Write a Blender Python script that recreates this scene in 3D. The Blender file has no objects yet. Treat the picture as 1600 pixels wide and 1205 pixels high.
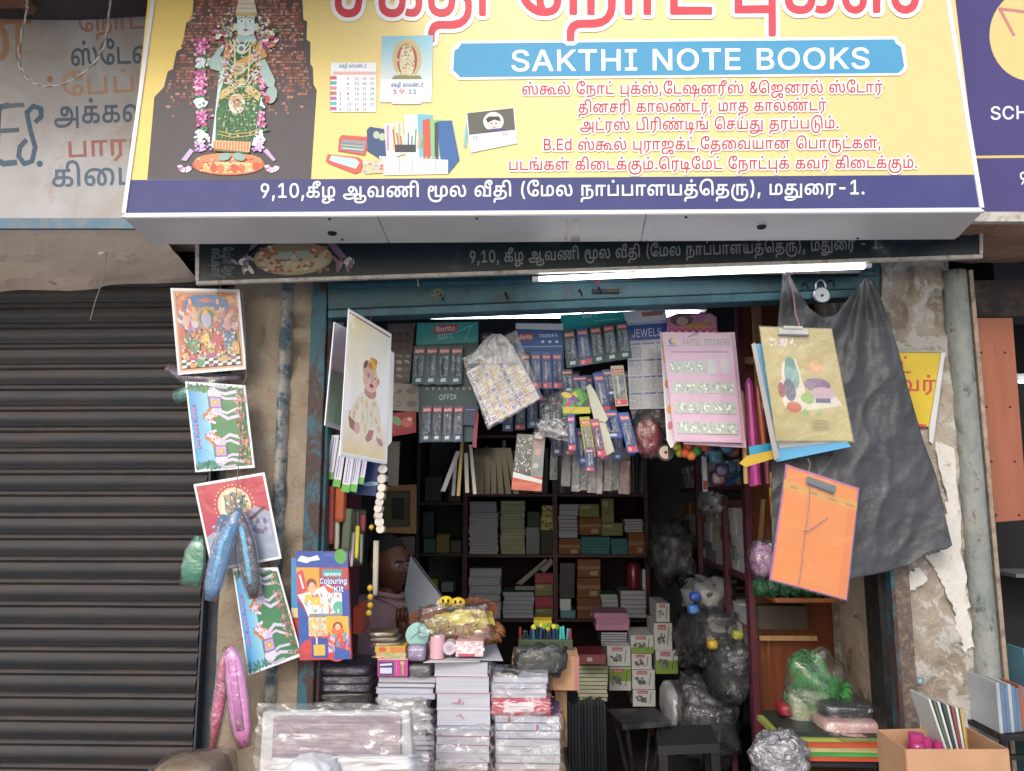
import bpy, bmesh, math, random
from mathutils import Vector, Matrix, Euler, noise
from mathutils.geometry import tessellate_polygon
random.seed(7)
S = bpy.context.scene
COL = S.collection
R = math.radians
# ------------------------------------------------------------------ camera, sky, sun, exposure
F_PX = 1200.0
CAM = Vector((0.0, 0.0, 1.55))
PITCH, YAW = R(8.2), R(2.0)
cd = bpy.data.cameras.new('camera'); cam = bpy.data.objects.new('camera', cd); COL.objects.link(cam)
cam.location = CAM; cam.rotation_euler = (R(90) + PITCH, 0, YAW)
cd.sensor_fit = 'HORIZONTAL'; cd.sensor_width = 36.0; cd.lens = 36.0 * F_PX / 1600.0
cd.clip_start = 0.05; cd.clip_end = 500
S.camera = cam
W = bpy.data.worlds.new('World'); S.world = W; W.use_nodes = True
wn = W.node_tree; wn.nodes.clear()
sky = wn.nodes.new('ShaderNodeTexSky'); sky.sky_type = 'NISHITA'; sky.sun_disc = False
SUN_EL, SUN_AZ = R(36), R(198)      # azimuth measured from +Y clockwise: behind the camera, a little to the left
sky.sun_elevation = SUN_EL; sky.sun_rotation = SUN_AZ; sky.dust_density = 2.5; sky.air_density = 1.2; sky.ozone_density = 1.0
bgn = wn.nodes.new('ShaderNodeBackground'); bgn.inputs[1].default_value = 0.15
wo = wn.nodes.new('ShaderNodeOutputWorld')
wn.links.new(sky.outputs[0], bgn.inputs[0]); wn.links.new(bgn.outputs[0], wo.inputs[0])
sd = bpy.data.lights.new('sun', 'SUN'); sd.energy = 0.75; sd.angle = R(16); sd.color = (1.0, 0.98, 0.96)
so = bpy.data.objects.new('sun', sd); COL.objects.link(so)
sdir = Vector((math.sin(SUN_AZ) * math.cos(SUN_EL), math.cos(SUN_AZ) * math.cos(SUN_EL), math.sin(SUN_EL)))
so.rotation_euler = sdir.to_track_quat('Z', 'Y').to_euler(); so.location = (0, -6, 8)
S.view_settings.view_transform = 'Standard'; S.view_settings.look = 'None'
S.view_settings.exposure = 0.6; S.view_settings.gamma = 1.0; S.view_settings.use_curve_mapping = False
try:
    S.cycles.max_bounces = 7; S.cycles.transparent_max_bounces = 16; S.cycles.diffuse_bounces = 4
    S.cycles.use_denoising = True
except Exception: pass

# ------------------------------------------------------------------ where a point of the picture lies in the place
_M = cam.rotation_euler.to_matrix()
CR, CU, CF = _M @ Vector((1, 0, 0)), _M @ Vector((0, 1, 0)), _M @ Vector((0, 0, -1))
def ray(px, py): return CF + CR * ((px - 800) / F_PX) - CU * ((py - 602.5) / F_PX)
def P(px, py, Y):
    d = ray(px, py); return CAM + d * ((Y - CAM.y) / d.y)
def Pz(px, py, z):
    d = ray(px, py); return CAM + d * ((z - CAM.z) / d.z)
class Pl:
    """a real plane in the shop; hit() finds the point of it seen at a picture position"""
    def __init__(s, px, py, Y, yaw=0.0, tilt=0.0):
        s.o = P(px, py, Y); a, t = R(yaw), R(tilt)
        s.n = Vector((math.sin(a) * math.cos(t), -math.cos(a) * math.cos(t), -math.sin(t)))
    def hit(s, px, py, lift=0.0):
        o = s.o + s.n * lift; d = ray(px, py)
        return CAM + d * ((o - CAM).dot(s.n) / d.dot(s.n))
def Pl3(a, b, c):
    q = [P(*v) for v in (a, b, c)]; pl = Pl(800, 600, 2)
    n = (q[1] - q[0]).cross(q[2] - q[0]).normalized()
    if n.dot(q[0] - CAM) > 0: n = -n
    pl.o, pl.n = q[0], n; return pl

# ------------------------------------------------------------------ colours and materials
def lin(c): return c / 12.92 if c <= 0.04045 else ((c + 0.055) / 1.055) ** 2.4
def hx(h):
    h = h.lstrip('#')
    if len(h) == 3: h = ''.join(k * 2 for k in h)
    return tuple(lin(int(h[i:i + 2], 16) / 255) for i in (0, 2, 4)) + (1.0,)
MATS = {}
class N:
    def __init__(s, name):
        s.m = bpy.data.materials.new(name); s.m.use_nodes = True; s.t = s.m.node_tree
        s.b = s.t.nodes['Principled BSDF']; s.out = s.t.nodes['Material Output']
    def n(s, k, **kw):
        q = s.t.nodes.new('ShaderNode' + k)
        for a, v in kw.items():
            if a.startswith('i_'):
                key = a[2:]; key = int(key) if key.isdigit() else key
                q.inputs[key].default_value = v
            else: setattr(q, a, v)
        return q
    def l(s, a, b): s.t.links.new(a, b)
    def coord(s, scale=(1, 1, 1), out='Object', rnd=True):
        tc = s.n('TexCoord'); mp = s.n('Mapping'); mp.inputs['Scale'].default_value = scale
        s.l(tc.outputs[out], mp.inputs[0])
        if rnd:
            oi = s.n('ObjectInfo'); ml = s.n('VectorMath', operation='SCALE'); ml.inputs[3].default_value = 37.0
            cb = s.n('CombineXYZ'); s.l(oi.outputs['Random'], cb.inputs[0]); s.l(oi.outputs['Random'], cb.inputs[2])
            s.l(cb.outputs[0], ml.inputs[0]); s.l(ml.outputs[0], mp.inputs['Location'])
        return mp.outputs[0]
    def noise(s, vec, sc, det=5, rough=0.6, dist=0.0):
        q = s.n('TexNoise', i_Scale=sc, i_Detail=det, i_Roughness=rough, i_Distortion=dist); s.l(vec, q.inputs['Vector']); return q.outputs[0]
    def ramp(s, fac, a, b):
        q = s.n('MapRange'); q.inputs['From Min'].default_value = a; q.inputs['From Max'].default_value = b; s.l(fac, q.inputs[0]); return q.outputs[0]
    def mix(s, fac, a, b, mode='MIX'):
        q = s.n('MixRGB', blend_type=mode)
        for k, v in ((0, fac), (1, a), (2, b)):
            if isinstance(v, (int, float, tuple)): q.inputs[k].default_value = v
            else: s.l(v, q.inputs[k])
        return q.outputs[0]
    def bump(s, h, dist, strength=1.0):
        q = s.n('Bump'); q.inputs['Strength'].default_value = strength; q.inputs['Distance'].default_value = dist
        s.l(h, q.inputs['Height']); s.l(q.outputs[0], s.b.inputs['Normal']); return q
    def setp(s, **kw):
        for a, v in kw.items():
            s.b.inputs[a.replace('_', ' ')].default_value = v
def mat(name, col, rough=0.6, var=0.25, sc=6, metal=0.0, bump=0.0, bsc=60, spec=0.5, dirt=None, dirt_amt=0.35, stretch=(1, 1, 1), coat=0.0):
    if name in MATS: return MATS[name]
    k = N(name); v = k.coord(stretch); n1 = k.noise(v, sc)
    c = hx(col); lo = tuple(q * (1 - var) for q in c[:3]) + (1,); hi = tuple(min(1, q * (1 + var * 0.5)) for q in c[:3]) + (1,)
    cc = k.mix(k.ramp(n1, 0.3, 0.7), lo, hi)
    if dirt:
        d = k.noise(v, sc * 2.3, 8, 0.7); cc = k.mix(k.mix(1.0, k.ramp(d, 0.62 - dirt_amt * 0.4, 0.75), (1, 1, 1, 1), 'MULTIPLY'), cc, hx(dirt))
    k.l(cc, k.b.inputs['Base Color']); k.setp(Roughness=rough, Metallic=metal); k.b.inputs['Specular IOR Level'].default_value = spec
    if coat: k.b.inputs['Coat Weight'].default_value = coat; k.b.inputs['Coat Roughness'].default_value = 0.12
    if bump: k.bump(k.noise(v, bsc, 6, 0.65), bump)
    MATS[name] = k.m; return k.m
def printed(name='printed paper', rough=0.45, coat=0.0, bump=0.0, bsc=14, fade=0.08, sky_veil=0.03, bump2=0):
    if name in MATS: return MATS[name]
    k = N(name); a = k.n('Attribute', attribute_name='Col'); v = k.coord()
    f = k.ramp(k.noise(v, 9, 6, 0.7), 0.35, 0.75)
    c = k.mix(k.mix(1.0, f, (fade, fade, fade, 1), 'MULTIPLY'), k.mix(sky_veil, a.outputs['Color'], (0.72, 0.72, 0.74, 1)), (0.5, 0.47, 0.42, 1))  # pale grey mixed into every print colour as painted sky reflection
    m_ = k.noise(v, 170, 4, 0.75); c = k.mix(k.mix(1.0, k.ramp(m_, 0.3, 0.7), (0.3, 0.3, 0.3, 1), 'MULTIPLY'), c, k.mix(1.0, c, (0.72, 0.7, 0.72, 1), 'MULTIPLY'))
    k.l(c, k.b.inputs['Base Color']); k.setp(Roughness=rough)
    if bump2: k.bump(k.noise(v, 3.5, 3, .5, .5), bump2 * 3)
    if coat: k.b.inputs['Coat Weight'].default_value = coat; k.b.inputs['Coat Roughness'].default_value = 0.08
    if bump:
        b = k.bump(k.noise(v, bsc, 3, 0.5, 0.6), bump)
        k.l(b.outputs[0], k.b.inputs['Coat Normal'])
    MATS[name] = k.m; return k.m
PRINT = printed(); VINYL = printed('printed vinyl', 0.62, 0.0, 0.0, fade=0.04, sky_veil=0.02, bump2=0.0022)
LAMI = printed('laminated print', 0.35, 0.7, 0.004, 9)
def clear(name, tint='ffffff', gloss=0.09, bump=0.010, bsc=22, milky=0.04, sharp=0.14):
    if name in MATS: return MATS[name]
    k = N(name); k.t.nodes.remove(k.b); v = k.coord()
    tr = k.n('BsdfTransparent'); tr.inputs[0].default_value = hx(tint)
    gl = k.n('BsdfGlossy'); gl.inputs['Roughness'].default_value = sharp
    df = k.n('BsdfDiffuse'); df.inputs[0].default_value = (0.75, 0.76, 0.78, 1)
    bp = k.n('Bump'); bp.inputs['Distance'].default_value = bump
    k.l(k.noise(v, bsc, 4, 0.6, 1.2), bp.inputs['Height']); k.l(bp.outputs[0], gl.inputs['Normal']); k.l(bp.outputs[0], df.inputs['Normal'])
    m1 = k.n('MixShader'); m1.inputs[0].default_value = milky; k.l(tr.outputs[0], m1.inputs[1]); k.l(df.outputs[0], m1.inputs[2])
    fr = k.n('LayerWeight'); fr.inputs[0].default_value = 0.25; k.l(bp.outputs[0], fr.inputs['Normal'])
    ad = k.n('Math', operation='MULTIPLY_ADD'); ad.inputs[1].default_value = 0.45; ad.inputs[2].default_value = gloss; k.l(fr.outputs['Fresnel'], ad.inputs[0])
    m2 = k.n('MixShader'); k.l(ad.outputs[0], m2.inputs[0]); k.l(m1.outputs[0], m2.inputs[1]); k.l(gl.outputs[0], m2.inputs[2])
    k.l(m2.outputs[0], k.out.inputs[0]); MATS[name] = k.m; return k.m
CLEAR = clear('clear crinkled plastic'); MILKY = clear('milky plastic film', milky=0.42, gloss=0.12, bump=0.01)
FILM = clear('smooth clear film', gloss=.07, bump=.006, bsc=9, milky=.04, sharp=.15)
BLIS = clear('clear blister', gloss=0.2, bump=0.02, bsc=45, milky=0.02, sharp=0.08)
DARKCLEAR = clear('thin dark plastic film', tint='c4c8ca', gloss=0.06, bump=0.012, milky=0.05, sharp=0.12)
def emit(name, col, st):
    k = N(name); k.setp(Roughness=0.4); k.b.inputs['Base Color'].default_value = (0.8, 0.8, 0.8, 1)
    k.b.inputs['Emission Color'].default_value = col; k.b.inputs['Emission Strength'].default_value = st; MATS[name] = k.m; return k.m

# ------------------------------------------------------------------ objects
ORG = {}
def tag(o, label=None, cat=None, group=None, kind=None):
    if label: o['label'] = label
    if cat: o['category'] = cat
    if group: o['group'] = group
    if kind: o['kind'] = kind
    return o
def thing(name, label, cat, loc, group=None):
    o = bpy.data.objects.new(name, None); COL.objects.link(o); o.location = loc; o.empty_display_size = 0.05
    ORG[o.name] = Vector(loc); return tag(o, label, cat, group)
class MB:
    def __init__(s): s.v = []; s.f = []; s.mi = []; s.c = []; s.k = 0; s.col = None
    def add(s, vs, fs, mi=0, col=None):
        b = len(s.v); s.v += [Vector(q) for q in vs]
        for f in fs: s.f.append([b + i for i in f]); s.mi.append(mi); s.c.append(col)
        return s
    def box(s, a, b, mi=0, rot=0, piv=None, col=None):
        x0, y0, z0 = a; x1, y1, z1 = b
        vs = [Vector(q) for q in ((x0, y0, z0), (x1, y0, z0), (x1, y1, z0), (x0, y1, z0), (x0, y0, z1), (x1, y0, z1), (x1, y1, z1), (x0, y1, z1))]
        if rot:
            c = Vector(piv) if piv else (vs[0] + vs[6]) / 2; m = Matrix.Rotation(rot, 3, 'Z'); vs = [m @ (q - c) + c for q in vs]
        return s.add(vs, [(0, 3, 2, 1), (4, 5, 6, 7), (0, 1, 5, 4), (1, 2, 6, 5), (2, 3, 7, 6), (3, 0, 4, 7)], mi, col)
    def prism(s, front, back, mi=0, col=None, cap=True):
        n = len(front); fs = [tuple(range(n)), tuple(range(2 * n - 1, n - 1, -1))] if cap else []
        fs += [(i, n + i, n + (i + 1) % n, (i + 1) % n) for i in range(n)]
        return s.add(list(front) + list(back), fs, mi, col)
    def slab(s, poly, pl, th, mi=0, lift=0.0, col=None):
        fr = [pl.hit(x, y, lift) for x, y in poly]; return s.prism(fr, [q - pl.n * th for q in fr], mi, col)
    def tube(s, pts, r, n=8, mi=0, col=None, caps=True):
        pts = [Vector(p) for p in pts]; rs = r if isinstance(r, (list, tuple)) else [r] * len(pts); rings = []
        up = Vector((0, 0, 1)); prev = None
        for i, p in enumerate(pts):
            t = (pts[min(i + 1, len(pts) - 1)] - pts[max(i - 1, 0)]).normalized()
            a = t.cross(up if abs(t.z) < 0.95 else Vector((1, 0, 0))) if prev is None else prev - t * prev.dot(t)
            a = a.normalized(); prev = a; b = t.cross(a)
            rings.append([p + (a * math.cos(2 * math.pi * k / n) + b * math.sin(2 * math.pi * k / n)) * rs[i] for k in range(n)])
        vs = [q for g in rings for q in g]; fs = []
        for i in range(len(pts) - 1):
            for k in range(n): fs.append((i * n + k, i * n + (k + 1) % n, (i + 1) * n + (k + 1) % n, (i + 1) * n + k))
        if caps: fs += [tuple(range(n - 1, -1, -1)), tuple(range((len(pts) - 1) * n, len(pts) * n))]
        return s.add(vs, fs, mi, col)
    def ball(s, c, r, seg=12, rings=8, mi=0, sc=(1, 1, 1), nz=0.0, nsc=3.0, col=None, rot=None):
        vs = []; c = Vector(c); off = Vector((random.random() * 50, random.random() * 50, 0))
        for i in range(rings + 1):
            th = math.pi * i / rings
            for k in range(seg):
                ph = 2 * math.pi * k / seg; d = Vector((math.sin(th) * math.cos(ph), math.sin(th) * math.sin(ph), math.cos(th)))
                q = 1.0 + (nz * noise.fractal(d * nsc + off, 0.9, 2.1, 4) if nz else 0)
                w = Vector((d.x * sc[0], d.y * sc[1], d.z * sc[2])) * r * q
                if rot: w = rot @ w
                vs.append(c + w)
        fs = [(i * seg + k, (i + 1) * seg + k, (i + 1) * seg + (k + 1) % seg, i * seg + (k + 1) % seg) for i in range(rings) for k in range(seg)]
        return s.add(vs, fs, mi, col)
    def grid(s, fn, nu, nv, mi=0, col=None):
        vs = [fn(i / nu, j / nv) for j in range(nv + 1) for i in range(nu + 1)]
        fs = [(j * (nu + 1) + i, j * (nu + 1) + i + 1, (j + 1) * (nu + 1) + i + 1, (j + 1) * (nu + 1) + i) for j in range(nv) for i in range(nu)]
        return s.add(vs, fs, mi, col)
    def build(s, name, m, parent=None, smooth=False, weld=False, solid=0.0, bevel=0.0):
        ms = m if isinstance(m, (list, tuple)) else [m]
        me = bpy.data.meshes.new(name)
        if parent is not None: o0 = ORG[parent.name]
        else:
            lo = [min(q[i] for q in s.v) for i in range(3)]; hi = [max(q[i] for q in s.v) for i in range(3)]
            o0 = Vector(((lo[0] + hi[0]) / 2, (lo[1] + hi[1]) / 2, lo[2]))
        me.from_pydata([q - o0 for q in s.v], [], s.f)
        for q in ms: me.materials.append(q)
        me.polygons.foreach_set('material_index', s.mi)
        if any(c is not None for c in s.c):
            at = me.color_attributes.new('Col', 'FLOAT_COLOR', 'CORNER'); buf = []
            for p, c in zip(me.polygons, s.c):
                c = c or (0.8, 0.8, 0.8, 1)
                if isinstance(c[0], (tuple, list)):
                    for w in c: buf += list(w)
                else: buf += list(c) * p.loop_total
            at.data.foreach_set('color', buf)
        if smooth: me.polygons.foreach_set('use_smooth', [True] * len(me.polygons))
        me.update()
        o = bpy.data.objects.new(name, me); COL.objects.link(o)
        if weld:
            bm = bmesh.new(); bm.from_mesh(me); bmesh.ops.remove_doubles(bm, verts=bm.verts, dist=1e-5); bm.to_mesh(me); bm.free()
        if solid: q = o.modifiers.new('thickness', 'SOLIDIFY'); q.thickness = solid
        if bevel: q = o.modifiers.new('bevel', 'BEVEL'); q.width = bevel; q.segments = 2; q.limit_method = 'ANGLE'
        if parent is None: o.location = o0; ORG[o.name] = o0
        else:
            o.parent = parent; ORG[o.name] = o0
        return o

# ------------------------------------------------------------------ lettering: letter outlines as polygons
SHAPES = [
(227,[[190,-34,-4,4,0,48,-26,0,-8,-13,-9,-9,-12,-9,-14,-6,-27,-7,-32,-2,-24,4,-12,5,-8,6,-5,6,-4,8,-2,9,1,10,3,6,6,6,14,6,115,1,1,11,-2,17,-7,13,-6,7,0,-12,-3,-11,-8,-11,-8,-5,-13,-3,-16,2,-9,4,-9,10,-5,14,0,11,4,11,7,9,7,4,10,4,12,2,15,0,13,-4,19,-10,10,-12,7,-14,5,-17,0,-21,20,0,1,74,3,2,18,-1,1,-3,0,-140,-3,-4],[58,-7,24,0,20,4,17,8,14,13,-103,-1,-3,-2,-1,-3,1,-5,3,-5,13,-7],[90,65,9,1,6,6,1,14,-5,10,-14,-2,-5,-4,-2,-5,-1,-8,1,-5,5,-5]]),
(266,[[179,-67,-27,5,-9,4,-10,8,-4,8,-3,11,2,9,4,6,7,7,12,3,13,0,14,-3,3,-4,-3,-14,-3,-1,-12,3,-11,-1,-4,-4,2,-8,8,-5,11,-3,22,-1,15,2,20,7,6,4,7,8,2,7,1,10,-4,8,-5,3,-13,1,-10,-4,-1,-23,-1,-3,-2,-1,-16,0,-3,2,-1,44,-26,0,-11,-16,-15,-13,-18,-9,-27,-7,-29,-1,-25,4,-16,7,-11,11,-5,13,1,12,4,9,13,8,12,2,109,1,1,12,-2,16,-6,12,-7,9,0,-13,-3,-12,-7,-9,-8,-5,-11,-4,-14,1,-13,4,-8,8,-7,14,0,14,6,14,11,10,14,5,18,1,16,-3,14,-6,14,-12,10,-15,6,-21,0,-21,20,0,1,74,3,2,16,0,3,-2,1,-93,19,4,11,-2,11,-5,6,-6,5,-8,3,-12,-1,-11,-3,-11,-6,-9,-8,-9,-9,-6,-26,-9],[58,-7,23,0,19,4,19,8,14,12,-103,0,-4,-5,1,-5,3,-5,12,-7],[90,65,5,0,6,2,5,6,0,13,-5,10,-12,-1,-6,-4,-3,-5,-1,-8,1,-6,3,-4]]),
(168,[[48,-5,-14,2,-14,7,-9,9,-4,12,0,11,4,11,8,10,10,6,1,49,3,2,105,-1,1,-3,0,-13,-1,-3,-36,-1,0,-24,21,-2,13,-3,8,-5,7,-6,5,-8,2,-11,-1,-12,-5,-13,-10,-9,-11,-4,-18,0,-14,3,-1,3,5,15,16,-2,9,2,5,5,2,9,-2,9,-5,5,-11,3,-14,1,-4,-27,-3,-8,-6,-8,-7,-5,-9,-4,-13,-2],[51,15,14,1,8,5,5,10,1,17,-31,0,-10,-4,-5,-4,-3,-6,2,-10,6,-6],[51,68,28,1,0,24,-28,0]]),
(131,[[18,-3,-3,4,0,111,3,2,108,-1,2,-3,0,-13,-2,-3,-32,-1,-1,-95,-3,-1,-16,0,-4,3,0,93,-31,0,-1,-93,-4,-3]]),
(55,[[18,-3,-4,4,0,110,-3,18,-6,12,-6,6,-8,3,-10,1,-10,-3,-7,-6,-4,-10,0,-12,6,-15,0,-3,-3,-2,-19,0,-4,10,-3,20,4,17,9,13,15,9,22,3,20,-5,9,-5,9,-9,8,-17,5,-30,0,-106,-4,-3]]),
(168,[[48,-5,-14,2,-14,7,-9,9,-4,12,0,11,4,11,8,10,10,6,1,49,3,2,45,0,-1,16,4,14,4,8,7,8,12,7,16,4,15,1,13,-2,9,-4,9,-9,3,-10,-2,-16,-3,-6,-6,-5,-14,-4,-10,0,-11,4,-7,6,-3,6,-1,7,1,10,-7,-3,-3,-5,-5,-12,0,-8,2,-7,36,0,3,-2,0,-15,-1,-3,-36,-1,0,-24,29,-3,9,-4,9,-7,7,-10,2,-11,-1,-12,-4,-11,-10,-10,-12,-5,-18,0,-14,2,-1,4,5,15,16,-2,9,2,5,5,2,9,-2,9,-5,5,-11,3,-14,1,-4,-27,-3,-8,-6,-8,-7,-5,-9,-4,-13,-2],[51,15,14,1,8,5,5,10,1,17,-31,0,-10,-4,-5,-4,-3,-6,2,-10,6,-6],[51,68,28,1,0,24,-28,0],[137,134,6,0,4,2,2,4,0,5,-4,6,-11,2,-3,-6,0,-6,2,-4]]),
(215,[[100,-67,-26,4,-21,8,-10,7,-11,11,-10,14,-9,26,-2,13,0,20,4,26,8,23,17,28,4,0,15,-10,-18,-36,-5,-14,-2,-16,0,-17,2,-16,6,-15,9,-13,15,-12,20,-8,20,-2,29,2,15,4,10,6,14,12,5,11,3,9,0,13,-2,13,-9,14,-11,7,-10,2,-1,-17,-4,-12,-6,-9,-12,-9,-17,-5,-17,0,-16,4,-12,7,-8,11,-3,17,3,10,3,7,7,6,9,6,1,49,3,2,105,-1,2,-3,0,-13,-2,-3,-35,-1,0,-24,14,-4,14,-5,14,-12,7,-10,6,-17,1,-13,-1,-15,-5,-16,-8,-13,-7,-8,-9,-7,-12,-7,-28,-8],[96,15,16,1,9,6,5,11,0,15,-29,0,-11,-3,-5,-4,-4,-10,2,-8,7,-5],[98,68,28,1,0,24,-28,0]]),
(269,[[48,-5,-19,4,-11,6,-7,9,-4,13,0,10,4,10,8,10,10,6,0,47,4,4,105,-1,1,-3,0,-13,-1,-3,-36,-1,1,-24,30,0,7,8,9,8,9,6,11,3,21,1,20,-5,7,-4,8,-8,9,-17,2,-11,-1,-11,-5,-22,33,0,3,-3,0,-14,-2,-3,-58,0,-2,3,-1,12,6,12,3,11,0,14,-1,8,-6,9,-6,5,-9,3,-12,1,-9,-2,-10,-5,12,-4,10,-5,7,-7,5,-10,1,-17,-2,-10,-5,-10,-8,-6,-10,-4,-11,0,-16,5,-9,9,-5,10,-2,11,0,18,-23,1,-4,-27,-3,-8,-6,-8,-7,-5,-9,-4,-13,-2],[159,14,7,1,4,3,2,6,0,11,-3,6,-5,4,-7,3,-8,0,-3,-13,2,-10,4,-7],[51,15,14,1,8,5,5,11,1,16,-31,0,-10,-4,-5,-4,-3,-6,2,-10,6,-6],[51,68,28,1,0,24,-28,0]]),
(168,[[48,-5,-14,2,-14,7,-9,9,-4,12,0,11,4,11,8,10,10,6,1,49,3,2,105,-1,1,-3,0,-13,-1,-3,-36,-1,0,-24,21,-2,13,-3,8,-5,7,-6,5,-8,2,-11,-1,-12,-5,-13,-10,-9,-11,-4,-18,0,-14,3,-1,3,5,15,16,-2,9,2,5,5,2,9,-2,9,-5,5,-11,3,-14,1,-4,-27,-3,-8,-6,-8,-7,-5,-9,-4,-13,-2],[51,15,14,1,8,5,5,10,1,17,-31,0,-10,-4,-5,-4,-3,-6,2,-10,6,-6],[51,68,28,1,0,24,-28,0],[84,133,-6,2,-5,4,-3,7,0,5,2,6,5,5,7,3,5,0,6,-2,5,-4,2,-5,1,-7,-2,-6,-5,-5,-4,-3]]),
(212,[[18,-3,-3,4,0,109,1,3,106,0,2,-3,0,-13,-2,-3,-33,-1,0,-23,15,5,12,0,11,-2,9,-6,7,-8,3,-13,0,-12,-4,-17,29,1,0,92,3,4,17,0,3,-2,0,-111,-1,-3,-125,-1,-2,4,0,13,2,3,49,1,6,14,0,14,-3,5,-6,3,-9,1,-7,-2,-9,-5,0,-19,-2,-3,-19,0,-2,4,0,63,-27,0,-1,-93,-4,-3],[102,133,-6,1,-5,5,-3,11,2,6,3,5,6,4,7,0,7,-2,5,-5,3,-6,0,-6,-2,-5,-5,-6]]),
(148,[[48,-5,-14,2,-14,7,-9,9,-4,12,0,11,4,11,8,10,10,6,1,49,3,2,105,-1,1,-3,0,-13,-1,-3,-36,-1,0,-24,36,-1,1,-3,0,-15,-3,-1,-34,-1,0,-14,-3,-12,-3,-8,-6,-8,-7,-5,-9,-4,-13,-2],[51,15,14,1,8,5,5,11,1,16,-31,0,-10,-4,-5,-4,-3,-6,2,-10,6,-6],[51,68,28,1,0,24,-28,0]]),
(183,[[75,-5,-15,2,-16,8,-12,9,-10,13,-8,16,-5,19,-1,22,2,17,4,13,8,16,8,12,16,14,17,9,17,5,20,2,14,-2,17,-6,12,-8,10,-12,7,-15,5,-32,1,-97,-2,-2,-2,-1,-16,0,-4,3,0,92,-2,20,-5,16,-8,12,-7,5,-12,5,-16,1,-14,-3,-9,-3,-12,-7,-8,-8,-11,-18,-6,-23,0,-20,2,-14,6,-16,9,-12,-1,14,3,12,9,11,9,6,17,3,15,-3,9,-5,10,-14,3,-10,0,-13,-3,-12,-5,-7,-8,-7,-7,-4,-13,-3],[78,15,13,1,6,4,3,5,1,16,-4,7,-5,4,-13,-1,-5,-4,-3,-6,0,-17,4,-9]]),
(207,[[54,-67,-13,2,-10,5,-10,8,-7,10,-4,16,0,14,3,13,7,10,12,9,21,7,21,3,56,1,23,5,9,5,7,9,2,14,-1,13,-5,10,-9,7,-15,1,-8,-2,-6,-7,-3,-8,-2,-38,-3,-2,-16,0,-3,4,-1,25,-4,17,-5,5,-7,5,-15,2,10,-9,5,-9,1,-10,-3,-14,-4,-7,-12,-9,-12,-4,-13,0,-9,3,-8,4,-6,6,-5,8,-2,11,0,9,2,10,5,9,8,9,10,6,11,4,15,3,15,0,15,-4,11,-7,8,-8,12,13,17,6,20,-1,16,-7,9,-7,5,-8,6,-20,0,-13,-3,-12,-4,-11,-8,-9,-14,-10,-22,-6,-22,-2,-53,-1,-20,-4,-8,-4,-5,-7,-3,-9,0,-8,3,-10,6,-8,10,-5,14,0,15,6,25,25,17,11,17,5,21,-1,16,-6,8,-7,4,-7,3,-17,-2,-10,-4,-7,-8,-8,-11,-4,-13,-1,-14,3,-6,4,-9,11,-3,11,1,11,-21,-23,-14,-10,-18,-7],[157,-47,6,1,4,3,3,5,0,8,-6,8,-13,3,-6,-9,0,-9,3,-8],[43,54,8,0,6,3,4,5,0,8,-3,8,-4,3,-8,4,-8,1,-6,-10,0,-10,3,-9]]),
(142,[[18,-3,-3,4,0,109,0,2,3,2,16,0,4,-4,0,-92,96,-1,3,0,1,-3,0,-14,-3,-3]]),
(162,[[99,-60,-16,5,-2,3,13,49,-76,0,-3,2,0,111,1,3,18,1,4,-4,0,-92,38,0,-12,22,-2,22,2,11,3,8,10,10,15,6,14,0,13,-6,9,-12,3,-11,1,-11,-8,-39,33,-1,2,-3,0,-14,-4,-3,-37,0,-15,-53],[101,20,6,22,1,22,-4,10,-7,3,-5,-2,-5,-4,-2,-7,-1,-11,2,-9,5,-10]]),
(206,[[80,-62,-17,3,-17,9,-13,12,-11,19,-7,23,-3,24,0,35,3,24,6,20,9,20,11,14,15,14,18,10,18,5,14,2,25,-2,17,-6,15,-9,11,-13,7,-14,5,-18,2,-17,1,-93,-4,-3,-16,0,-3,2,-2,96,-4,21,-8,18,-13,10,-10,5,-9,1,-24,-1,-21,-8,-13,-10,-12,-15,-7,-17,-7,-25,-1,-18,1,-38,4,-21,8,-18,9,-11,10,-6,13,-3,16,1,11,4,9,6,6,12,4,12,1,24,-3,14,-4,9,-9,5,-9,0,-10,-5,-1,-43,-3,-1,-16,0,-4,2,0,111,2,3,18,1,3,-2,1,-49,13,4,10,0,10,-3,9,-5,6,-7,6,-10,4,-24,0,-18,-4,-19,-4,-12,-7,-11,-9,-9,-11,-6,-16,-4]]),
(147,[[85,-5,-17,2,-17,7,-15,10,-11,12,-9,15,-5,18,-3,18,1,20,4,17,7,17,9,12,11,11,14,9,15,5,16,3,18,0,21,-6,11,-9,3,-6,3,-10,1,-11,-3,-11,-5,-8,-11,-8,-14,-4,-13,1,-12,4,-9,9,-4,9,-1,12,3,15,-16,-8,-11,-11,-10,-18,-4,-17,0,-25,6,-21,6,-10,8,-9,15,-9,-2,17,2,12,5,10,9,8,15,5,15,-1,13,-5,10,-11,4,-11,1,-12,-3,-13,-5,-9,-7,-7,-8,-4,-17,-4],[93,15,13,2,6,4,3,4,2,6,-1,9,-3,8,-5,3,-5,1,-7,-1,-7,-7,-2,-15],[102,118,8,0,6,4,3,6,0,9,-2,5,-4,5,-8,4,-7,0,-5,-10,-1,-10,3,-10]]),
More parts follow.
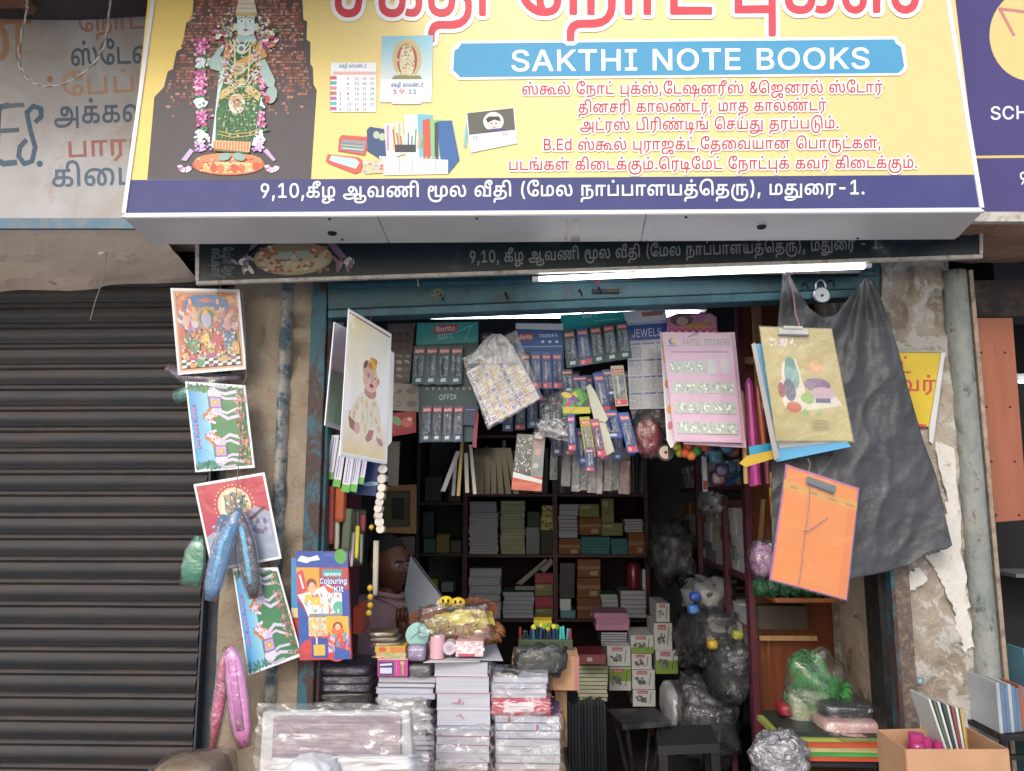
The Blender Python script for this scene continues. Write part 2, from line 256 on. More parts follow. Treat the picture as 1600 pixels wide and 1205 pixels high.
(235,[[46,-5,-15,4,-11,10,-9,15,-3,19,1,19,6,18,8,12,18,15,21,7,23,2,26,-4,18,-8,18,10,12,2,14,0,15,-3,9,-5,11,-9,6,-9,7,-22,0,-27,-7,-27,-9,-16,-4,-3,-15,8,-2,3,12,26,3,23,-4,21,-6,9,-6,6,-14,4,-13,0,-10,-4,10,-12,8,-16,3,-15,1,-18,-4,-15,-5,-8,-8,-8,-16,-4,-15,1,-9,5,-9,10,-4,13,-2,18,2,13,5,17,10,17,-17,5,-22,1,-12,-2,-10,-4,-11,-9,-8,-16,13,4,9,1,9,-2,8,-4,8,-7,4,-7,3,-10,0,-10,-4,-16,-9,-11,-12,-6],[48,14,6,0,6,3,5,9,0,10,-2,5,-6,6,-5,2,-12,-2,-10,-6,2,-11,3,-8,6,-5],[129,14,7,1,4,2,4,8,1,9,-1,13,-3,13,-6,11,-5,6,-8,-17,-3,-21,3,-18,3,-4]]),
(142,[[18,-3,-3,4,0,109,0,2,3,2,16,0,4,-4,0,-92,96,-1,3,0,1,-3,0,-14,-3,-3],[67,133,-6,1,-5,5,-3,11,2,6,3,5,6,4,7,0,7,-2,5,-5,3,-6,0,-6,-2,-5,-5,-6]]),
(333,[[46,-5,-15,4,-14,12,-7,17,-2,24,4,21,8,15,13,13,16,10,21,5,21,0,20,-4,20,-8,21,10,25,2,19,-3,20,-9,13,6,25,4,71,0,4,-2,0,-15,-2,-3,-32,-1,0,-92,-2,-4,-17,0,-4,3,0,93,-24,0,-16,-4,10,-15,6,-13,3,-15,-1,-19,-3,-12,-5,-8,-8,-8,-16,-4,-15,1,-9,5,-9,10,-4,13,-2,18,3,19,7,16,9,13,-9,4,-12,2,-18,-2,-12,-4,12,-16,6,-14,3,-20,-1,-15,-5,-14,-8,-10,-11,-5,-13,-1,-14,3,-9,7,-6,9,-4,13,0,19,3,16,5,14,9,13,-18,5,-22,1,-14,-2,-12,-7,-9,-9,-6,-12,17,4,18,-3,12,-10,4,-7,3,-8,0,-11,-1,-10,-8,-15,-13,-8],[47,14,8,1,5,2,5,9,0,10,-2,5,-6,6,-5,2,-12,-2,-10,-6,2,-11,3,-8,5,-5],[129,14,7,1,4,2,4,8,1,9,-1,13,-3,13,-11,17,-8,-18,-3,-20,3,-18,3,-4],[212,14,7,1,4,2,4,8,1,9,-3,22,-4,12,-7,9,-4,-6,-5,-12,-3,-20,3,-18,3,-4]]),
(333,[[46,-5,-15,4,-14,12,-7,17,-2,24,4,21,8,15,13,13,16,10,21,5,21,0,20,-4,20,-8,21,10,25,2,19,-3,20,-9,13,6,25,4,71,0,4,-2,0,-15,-2,-3,-32,-1,0,-92,-2,-4,-17,0,-4,3,0,93,-24,0,-16,-4,10,-15,6,-13,3,-15,-1,-19,-3,-12,-5,-8,-8,-8,-16,-4,-15,1,-9,5,-9,10,-4,13,-2,18,3,19,7,16,9,13,-9,4,-12,2,-18,-2,-12,-4,12,-16,6,-14,3,-20,-1,-15,-5,-14,-8,-10,-11,-5,-13,-1,-14,3,-9,7,-6,9,-4,13,0,19,3,16,5,14,9,13,-18,5,-22,1,-14,-2,-12,-7,-9,-9,-6,-12,17,4,18,-3,12,-10,4,-7,3,-8,0,-11,-1,-10,-8,-15,-13,-8],[47,14,8,1,5,2,5,9,0,10,-2,5,-6,6,-5,2,-12,-2,-10,-6,2,-11,3,-8,5,-5],[129,14,7,1,4,2,4,8,1,9,-1,13,-3,13,-11,17,-8,-18,-3,-20,3,-18,3,-4],[212,14,7,1,4,2,4,8,1,9,-3,22,-4,12,-7,9,-4,-6,-5,-12,-3,-20,3,-18,3,-4],[163,133,-6,2,-5,4,-3,7,0,5,2,6,4,5,8,3,5,0,6,-2,4,-4,3,-5,0,-7,-1,-6,-5,-5,-5,-3]]),
(168,[[11,-67,-3,1,-1,4,0,21,4,10,8,10,9,4,11,3,49,0,25,4,10,5,6,5,4,9,2,7,-1,15,-7,9,-11,6,-13,2,-2,-17,-3,-13,-5,-8,-12,-10,-16,-5,-19,0,-16,4,-11,6,-10,13,-2,14,1,10,5,8,6,7,10,6,1,49,3,2,105,-1,2,-3,0,-13,-2,-3,-36,-1,0,-24,30,-7,12,-7,9,-10,5,-15,0,-14,-2,-13,-5,-11,-13,-13,-18,-9,-21,-4,-49,0,-11,-2,-5,-3,-4,-6,-1,-20,-2,-2],[48,15,15,1,10,5,5,10,1,17,-31,-1,-8,-2,-7,-5,-3,-6,1,-10,7,-6],[51,68,28,1,0,24,-28,0]]),
(221,[[54,-67,-26,5,-10,4,-7,6,-4,7,-2,9,0,8,4,7,7,5,10,2,103,0,5,16,0,18,-4,13,-7,7,-8,5,-12,3,-2,-18,-3,-12,-6,-10,-10,-7,-17,-6,-19,0,-17,4,-11,6,-9,13,-2,17,6,15,6,7,10,6,1,49,3,2,105,-1,2,-3,0,-13,-2,-3,-36,-1,0,-24,19,-4,11,-4,8,-6,11,-12,5,-12,2,-16,0,-13,-4,-16,25,0,1,124,4,4,18,-1,2,-3,-1,-143,-3,-1,-56,0,-17,-16,-19,-10,-24,-6],[52,-46,18,-1,18,2,13,4,12,7,-84,0,-2,-1,0,-2,5,-5,9,-3],[49,15,15,1,10,6,4,10,1,16,-29,0,-9,-2,-8,-5,-3,-9,2,-8,7,-6],[51,68,28,1,0,24,-28,0]]),
(168,[[11,-67,-3,1,-1,4,0,21,4,10,8,10,9,4,11,3,49,0,25,4,10,5,6,5,4,9,2,7,-1,15,-7,9,-11,6,-13,2,-2,-17,-3,-13,-5,-8,-12,-10,-16,-5,-19,0,-16,4,-11,6,-10,13,-2,14,1,10,5,8,6,7,10,6,1,49,3,2,105,-1,2,-3,0,-13,-2,-3,-36,-1,0,-24,30,-7,12,-7,9,-10,5,-15,0,-14,-2,-13,-5,-11,-13,-13,-18,-9,-21,-4,-49,0,-11,-2,-5,-3,-4,-6,-1,-20,-2,-2],[48,15,15,1,10,5,5,10,1,17,-31,-1,-8,-2,-7,-5,-3,-6,1,-10,7,-6],[51,68,28,1,0,24,-28,0],[87,133,-7,1,-6,5,-3,4,0,8,1,6,5,5,11,3,7,-2,5,-4,3,-11,-1,-6,-4,-5,-5,-3]]),
(161,[[11,-67,-3,1,-1,4,0,21,4,10,8,10,9,4,11,3,49,1,21,4,9,6,4,5,5,11,1,10,-1,16,-6,11,-11,5,-13,-2,-7,-5,-1,-49,-3,-2,-18,1,-1,3,0,92,-29,0,0,-92,-4,-4,-18,1,-1,3,0,111,4,2,104,-1,2,-3,0,-13,-2,-3,-33,-1,0,-22,16,4,14,-1,12,-4,10,-10,5,-10,4,-17,-1,-22,-6,-17,-14,-15,-18,-9,-21,-4,-41,0,-11,-2,-5,-3,-4,-6,-1,-20,-2,-2]]),
(250,[[46,-5,-15,4,-11,9,-9,16,-3,19,1,19,6,18,8,12,15,13,17,8,24,3,27,-2,14,-5,11,-6,15,7,25,4,72,0,3,-2,0,-15,-1,-3,-33,-1,0,-92,-1,-4,-18,0,-4,3,0,93,-23,0,-18,-4,11,-15,6,-14,3,-20,-1,-15,-5,-14,-8,-10,-11,-5,-13,-1,-14,3,-9,7,-6,9,-4,13,-1,15,3,18,7,17,8,12,-18,5,-22,1,-14,-2,-12,-7,-9,-9,-6,-12,17,4,18,-3,12,-10,4,-7,3,-8,0,-11,-1,-10,-8,-15,-13,-8],[47,14,8,1,5,2,5,9,0,10,-2,5,-6,6,-5,2,-12,-2,-10,-6,2,-11,3,-8,5,-5],[129,14,7,1,4,2,4,8,1,9,-1,12,-3,13,-4,9,-6,8,-9,-17,-3,-20,3,-18,3,-4]]),
(159,[[18,-3,-3,4,0,109,1,3,18,1,4,-4,1,-93,79,1,0,92,3,4,16,0,3,-2,1,-111,-2,-3]]),
(159,[[121,-60,-3,4,0,53,-100,0,-3,2,0,111,1,3,18,1,4,-4,1,-93,79,1,0,93,3,3,16,0,3,-2,1,-168,-4,-4]]),
(159,[[18,-3,-3,4,0,109,1,3,18,1,4,-4,1,-93,79,1,0,92,3,4,16,0,3,-2,1,-111,-2,-3],[75,133,-6,2,-4,4,-3,7,0,6,1,5,5,5,12,3,7,-2,3,-3,4,-6,0,-6,-2,-8,-4,-4,-5,-3]]),
(175,[[18,-3,-3,4,0,109,1,3,18,1,4,-4,0,-93,39,1,1,67,5,15,8,9,15,6,15,1,14,-4,14,-11,7,-11,4,-15,2,-30,-5,-23,-5,-9,-7,-7,-13,-6,-16,-3],[100,18,14,0,11,2,7,5,5,11,2,18,-3,22,-6,13,-9,6,-8,1,-5,-2,-6,-9,-2,-10]]),
(249,[[97,-60,-26,5,-23,11,-14,14,-13,20,-8,27,-2,35,4,29,9,20,11,11,15,4,8,0,10,-3,7,-4,7,-8,4,-14,-1,-10,-3,-9,-8,-10,-7,-4,-11,-2,-10,0,-12,4,0,-20,2,-17,3,-13,6,-13,8,-11,6,-6,10,-7,13,-5,24,-2,20,3,14,8,8,12,4,12,-59,0,-3,2,0,113,3,2,16,0,4,-3,0,-94,39,1,0,64,4,14,8,11,9,6,12,3,15,-1,14,-5,9,-8,6,-8,4,-11,3,-14,0,-31,-3,-14,-5,-9,-9,-9,-11,-6,-13,-2,-20,-1,-3,-15,-6,-14,-10,-11,-10,-7,-22,-8],[175,18,15,0,10,2,6,4,6,10,2,25,-3,18,-7,14,-9,4,-7,1,-5,-2,-4,-4,-3,-7],[48,72,10,2,5,5,0,11,-3,4,-4,2,-6,0,-5,-2,-4,-6,-4,-9,0,-2,2,-2]]),
(175,[[18,-3,-3,4,0,109,1,3,18,1,4,-4,0,-93,39,1,1,67,5,15,8,9,15,6,15,1,14,-4,14,-11,7,-11,4,-15,2,-30,-5,-23,-5,-9,-7,-7,-13,-6,-16,-3],[100,18,14,0,11,2,7,5,5,11,2,18,-3,22,-6,13,-9,6,-8,1,-5,-2,-6,-9,-2,-10],[83,133,-6,2,-5,4,-2,12,2,7,4,4,5,3,7,0,6,-2,5,-4,3,-7,0,-6,-2,-5,-4,-5,-6,-3]]),
(196,[[45,-5,-10,2,-8,5,-7,9,-4,11,-1,12,0,76,1,3,18,1,3,-2,2,-85,3,-8,8,-4,10,2,8,8,0,85,1,3,18,1,4,-4,1,-93,63,1,0,93,3,3,16,0,3,-2,1,-111,-2,-3,-104,-1,-5,4,-10,-5]]),
(196,[[45,-5,-10,2,-8,5,-7,9,-4,11,-1,12,0,76,1,3,18,1,3,-2,2,-85,3,-8,8,-4,10,2,8,8,0,85,1,3,18,1,4,-4,1,-93,63,1,0,93,3,3,16,0,3,-2,1,-111,-2,-3,-104,-1,-5,4,-10,-5],[96,133,-7,1,-6,5,-2,4,-1,8,2,6,4,5,11,3,7,-2,6,-4,3,-11,-2,-6,-4,-5,-5,-3]]),
(131,[[45,-45,-12,11,-1,4,38,36,0,87,-32,0,0,-93,-4,-3,-18,0,-1,4,0,111,3,2,108,-1,2,-3,0,-13,-2,-3,-32,-1,-1,-94,-44,-42]]),
(142,[[45,-45,-12,11,-1,4,38,36,0,87,-32,0,0,-93,-4,-3,-18,0,-1,4,0,111,3,2,33,0,-1,15,5,16,6,10,12,10,11,4,16,3,15,-1,11,-3,7,-4,5,-5,4,-7,1,-8,-3,-15,-9,-9,-13,-4,-11,0,-10,4,-6,5,-4,6,-2,10,1,8,-7,-5,-6,-9,-1,-13,2,-8,52,-1,2,-3,0,-13,-4,-4,-30,0,-1,-94,-44,-42],[111,134,5,0,5,2,2,5,0,4,-2,4,-4,2,-10,2,-2,-5,0,-8,2,-4]]),
(213,[[100,-67,-26,4,-23,10,-19,16,-11,15,-5,12,-4,16,-1,29,2,21,10,28,17,29,3,0,16,-10,-20,-39,-5,-28,0,-17,2,-16,5,-13,10,-15,13,-10,20,-8,21,-3,25,2,15,4,12,6,8,7,7,10,5,10,3,15,0,15,-3,11,-5,9,-7,3,-9,0,-10,-5,-1,-1,-1,-41,-3,-2,-18,1,-2,3,0,92,-28,0,-1,-92,-3,-4,-18,1,-2,3,1,111,3,2,105,-1,2,-3,0,-13,-2,-3,-33,-1,0,-30,16,4,14,-2,11,-6,9,-10,5,-11,3,-16,-1,-25,-5,-18,-12,-18,-12,-10,-12,-8,-29,-9]]),
(131,[[45,-45,-12,11,-1,4,38,36,0,87,-32,0,0,-93,-4,-3,-18,0,-1,4,0,111,3,2,108,-1,2,-3,0,-13,-2,-3,-32,-1,-1,-94,-44,-42],[62,133,-7,2,-4,4,-3,5,0,7,1,6,5,5,7,3,5,0,6,-2,5,-4,3,-8,0,-5,-2,-6,-4,-5]]),
(206,[[46,-5,-12,3,-10,6,-8,9,-6,15,-2,15,2,25,5,13,9,15,16,13,20,6,22,1,11,-3,10,-4,10,-9,8,-13,5,-20,1,-30,4,-12,3,-5,6,-3,13,-1,9,4,5,7,2,12,0,16,-2,13,-4,13,-6,11,-12,17,2,3,14,10,4,0,10,-14,8,-15,5,-12,4,-20,1,-16,-2,-16,-5,-14,-7,-9,-12,-8,-16,-3,-18,2,-13,6,-9,11,-4,9,-4,17,-1,29,-5,15,-6,6,-7,4,-18,1,-13,-3,-9,-7,-7,-8,-4,-13,13,4,9,1,9,-2,9,-5,7,-6,5,-9,2,-11,0,-12,-5,-13,-10,-10,-12,-5],[47,14,8,1,5,2,5,9,0,10,-2,5,-6,6,-5,2,-12,-2,-10,-6,2,-11,3,-8,5,-5]]),
(206,[[46,-5,-12,3,-10,6,-8,9,-6,15,-2,15,2,25,5,13,9,15,16,13,20,6,22,1,11,-3,10,-4,10,-9,8,-13,5,-20,1,-30,4,-12,3,-5,6,-3,13,-1,9,4,5,7,2,12,0,16,-2,13,-4,13,-6,11,-12,17,2,3,14,10,4,0,10,-14,8,-15,5,-12,4,-20,1,-16,-2,-16,-5,-14,-7,-9,-12,-8,-16,-3,-18,2,-13,6,-9,11,-4,9,-4,17,-1,29,-5,15,-6,6,-7,4,-18,1,-13,-3,-9,-7,-7,-8,-4,-13,13,4,9,1,9,-2,9,-5,7,-6,5,-9,2,-11,0,-12,-5,-13,-10,-10,-12,-5],[47,14,8,1,5,2,5,9,0,10,-2,5,-6,6,-5,2,-12,-2,-10,-6,2,-11,3,-8,5,-5],[99,133,-5,1,-6,5,-3,12,2,6,5,5,7,3,5,0,6,-2,5,-4,3,-12,-2,-7,-5,-5]]),
(217,[[46,-5,-15,4,-11,9,-7,12,-4,19,0,19,4,20,9,15,13,12,17,8,17,3,21,-2,16,-7,1,5,4,2,99,0,3,-2,1,-15,-2,-3,-32,-1,0,-92,-1,-3,-3,-1,-16,0,-4,3,0,93,-28,0,0,-92,-1,-3,-3,-1,-16,0,-4,3,0,80,-1,2,-13,10,-14,3,-14,0,-14,-7,-9,-9,-6,-15,13,4,9,1,9,-2,8,-4,8,-7,4,-7,3,-10,0,-9,-4,-17,-9,-11,-12,-6],[47,14,8,1,5,2,5,9,0,10,-2,5,-6,6,-5,2,-12,-2,-10,-6,2,-10,3,-8,5,-5]]),
(217,[[46,-5,-15,4,-11,9,-7,12,-4,19,0,19,4,20,9,15,13,12,17,8,17,3,21,-2,16,-7,1,5,4,2,99,0,3,-2,1,-15,-2,-3,-32,-1,0,-92,-1,-3,-3,-1,-16,0,-4,3,0,93,-28,0,0,-92,-1,-3,-3,-1,-16,0,-4,3,0,80,-1,2,-13,10,-14,3,-14,0,-14,-7,-9,-9,-6,-15,13,4,9,1,9,-2,8,-4,8,-7,4,-7,3,-10,0,-9,-4,-17,-9,-11,-12,-6],[47,14,8,1,5,2,5,9,0,10,-2,5,-6,6,-5,2,-12,-2,-10,-6,2,-10,3,-8,5,-5],[105,133,-6,2,-5,4,-3,7,0,5,2,6,4,5,8,3,5,0,6,-2,4,-4,3,-5,0,-7,-1,-6,-5,-5,-5,-3]]),
(175,[[49,-67,-23,5,-6,3,-7,8,-3,9,0,9,3,9,6,7,8,5,11,2,15,0,7,-2,0,-14,-2,-3,-16,0,-8,-4,-1,-6,1,-3,9,-4,21,-1,11,2,10,5,8,10,-12,12,-4,15,-59,0,-3,2,0,113,3,2,16,0,4,-3,0,-93,38,-1,1,63,2,11,4,9,10,10,12,5,15,1,15,-4,14,-11,6,-8,4,-12,3,-21,0,-19,-3,-14,-6,-12,-12,-11,-16,-6,-25,-2,3,-7,6,-3,40,-2,2,-3,-1,-15,-3,-2,-33,0,-10,-15,-13,-10,-19,-6],[100,18,15,0,10,2,7,5,5,10,2,19,-2,21,-7,15,-10,5,-7,1,-6,-2,-6,-10]]),
(212,[[46,-5,-15,4,-11,9,-7,11,-4,14,-1,20,4,22,9,16,12,12,15,9,23,4,19,-1,18,-7,7,-6,9,-10,4,-9,4,-13,0,-28,-7,-25,45,0,1,94,4,3,16,0,2,-2,1,-111,-1,-3,-91,0,-2,4,-1,10,8,18,2,15,0,15,-2,13,-7,11,-8,7,-12,4,-13,0,-10,-2,-11,-7,-9,-10,-4,-12,13,4,9,1,9,-2,9,-5,8,-7,4,-9,2,-11,-1,-12,-4,-12,-10,-10,-12,-5],[47,14,8,1,6,3,3,5,1,6,0,7,-3,7,-5,4,-5,2,-12,-2,-10,-6,2,-10,3,-8,5,-5]]),
(212,[[46,-5,-15,4,-11,9,-7,11,-4,14,-1,20,3,18,5,13,11,14,17,12,19,6,23,-1,20,-6,9,-7,9,-10,4,-9,4,-12,1,-26,-8,-28,46,0,0,58,-26,8,-15,13,-6,9,-3,10,0,19,3,9,6,11,10,9,10,5,13,3,16,1,12,-2,11,-6,8,-11,2,-13,-4,-12,-8,-8,-13,-4,-10,0,-11,4,-7,6,-3,6,-2,7,1,10,-8,-7,-5,-13,0,-11,5,-10,7,-7,10,-4,7,-1,0,14,2,3,18,1,3,-2,-1,-114,-3,-1,-88,1,-2,4,-1,10,8,18,2,15,0,15,-2,13,-7,11,-8,7,-12,4,-13,0,-10,-2,-11,-7,-9,-10,-4,-12,13,4,9,1,9,-2,9,-5,8,-7,4,-9,2,-11,-1,-12,-4,-12,-10,-10,-12,-5],[47,14,8,1,6,3,3,5,1,6,0,7,-3,7,-5,4,-5,2,-12,-2,-10,-6,2,-10,3,-8,5,-5],[180,134,5,0,5,2,2,4,0,5,-4,6,-11,2,-3,-6,0,-6,2,-4]]),
(212,[[174,-60,-3,4,0,53,-67,0,-3,2,-2,14,6,11,3,13,1,26,-2,10,-6,10,-5,5,-8,5,-19,2,-16,-4,-12,-10,-9,-16,13,3,12,0,13,-4,9,-7,6,-9,2,-12,-2,-17,-5,-11,-10,-9,-16,-4,-8,0,-11,2,-14,10,-7,11,-4,10,-2,15,1,15,6,23,7,12,8,8,16,10,21,5,20,-1,20,-7,6,-4,10,-11,6,-11,3,-11,1,-26,-8,-27,45,-1,1,94,4,3,16,0,2,-2,1,-168,-3,-4],[50,14,6,1,5,3,3,7,1,7,-4,12,-5,4,-7,1,-11,-3,-7,-4,-1,-2,3,-13,4,-7,7,-5]]),
(272,[[182,-60,-16,5,-2,3,12,49,-72,0,-3,2,-2,14,9,22,2,18,-1,10,-3,11,-5,9,-6,6,-7,4,-16,3,-10,-1,-9,-4,-12,-9,-9,-17,17,4,12,-1,12,-5,8,-7,5,-12,1,-14,-3,-14,-5,-9,-12,-9,-19,-3,-16,4,-12,9,-6,10,-4,12,-1,27,5,23,7,11,7,9,18,11,23,5,13,0,15,-3,17,-10,7,-7,6,-10,6,-21,0,-20,-7,-27,55,0,4,16,-15,4,-13,8,-8,9,-5,15,0,13,4,14,10,12,9,4,12,3,13,-1,9,-3,8,-7,5,-8,3,-12,-3,-30,10,4,12,9,17,1,3,-2,0,-68,-3,-2,-54,0,-14,-54],[48,14,7,1,5,2,4,6,1,6,-1,8,-2,6,-4,3,-6,3,-11,-2,-11,-6,2,-10,5,-11,4,-3],[204,18,31,0,0,25,-14,-6,-13,-3],[188,54,2,0,2,9,1,23,-5,8,-10,1,-6,-3,-4,-5,-1,-6,0,-11,6,-10,6,-3]]),
(260,[[46,-5,-17,5,-10,9,-7,13,-4,21,1,20,5,17,10,16,14,11,19,8,22,1,19,-6,15,-12,10,11,11,6,16,1,14,-5,11,-12,4,-11,2,-13,0,-34,2,-13,7,-9,7,-3,6,-1,9,2,7,6,4,13,1,15,-2,16,-4,13,-7,13,-12,15,0,3,19,12,2,-2,12,-17,8,-16,4,-12,3,-14,0,-19,-2,-14,-4,-13,-6,-9,-10,-7,-14,-5,-16,0,-15,5,-11,9,-7,11,-4,15,-3,50,-4,8,-8,3,-10,-4,-5,-13,-1,-80,-3,-2,-18,0,-2,4,0,62,-2,14,-7,10,-5,4,-11,4,-12,0,-14,-3,-9,-7,-7,-8,-4,-13,13,4,9,1,9,-2,9,-5,8,-7,4,-9,2,-11,-1,-12,-4,-12,-10,-10,-12,-5],[47,14,8,1,6,3,3,5,1,6,0,7,-3,7,-5,4,-5,2,-12,-2,-10,-6,2,-11,3,-8,5,-5],[126,133,-5,1,-6,5,-3,12,2,6,5,5,7,3,5,0,6,-2,5,-4,3,-12,-2,-7,-5,-5]]),
(141,[[4,-3,-2,3,1,4,52,143,2,2,24,-1,2,-4,51,-138,1,-7,-2,-2,-22,1,-15,40,-54,0,-15,-40,-2,-1],[49,60,39,0,-19,59]]),
(134,[[17,-3,-2,3,0,147,2,2,59,-1,12,-2,8,-3,8,-5,6,-7,6,-15,1,-13,-2,-10,-5,-8,-11,-9,14,-9,8,-15,2,-17,-5,-17,-11,-12,-7,-4,-11,-3,-12,-2],[39,20,37,0,14,4,6,6,3,7,-4,13,-6,8,-11,4,-39,1],[39,85,31,0,14,4,6,6,2,7,1,7,-3,7,-5,6,-8,3,-38,1]]),
(149,[[71,-5,-14,2,-13,6,-11,8,-10,12,-8,15,-4,12,-2,17,0,17,4,18,3,10,8,13,9,10,13,9,12,4,12,2,13,0,20,-4,15,-10,13,-15,5,-11,2,-11,-2,-2,-21,0,-9,18,-8,7,-9,3,-17,2,-18,-6,-6,-5,-7,-9,-7,-19,-1,-14,1,-12,5,-20,7,-10,10,-8,12,-5,12,-1,13,3,10,7,7,8,6,13,20,0,2,-4,-3,-11,-5,-11,-6,-8,-10,-9,-18,-9,-11,-2]]),
(147,[[17,-3,-2,3,0,147,2,2,56,-1,18,-3,13,-6,10,-8,10,-12,6,-13,4,-12,2,-20,-1,-16,-5,-20,-6,-11,-6,-8,-11,-10,-11,-6,-9,-3,-19,-3],[39,20,29,0,15,3,14,8,9,13,5,22,0,14,-2,14,-5,11,-4,7,-14,10,-18,4,-29,0]]),
(123,[[17,-3,-2,3,0,147,2,2,91,-1,1,-2,0,-17,-2,-3,-68,0,0,-41,63,0,3,-3,0,-17,-3,-3,-63,0,0,-42,69,-1,2,-2,0,-19,-3,-1]]),
(121,[[17,-3,-2,3,0,147,2,2,90,-1,2,-2,0,-17,-3,-3,-67,0,0,-43,61,-1,2,-2,0,-18,-3,-2,-60,0,0,-61,-2,-2]]),
(152,[[72,-5,-14,2,-13,5,-13,10,-8,9,-7,11,-5,13,-2,13,-1,21,2,16,4,15,8,14,10,11,11,8,13,5,12,2,13,0,21,-5,17,-10,12,-16,5,-12,1,-8,-2,-2,-21,0,-10,18,-9,7,-8,4,-11,1,-8,0,-15,-6,-8,-7,-5,-8,-7,-18,-1,-13,1,-13,2,-10,5,-13,5,-7,8,-7,7,-4,10,-2,10,-1,10,2,14,9,6,10,4,15,-36,0,-1,3,0,16,2,3,57,0,3,-2,0,-24,-3,-14,-6,-12,-13,-16,-13,-8,-11,-3]]),
(152,[[17,-3,-2,3,0,147,2,2,19,0,3,-3,0,-60,70,0,1,60,2,3,21,-1,1,-2,-1,-148,-2,-1,-19,0,-2,2,-1,64,-69,0,-1,-64,-2,-2]]),
(91,[[8,-3,-2,3,1,18,25,2,0,105,-25,2,-1,2,0,18,3,2,71,-1,2,-2,-1,-19,-25,-1,0,-106,25,-1,1,-3,0,-17,-3,-2]]),
(117,[[49,-5,-11,2,-8,3,-9,6,-6,6,-5,10,-2,7,-1,21,2,2,21,0,4,-22,3,-6,7,-5,13,-1,8,2,4,3,4,8,2,10,0,105,3,2,19,0,2,-2,0,-111,-2,-13,-6,-10,-12,-11,-14,-5]]),
(137,[[17,-3,-2,3,0,147,2,2,19,0,3,-3,0,-67,64,69,27,0,2,-2,-1,-3,-57,-61,57,-80,0,-4,-2,-1,-24,1,-48,67,-18,-19,0,-48,-2,-1]]),
(116,[[17,-3,-2,3,0,146,2,3,20,0,2,-3,0,-126,65,-1,3,-2,0,-17,-3,-3]]),
(184,[[17,-3,-2,3,0,148,29,1,3,-2,43,-115,44,115,2,2,29,-1,1,-2,-1,-148,-21,-1,-2,3,0,103,-41,-104,-2,-2,-17,0,-3,3,-41,104,0,-104,-2,-3]]),
(154,[[17,-3,-2,3,0,148,2,1,23,0,2,-1,70,-111,0,109,2,3,21,-1,1,-2,0,-148,-3,-1,-22,0,-3,1,-69,111,0,-109,-2,-3]]),
(156,[[72,-5,-14,2,-14,6,-12,8,-8,10,-9,16,-4,14,-2,16,0,17,4,18,4,10,7,12,8,10,12,8,14,6,12,2,13,0,12,-2,16,-7,8,-6,10,-10,7,-12,6,-17,2,-15,0,-17,-2,-14,-6,-17,-7,-13,-10,-10,-12,-8,-12,-5],[72,19,8,-1,12,3,13,9,10,16,5,22,-2,22,-6,17,-6,7,-9,8,-16,5,-16,-1,-15,-9,-11,-14,-3,-9,-3,-14,1,-22,7,-19,5,-8,9,-7,6,-3]]),
(131,[[17,-3,-2,3,0,147,2,2,58,-1,12,-2,11,-4,13,-12,5,-10,3,-8,1,-22,-7,-18,-12,-13,-14,-7,-13,-2,-35,0,0,-51,-2,-2],[39,72,34,0,8,2,8,5,4,7,3,12,-2,11,-4,9,-6,4,-8,3,-37,1]]),
(132,[[17,-3,-2,3,0,147,2,2,58,-1,13,-2,10,-4,11,-9,6,-9,5,-15,0,-14,-2,-11,-6,-11,-7,-8,-10,-7,29,-54,1,-6,-2,-1,-24,1,-30,55,-29,0,-1,-54,-2,-2],[39,76,34,0,9,2,7,4,4,6,3,11,-2,11,-4,8,-8,6,-8,2,-35,0]]),
(131,[[58,-5,-22,4,-15,10,-9,13,-3,11,0,7,2,1,20,0,6,-13,7,-6,10,-4,13,-1,14,3,11,8,4,9,-1,9,-4,5,-9,5,-37,12,-19,10,-7,7,-4,8,-2,8,0,12,5,15,13,13,19,8,24,1,17,-4,15,-10,9,-13,3,-9,-1,-7,-2,-1,-19,0,-2,2,-3,8,-5,6,-11,5,-12,1,-12,-2,-9,-6,-5,-9,1,-10,4,-5,8,-5,38,-12,19,-11,7,-7,4,-8,2,-18,-5,-17,-13,-13,-11,-6,-10,-3]]),
(132,[[54,-3,-2,3,0,126,-43,0,-2,2,0,18,2,3,111,0,3,-3,0,-18,-2,-2,-44,0,0,-126,-3,-3]]),
(152,[[69,-5,-17,3,-15,7,-12,12,-7,12,-3,16,0,101,2,3,20,0,2,-3,0,-98,4,-13,5,-8,10,-6,10,-3,10,0,13,3,9,6,5,6,4,10,1,103,2,3,20,0,2,-3,0,-101,-3,-16,-9,-15,-15,-12,-19,-6]]),
(141,[[58,-3,-4,7,-51,139,-1,4,3,2,20,0,2,-2,42,-120,42,120,2,2,21,-1,2,-2,-1,-4,-52,-143,-2,-2]]),
(200,[[44,-3,-3,4,-19,69,-20,74,1,4,21,1,3,-3,29,-112,30,114,24,1,2,-3,29,-111,29,112,3,2,21,-1,0,-6,-40,-144,-2,-1,-22,0,-2,2,-29,108,-30,-108,-2,-2]]),
(139,[[5,-3,-2,2,0,3,51,72,-48,70,1,4,2,1,23,-1,36,-54,37,54,25,0,1,-4,-48,-69,50,-73,0,-4,-2,-1,-24,1,-39,57,-39,-57]]),
(139,[[58,-3,-2,3,0,58,-51,82,-3,7,3,2,23,-1,40,-65,39,64,2,2,23,-1,2,-2,-1,-2,-53,-86,0,-59,-2,-2]]),
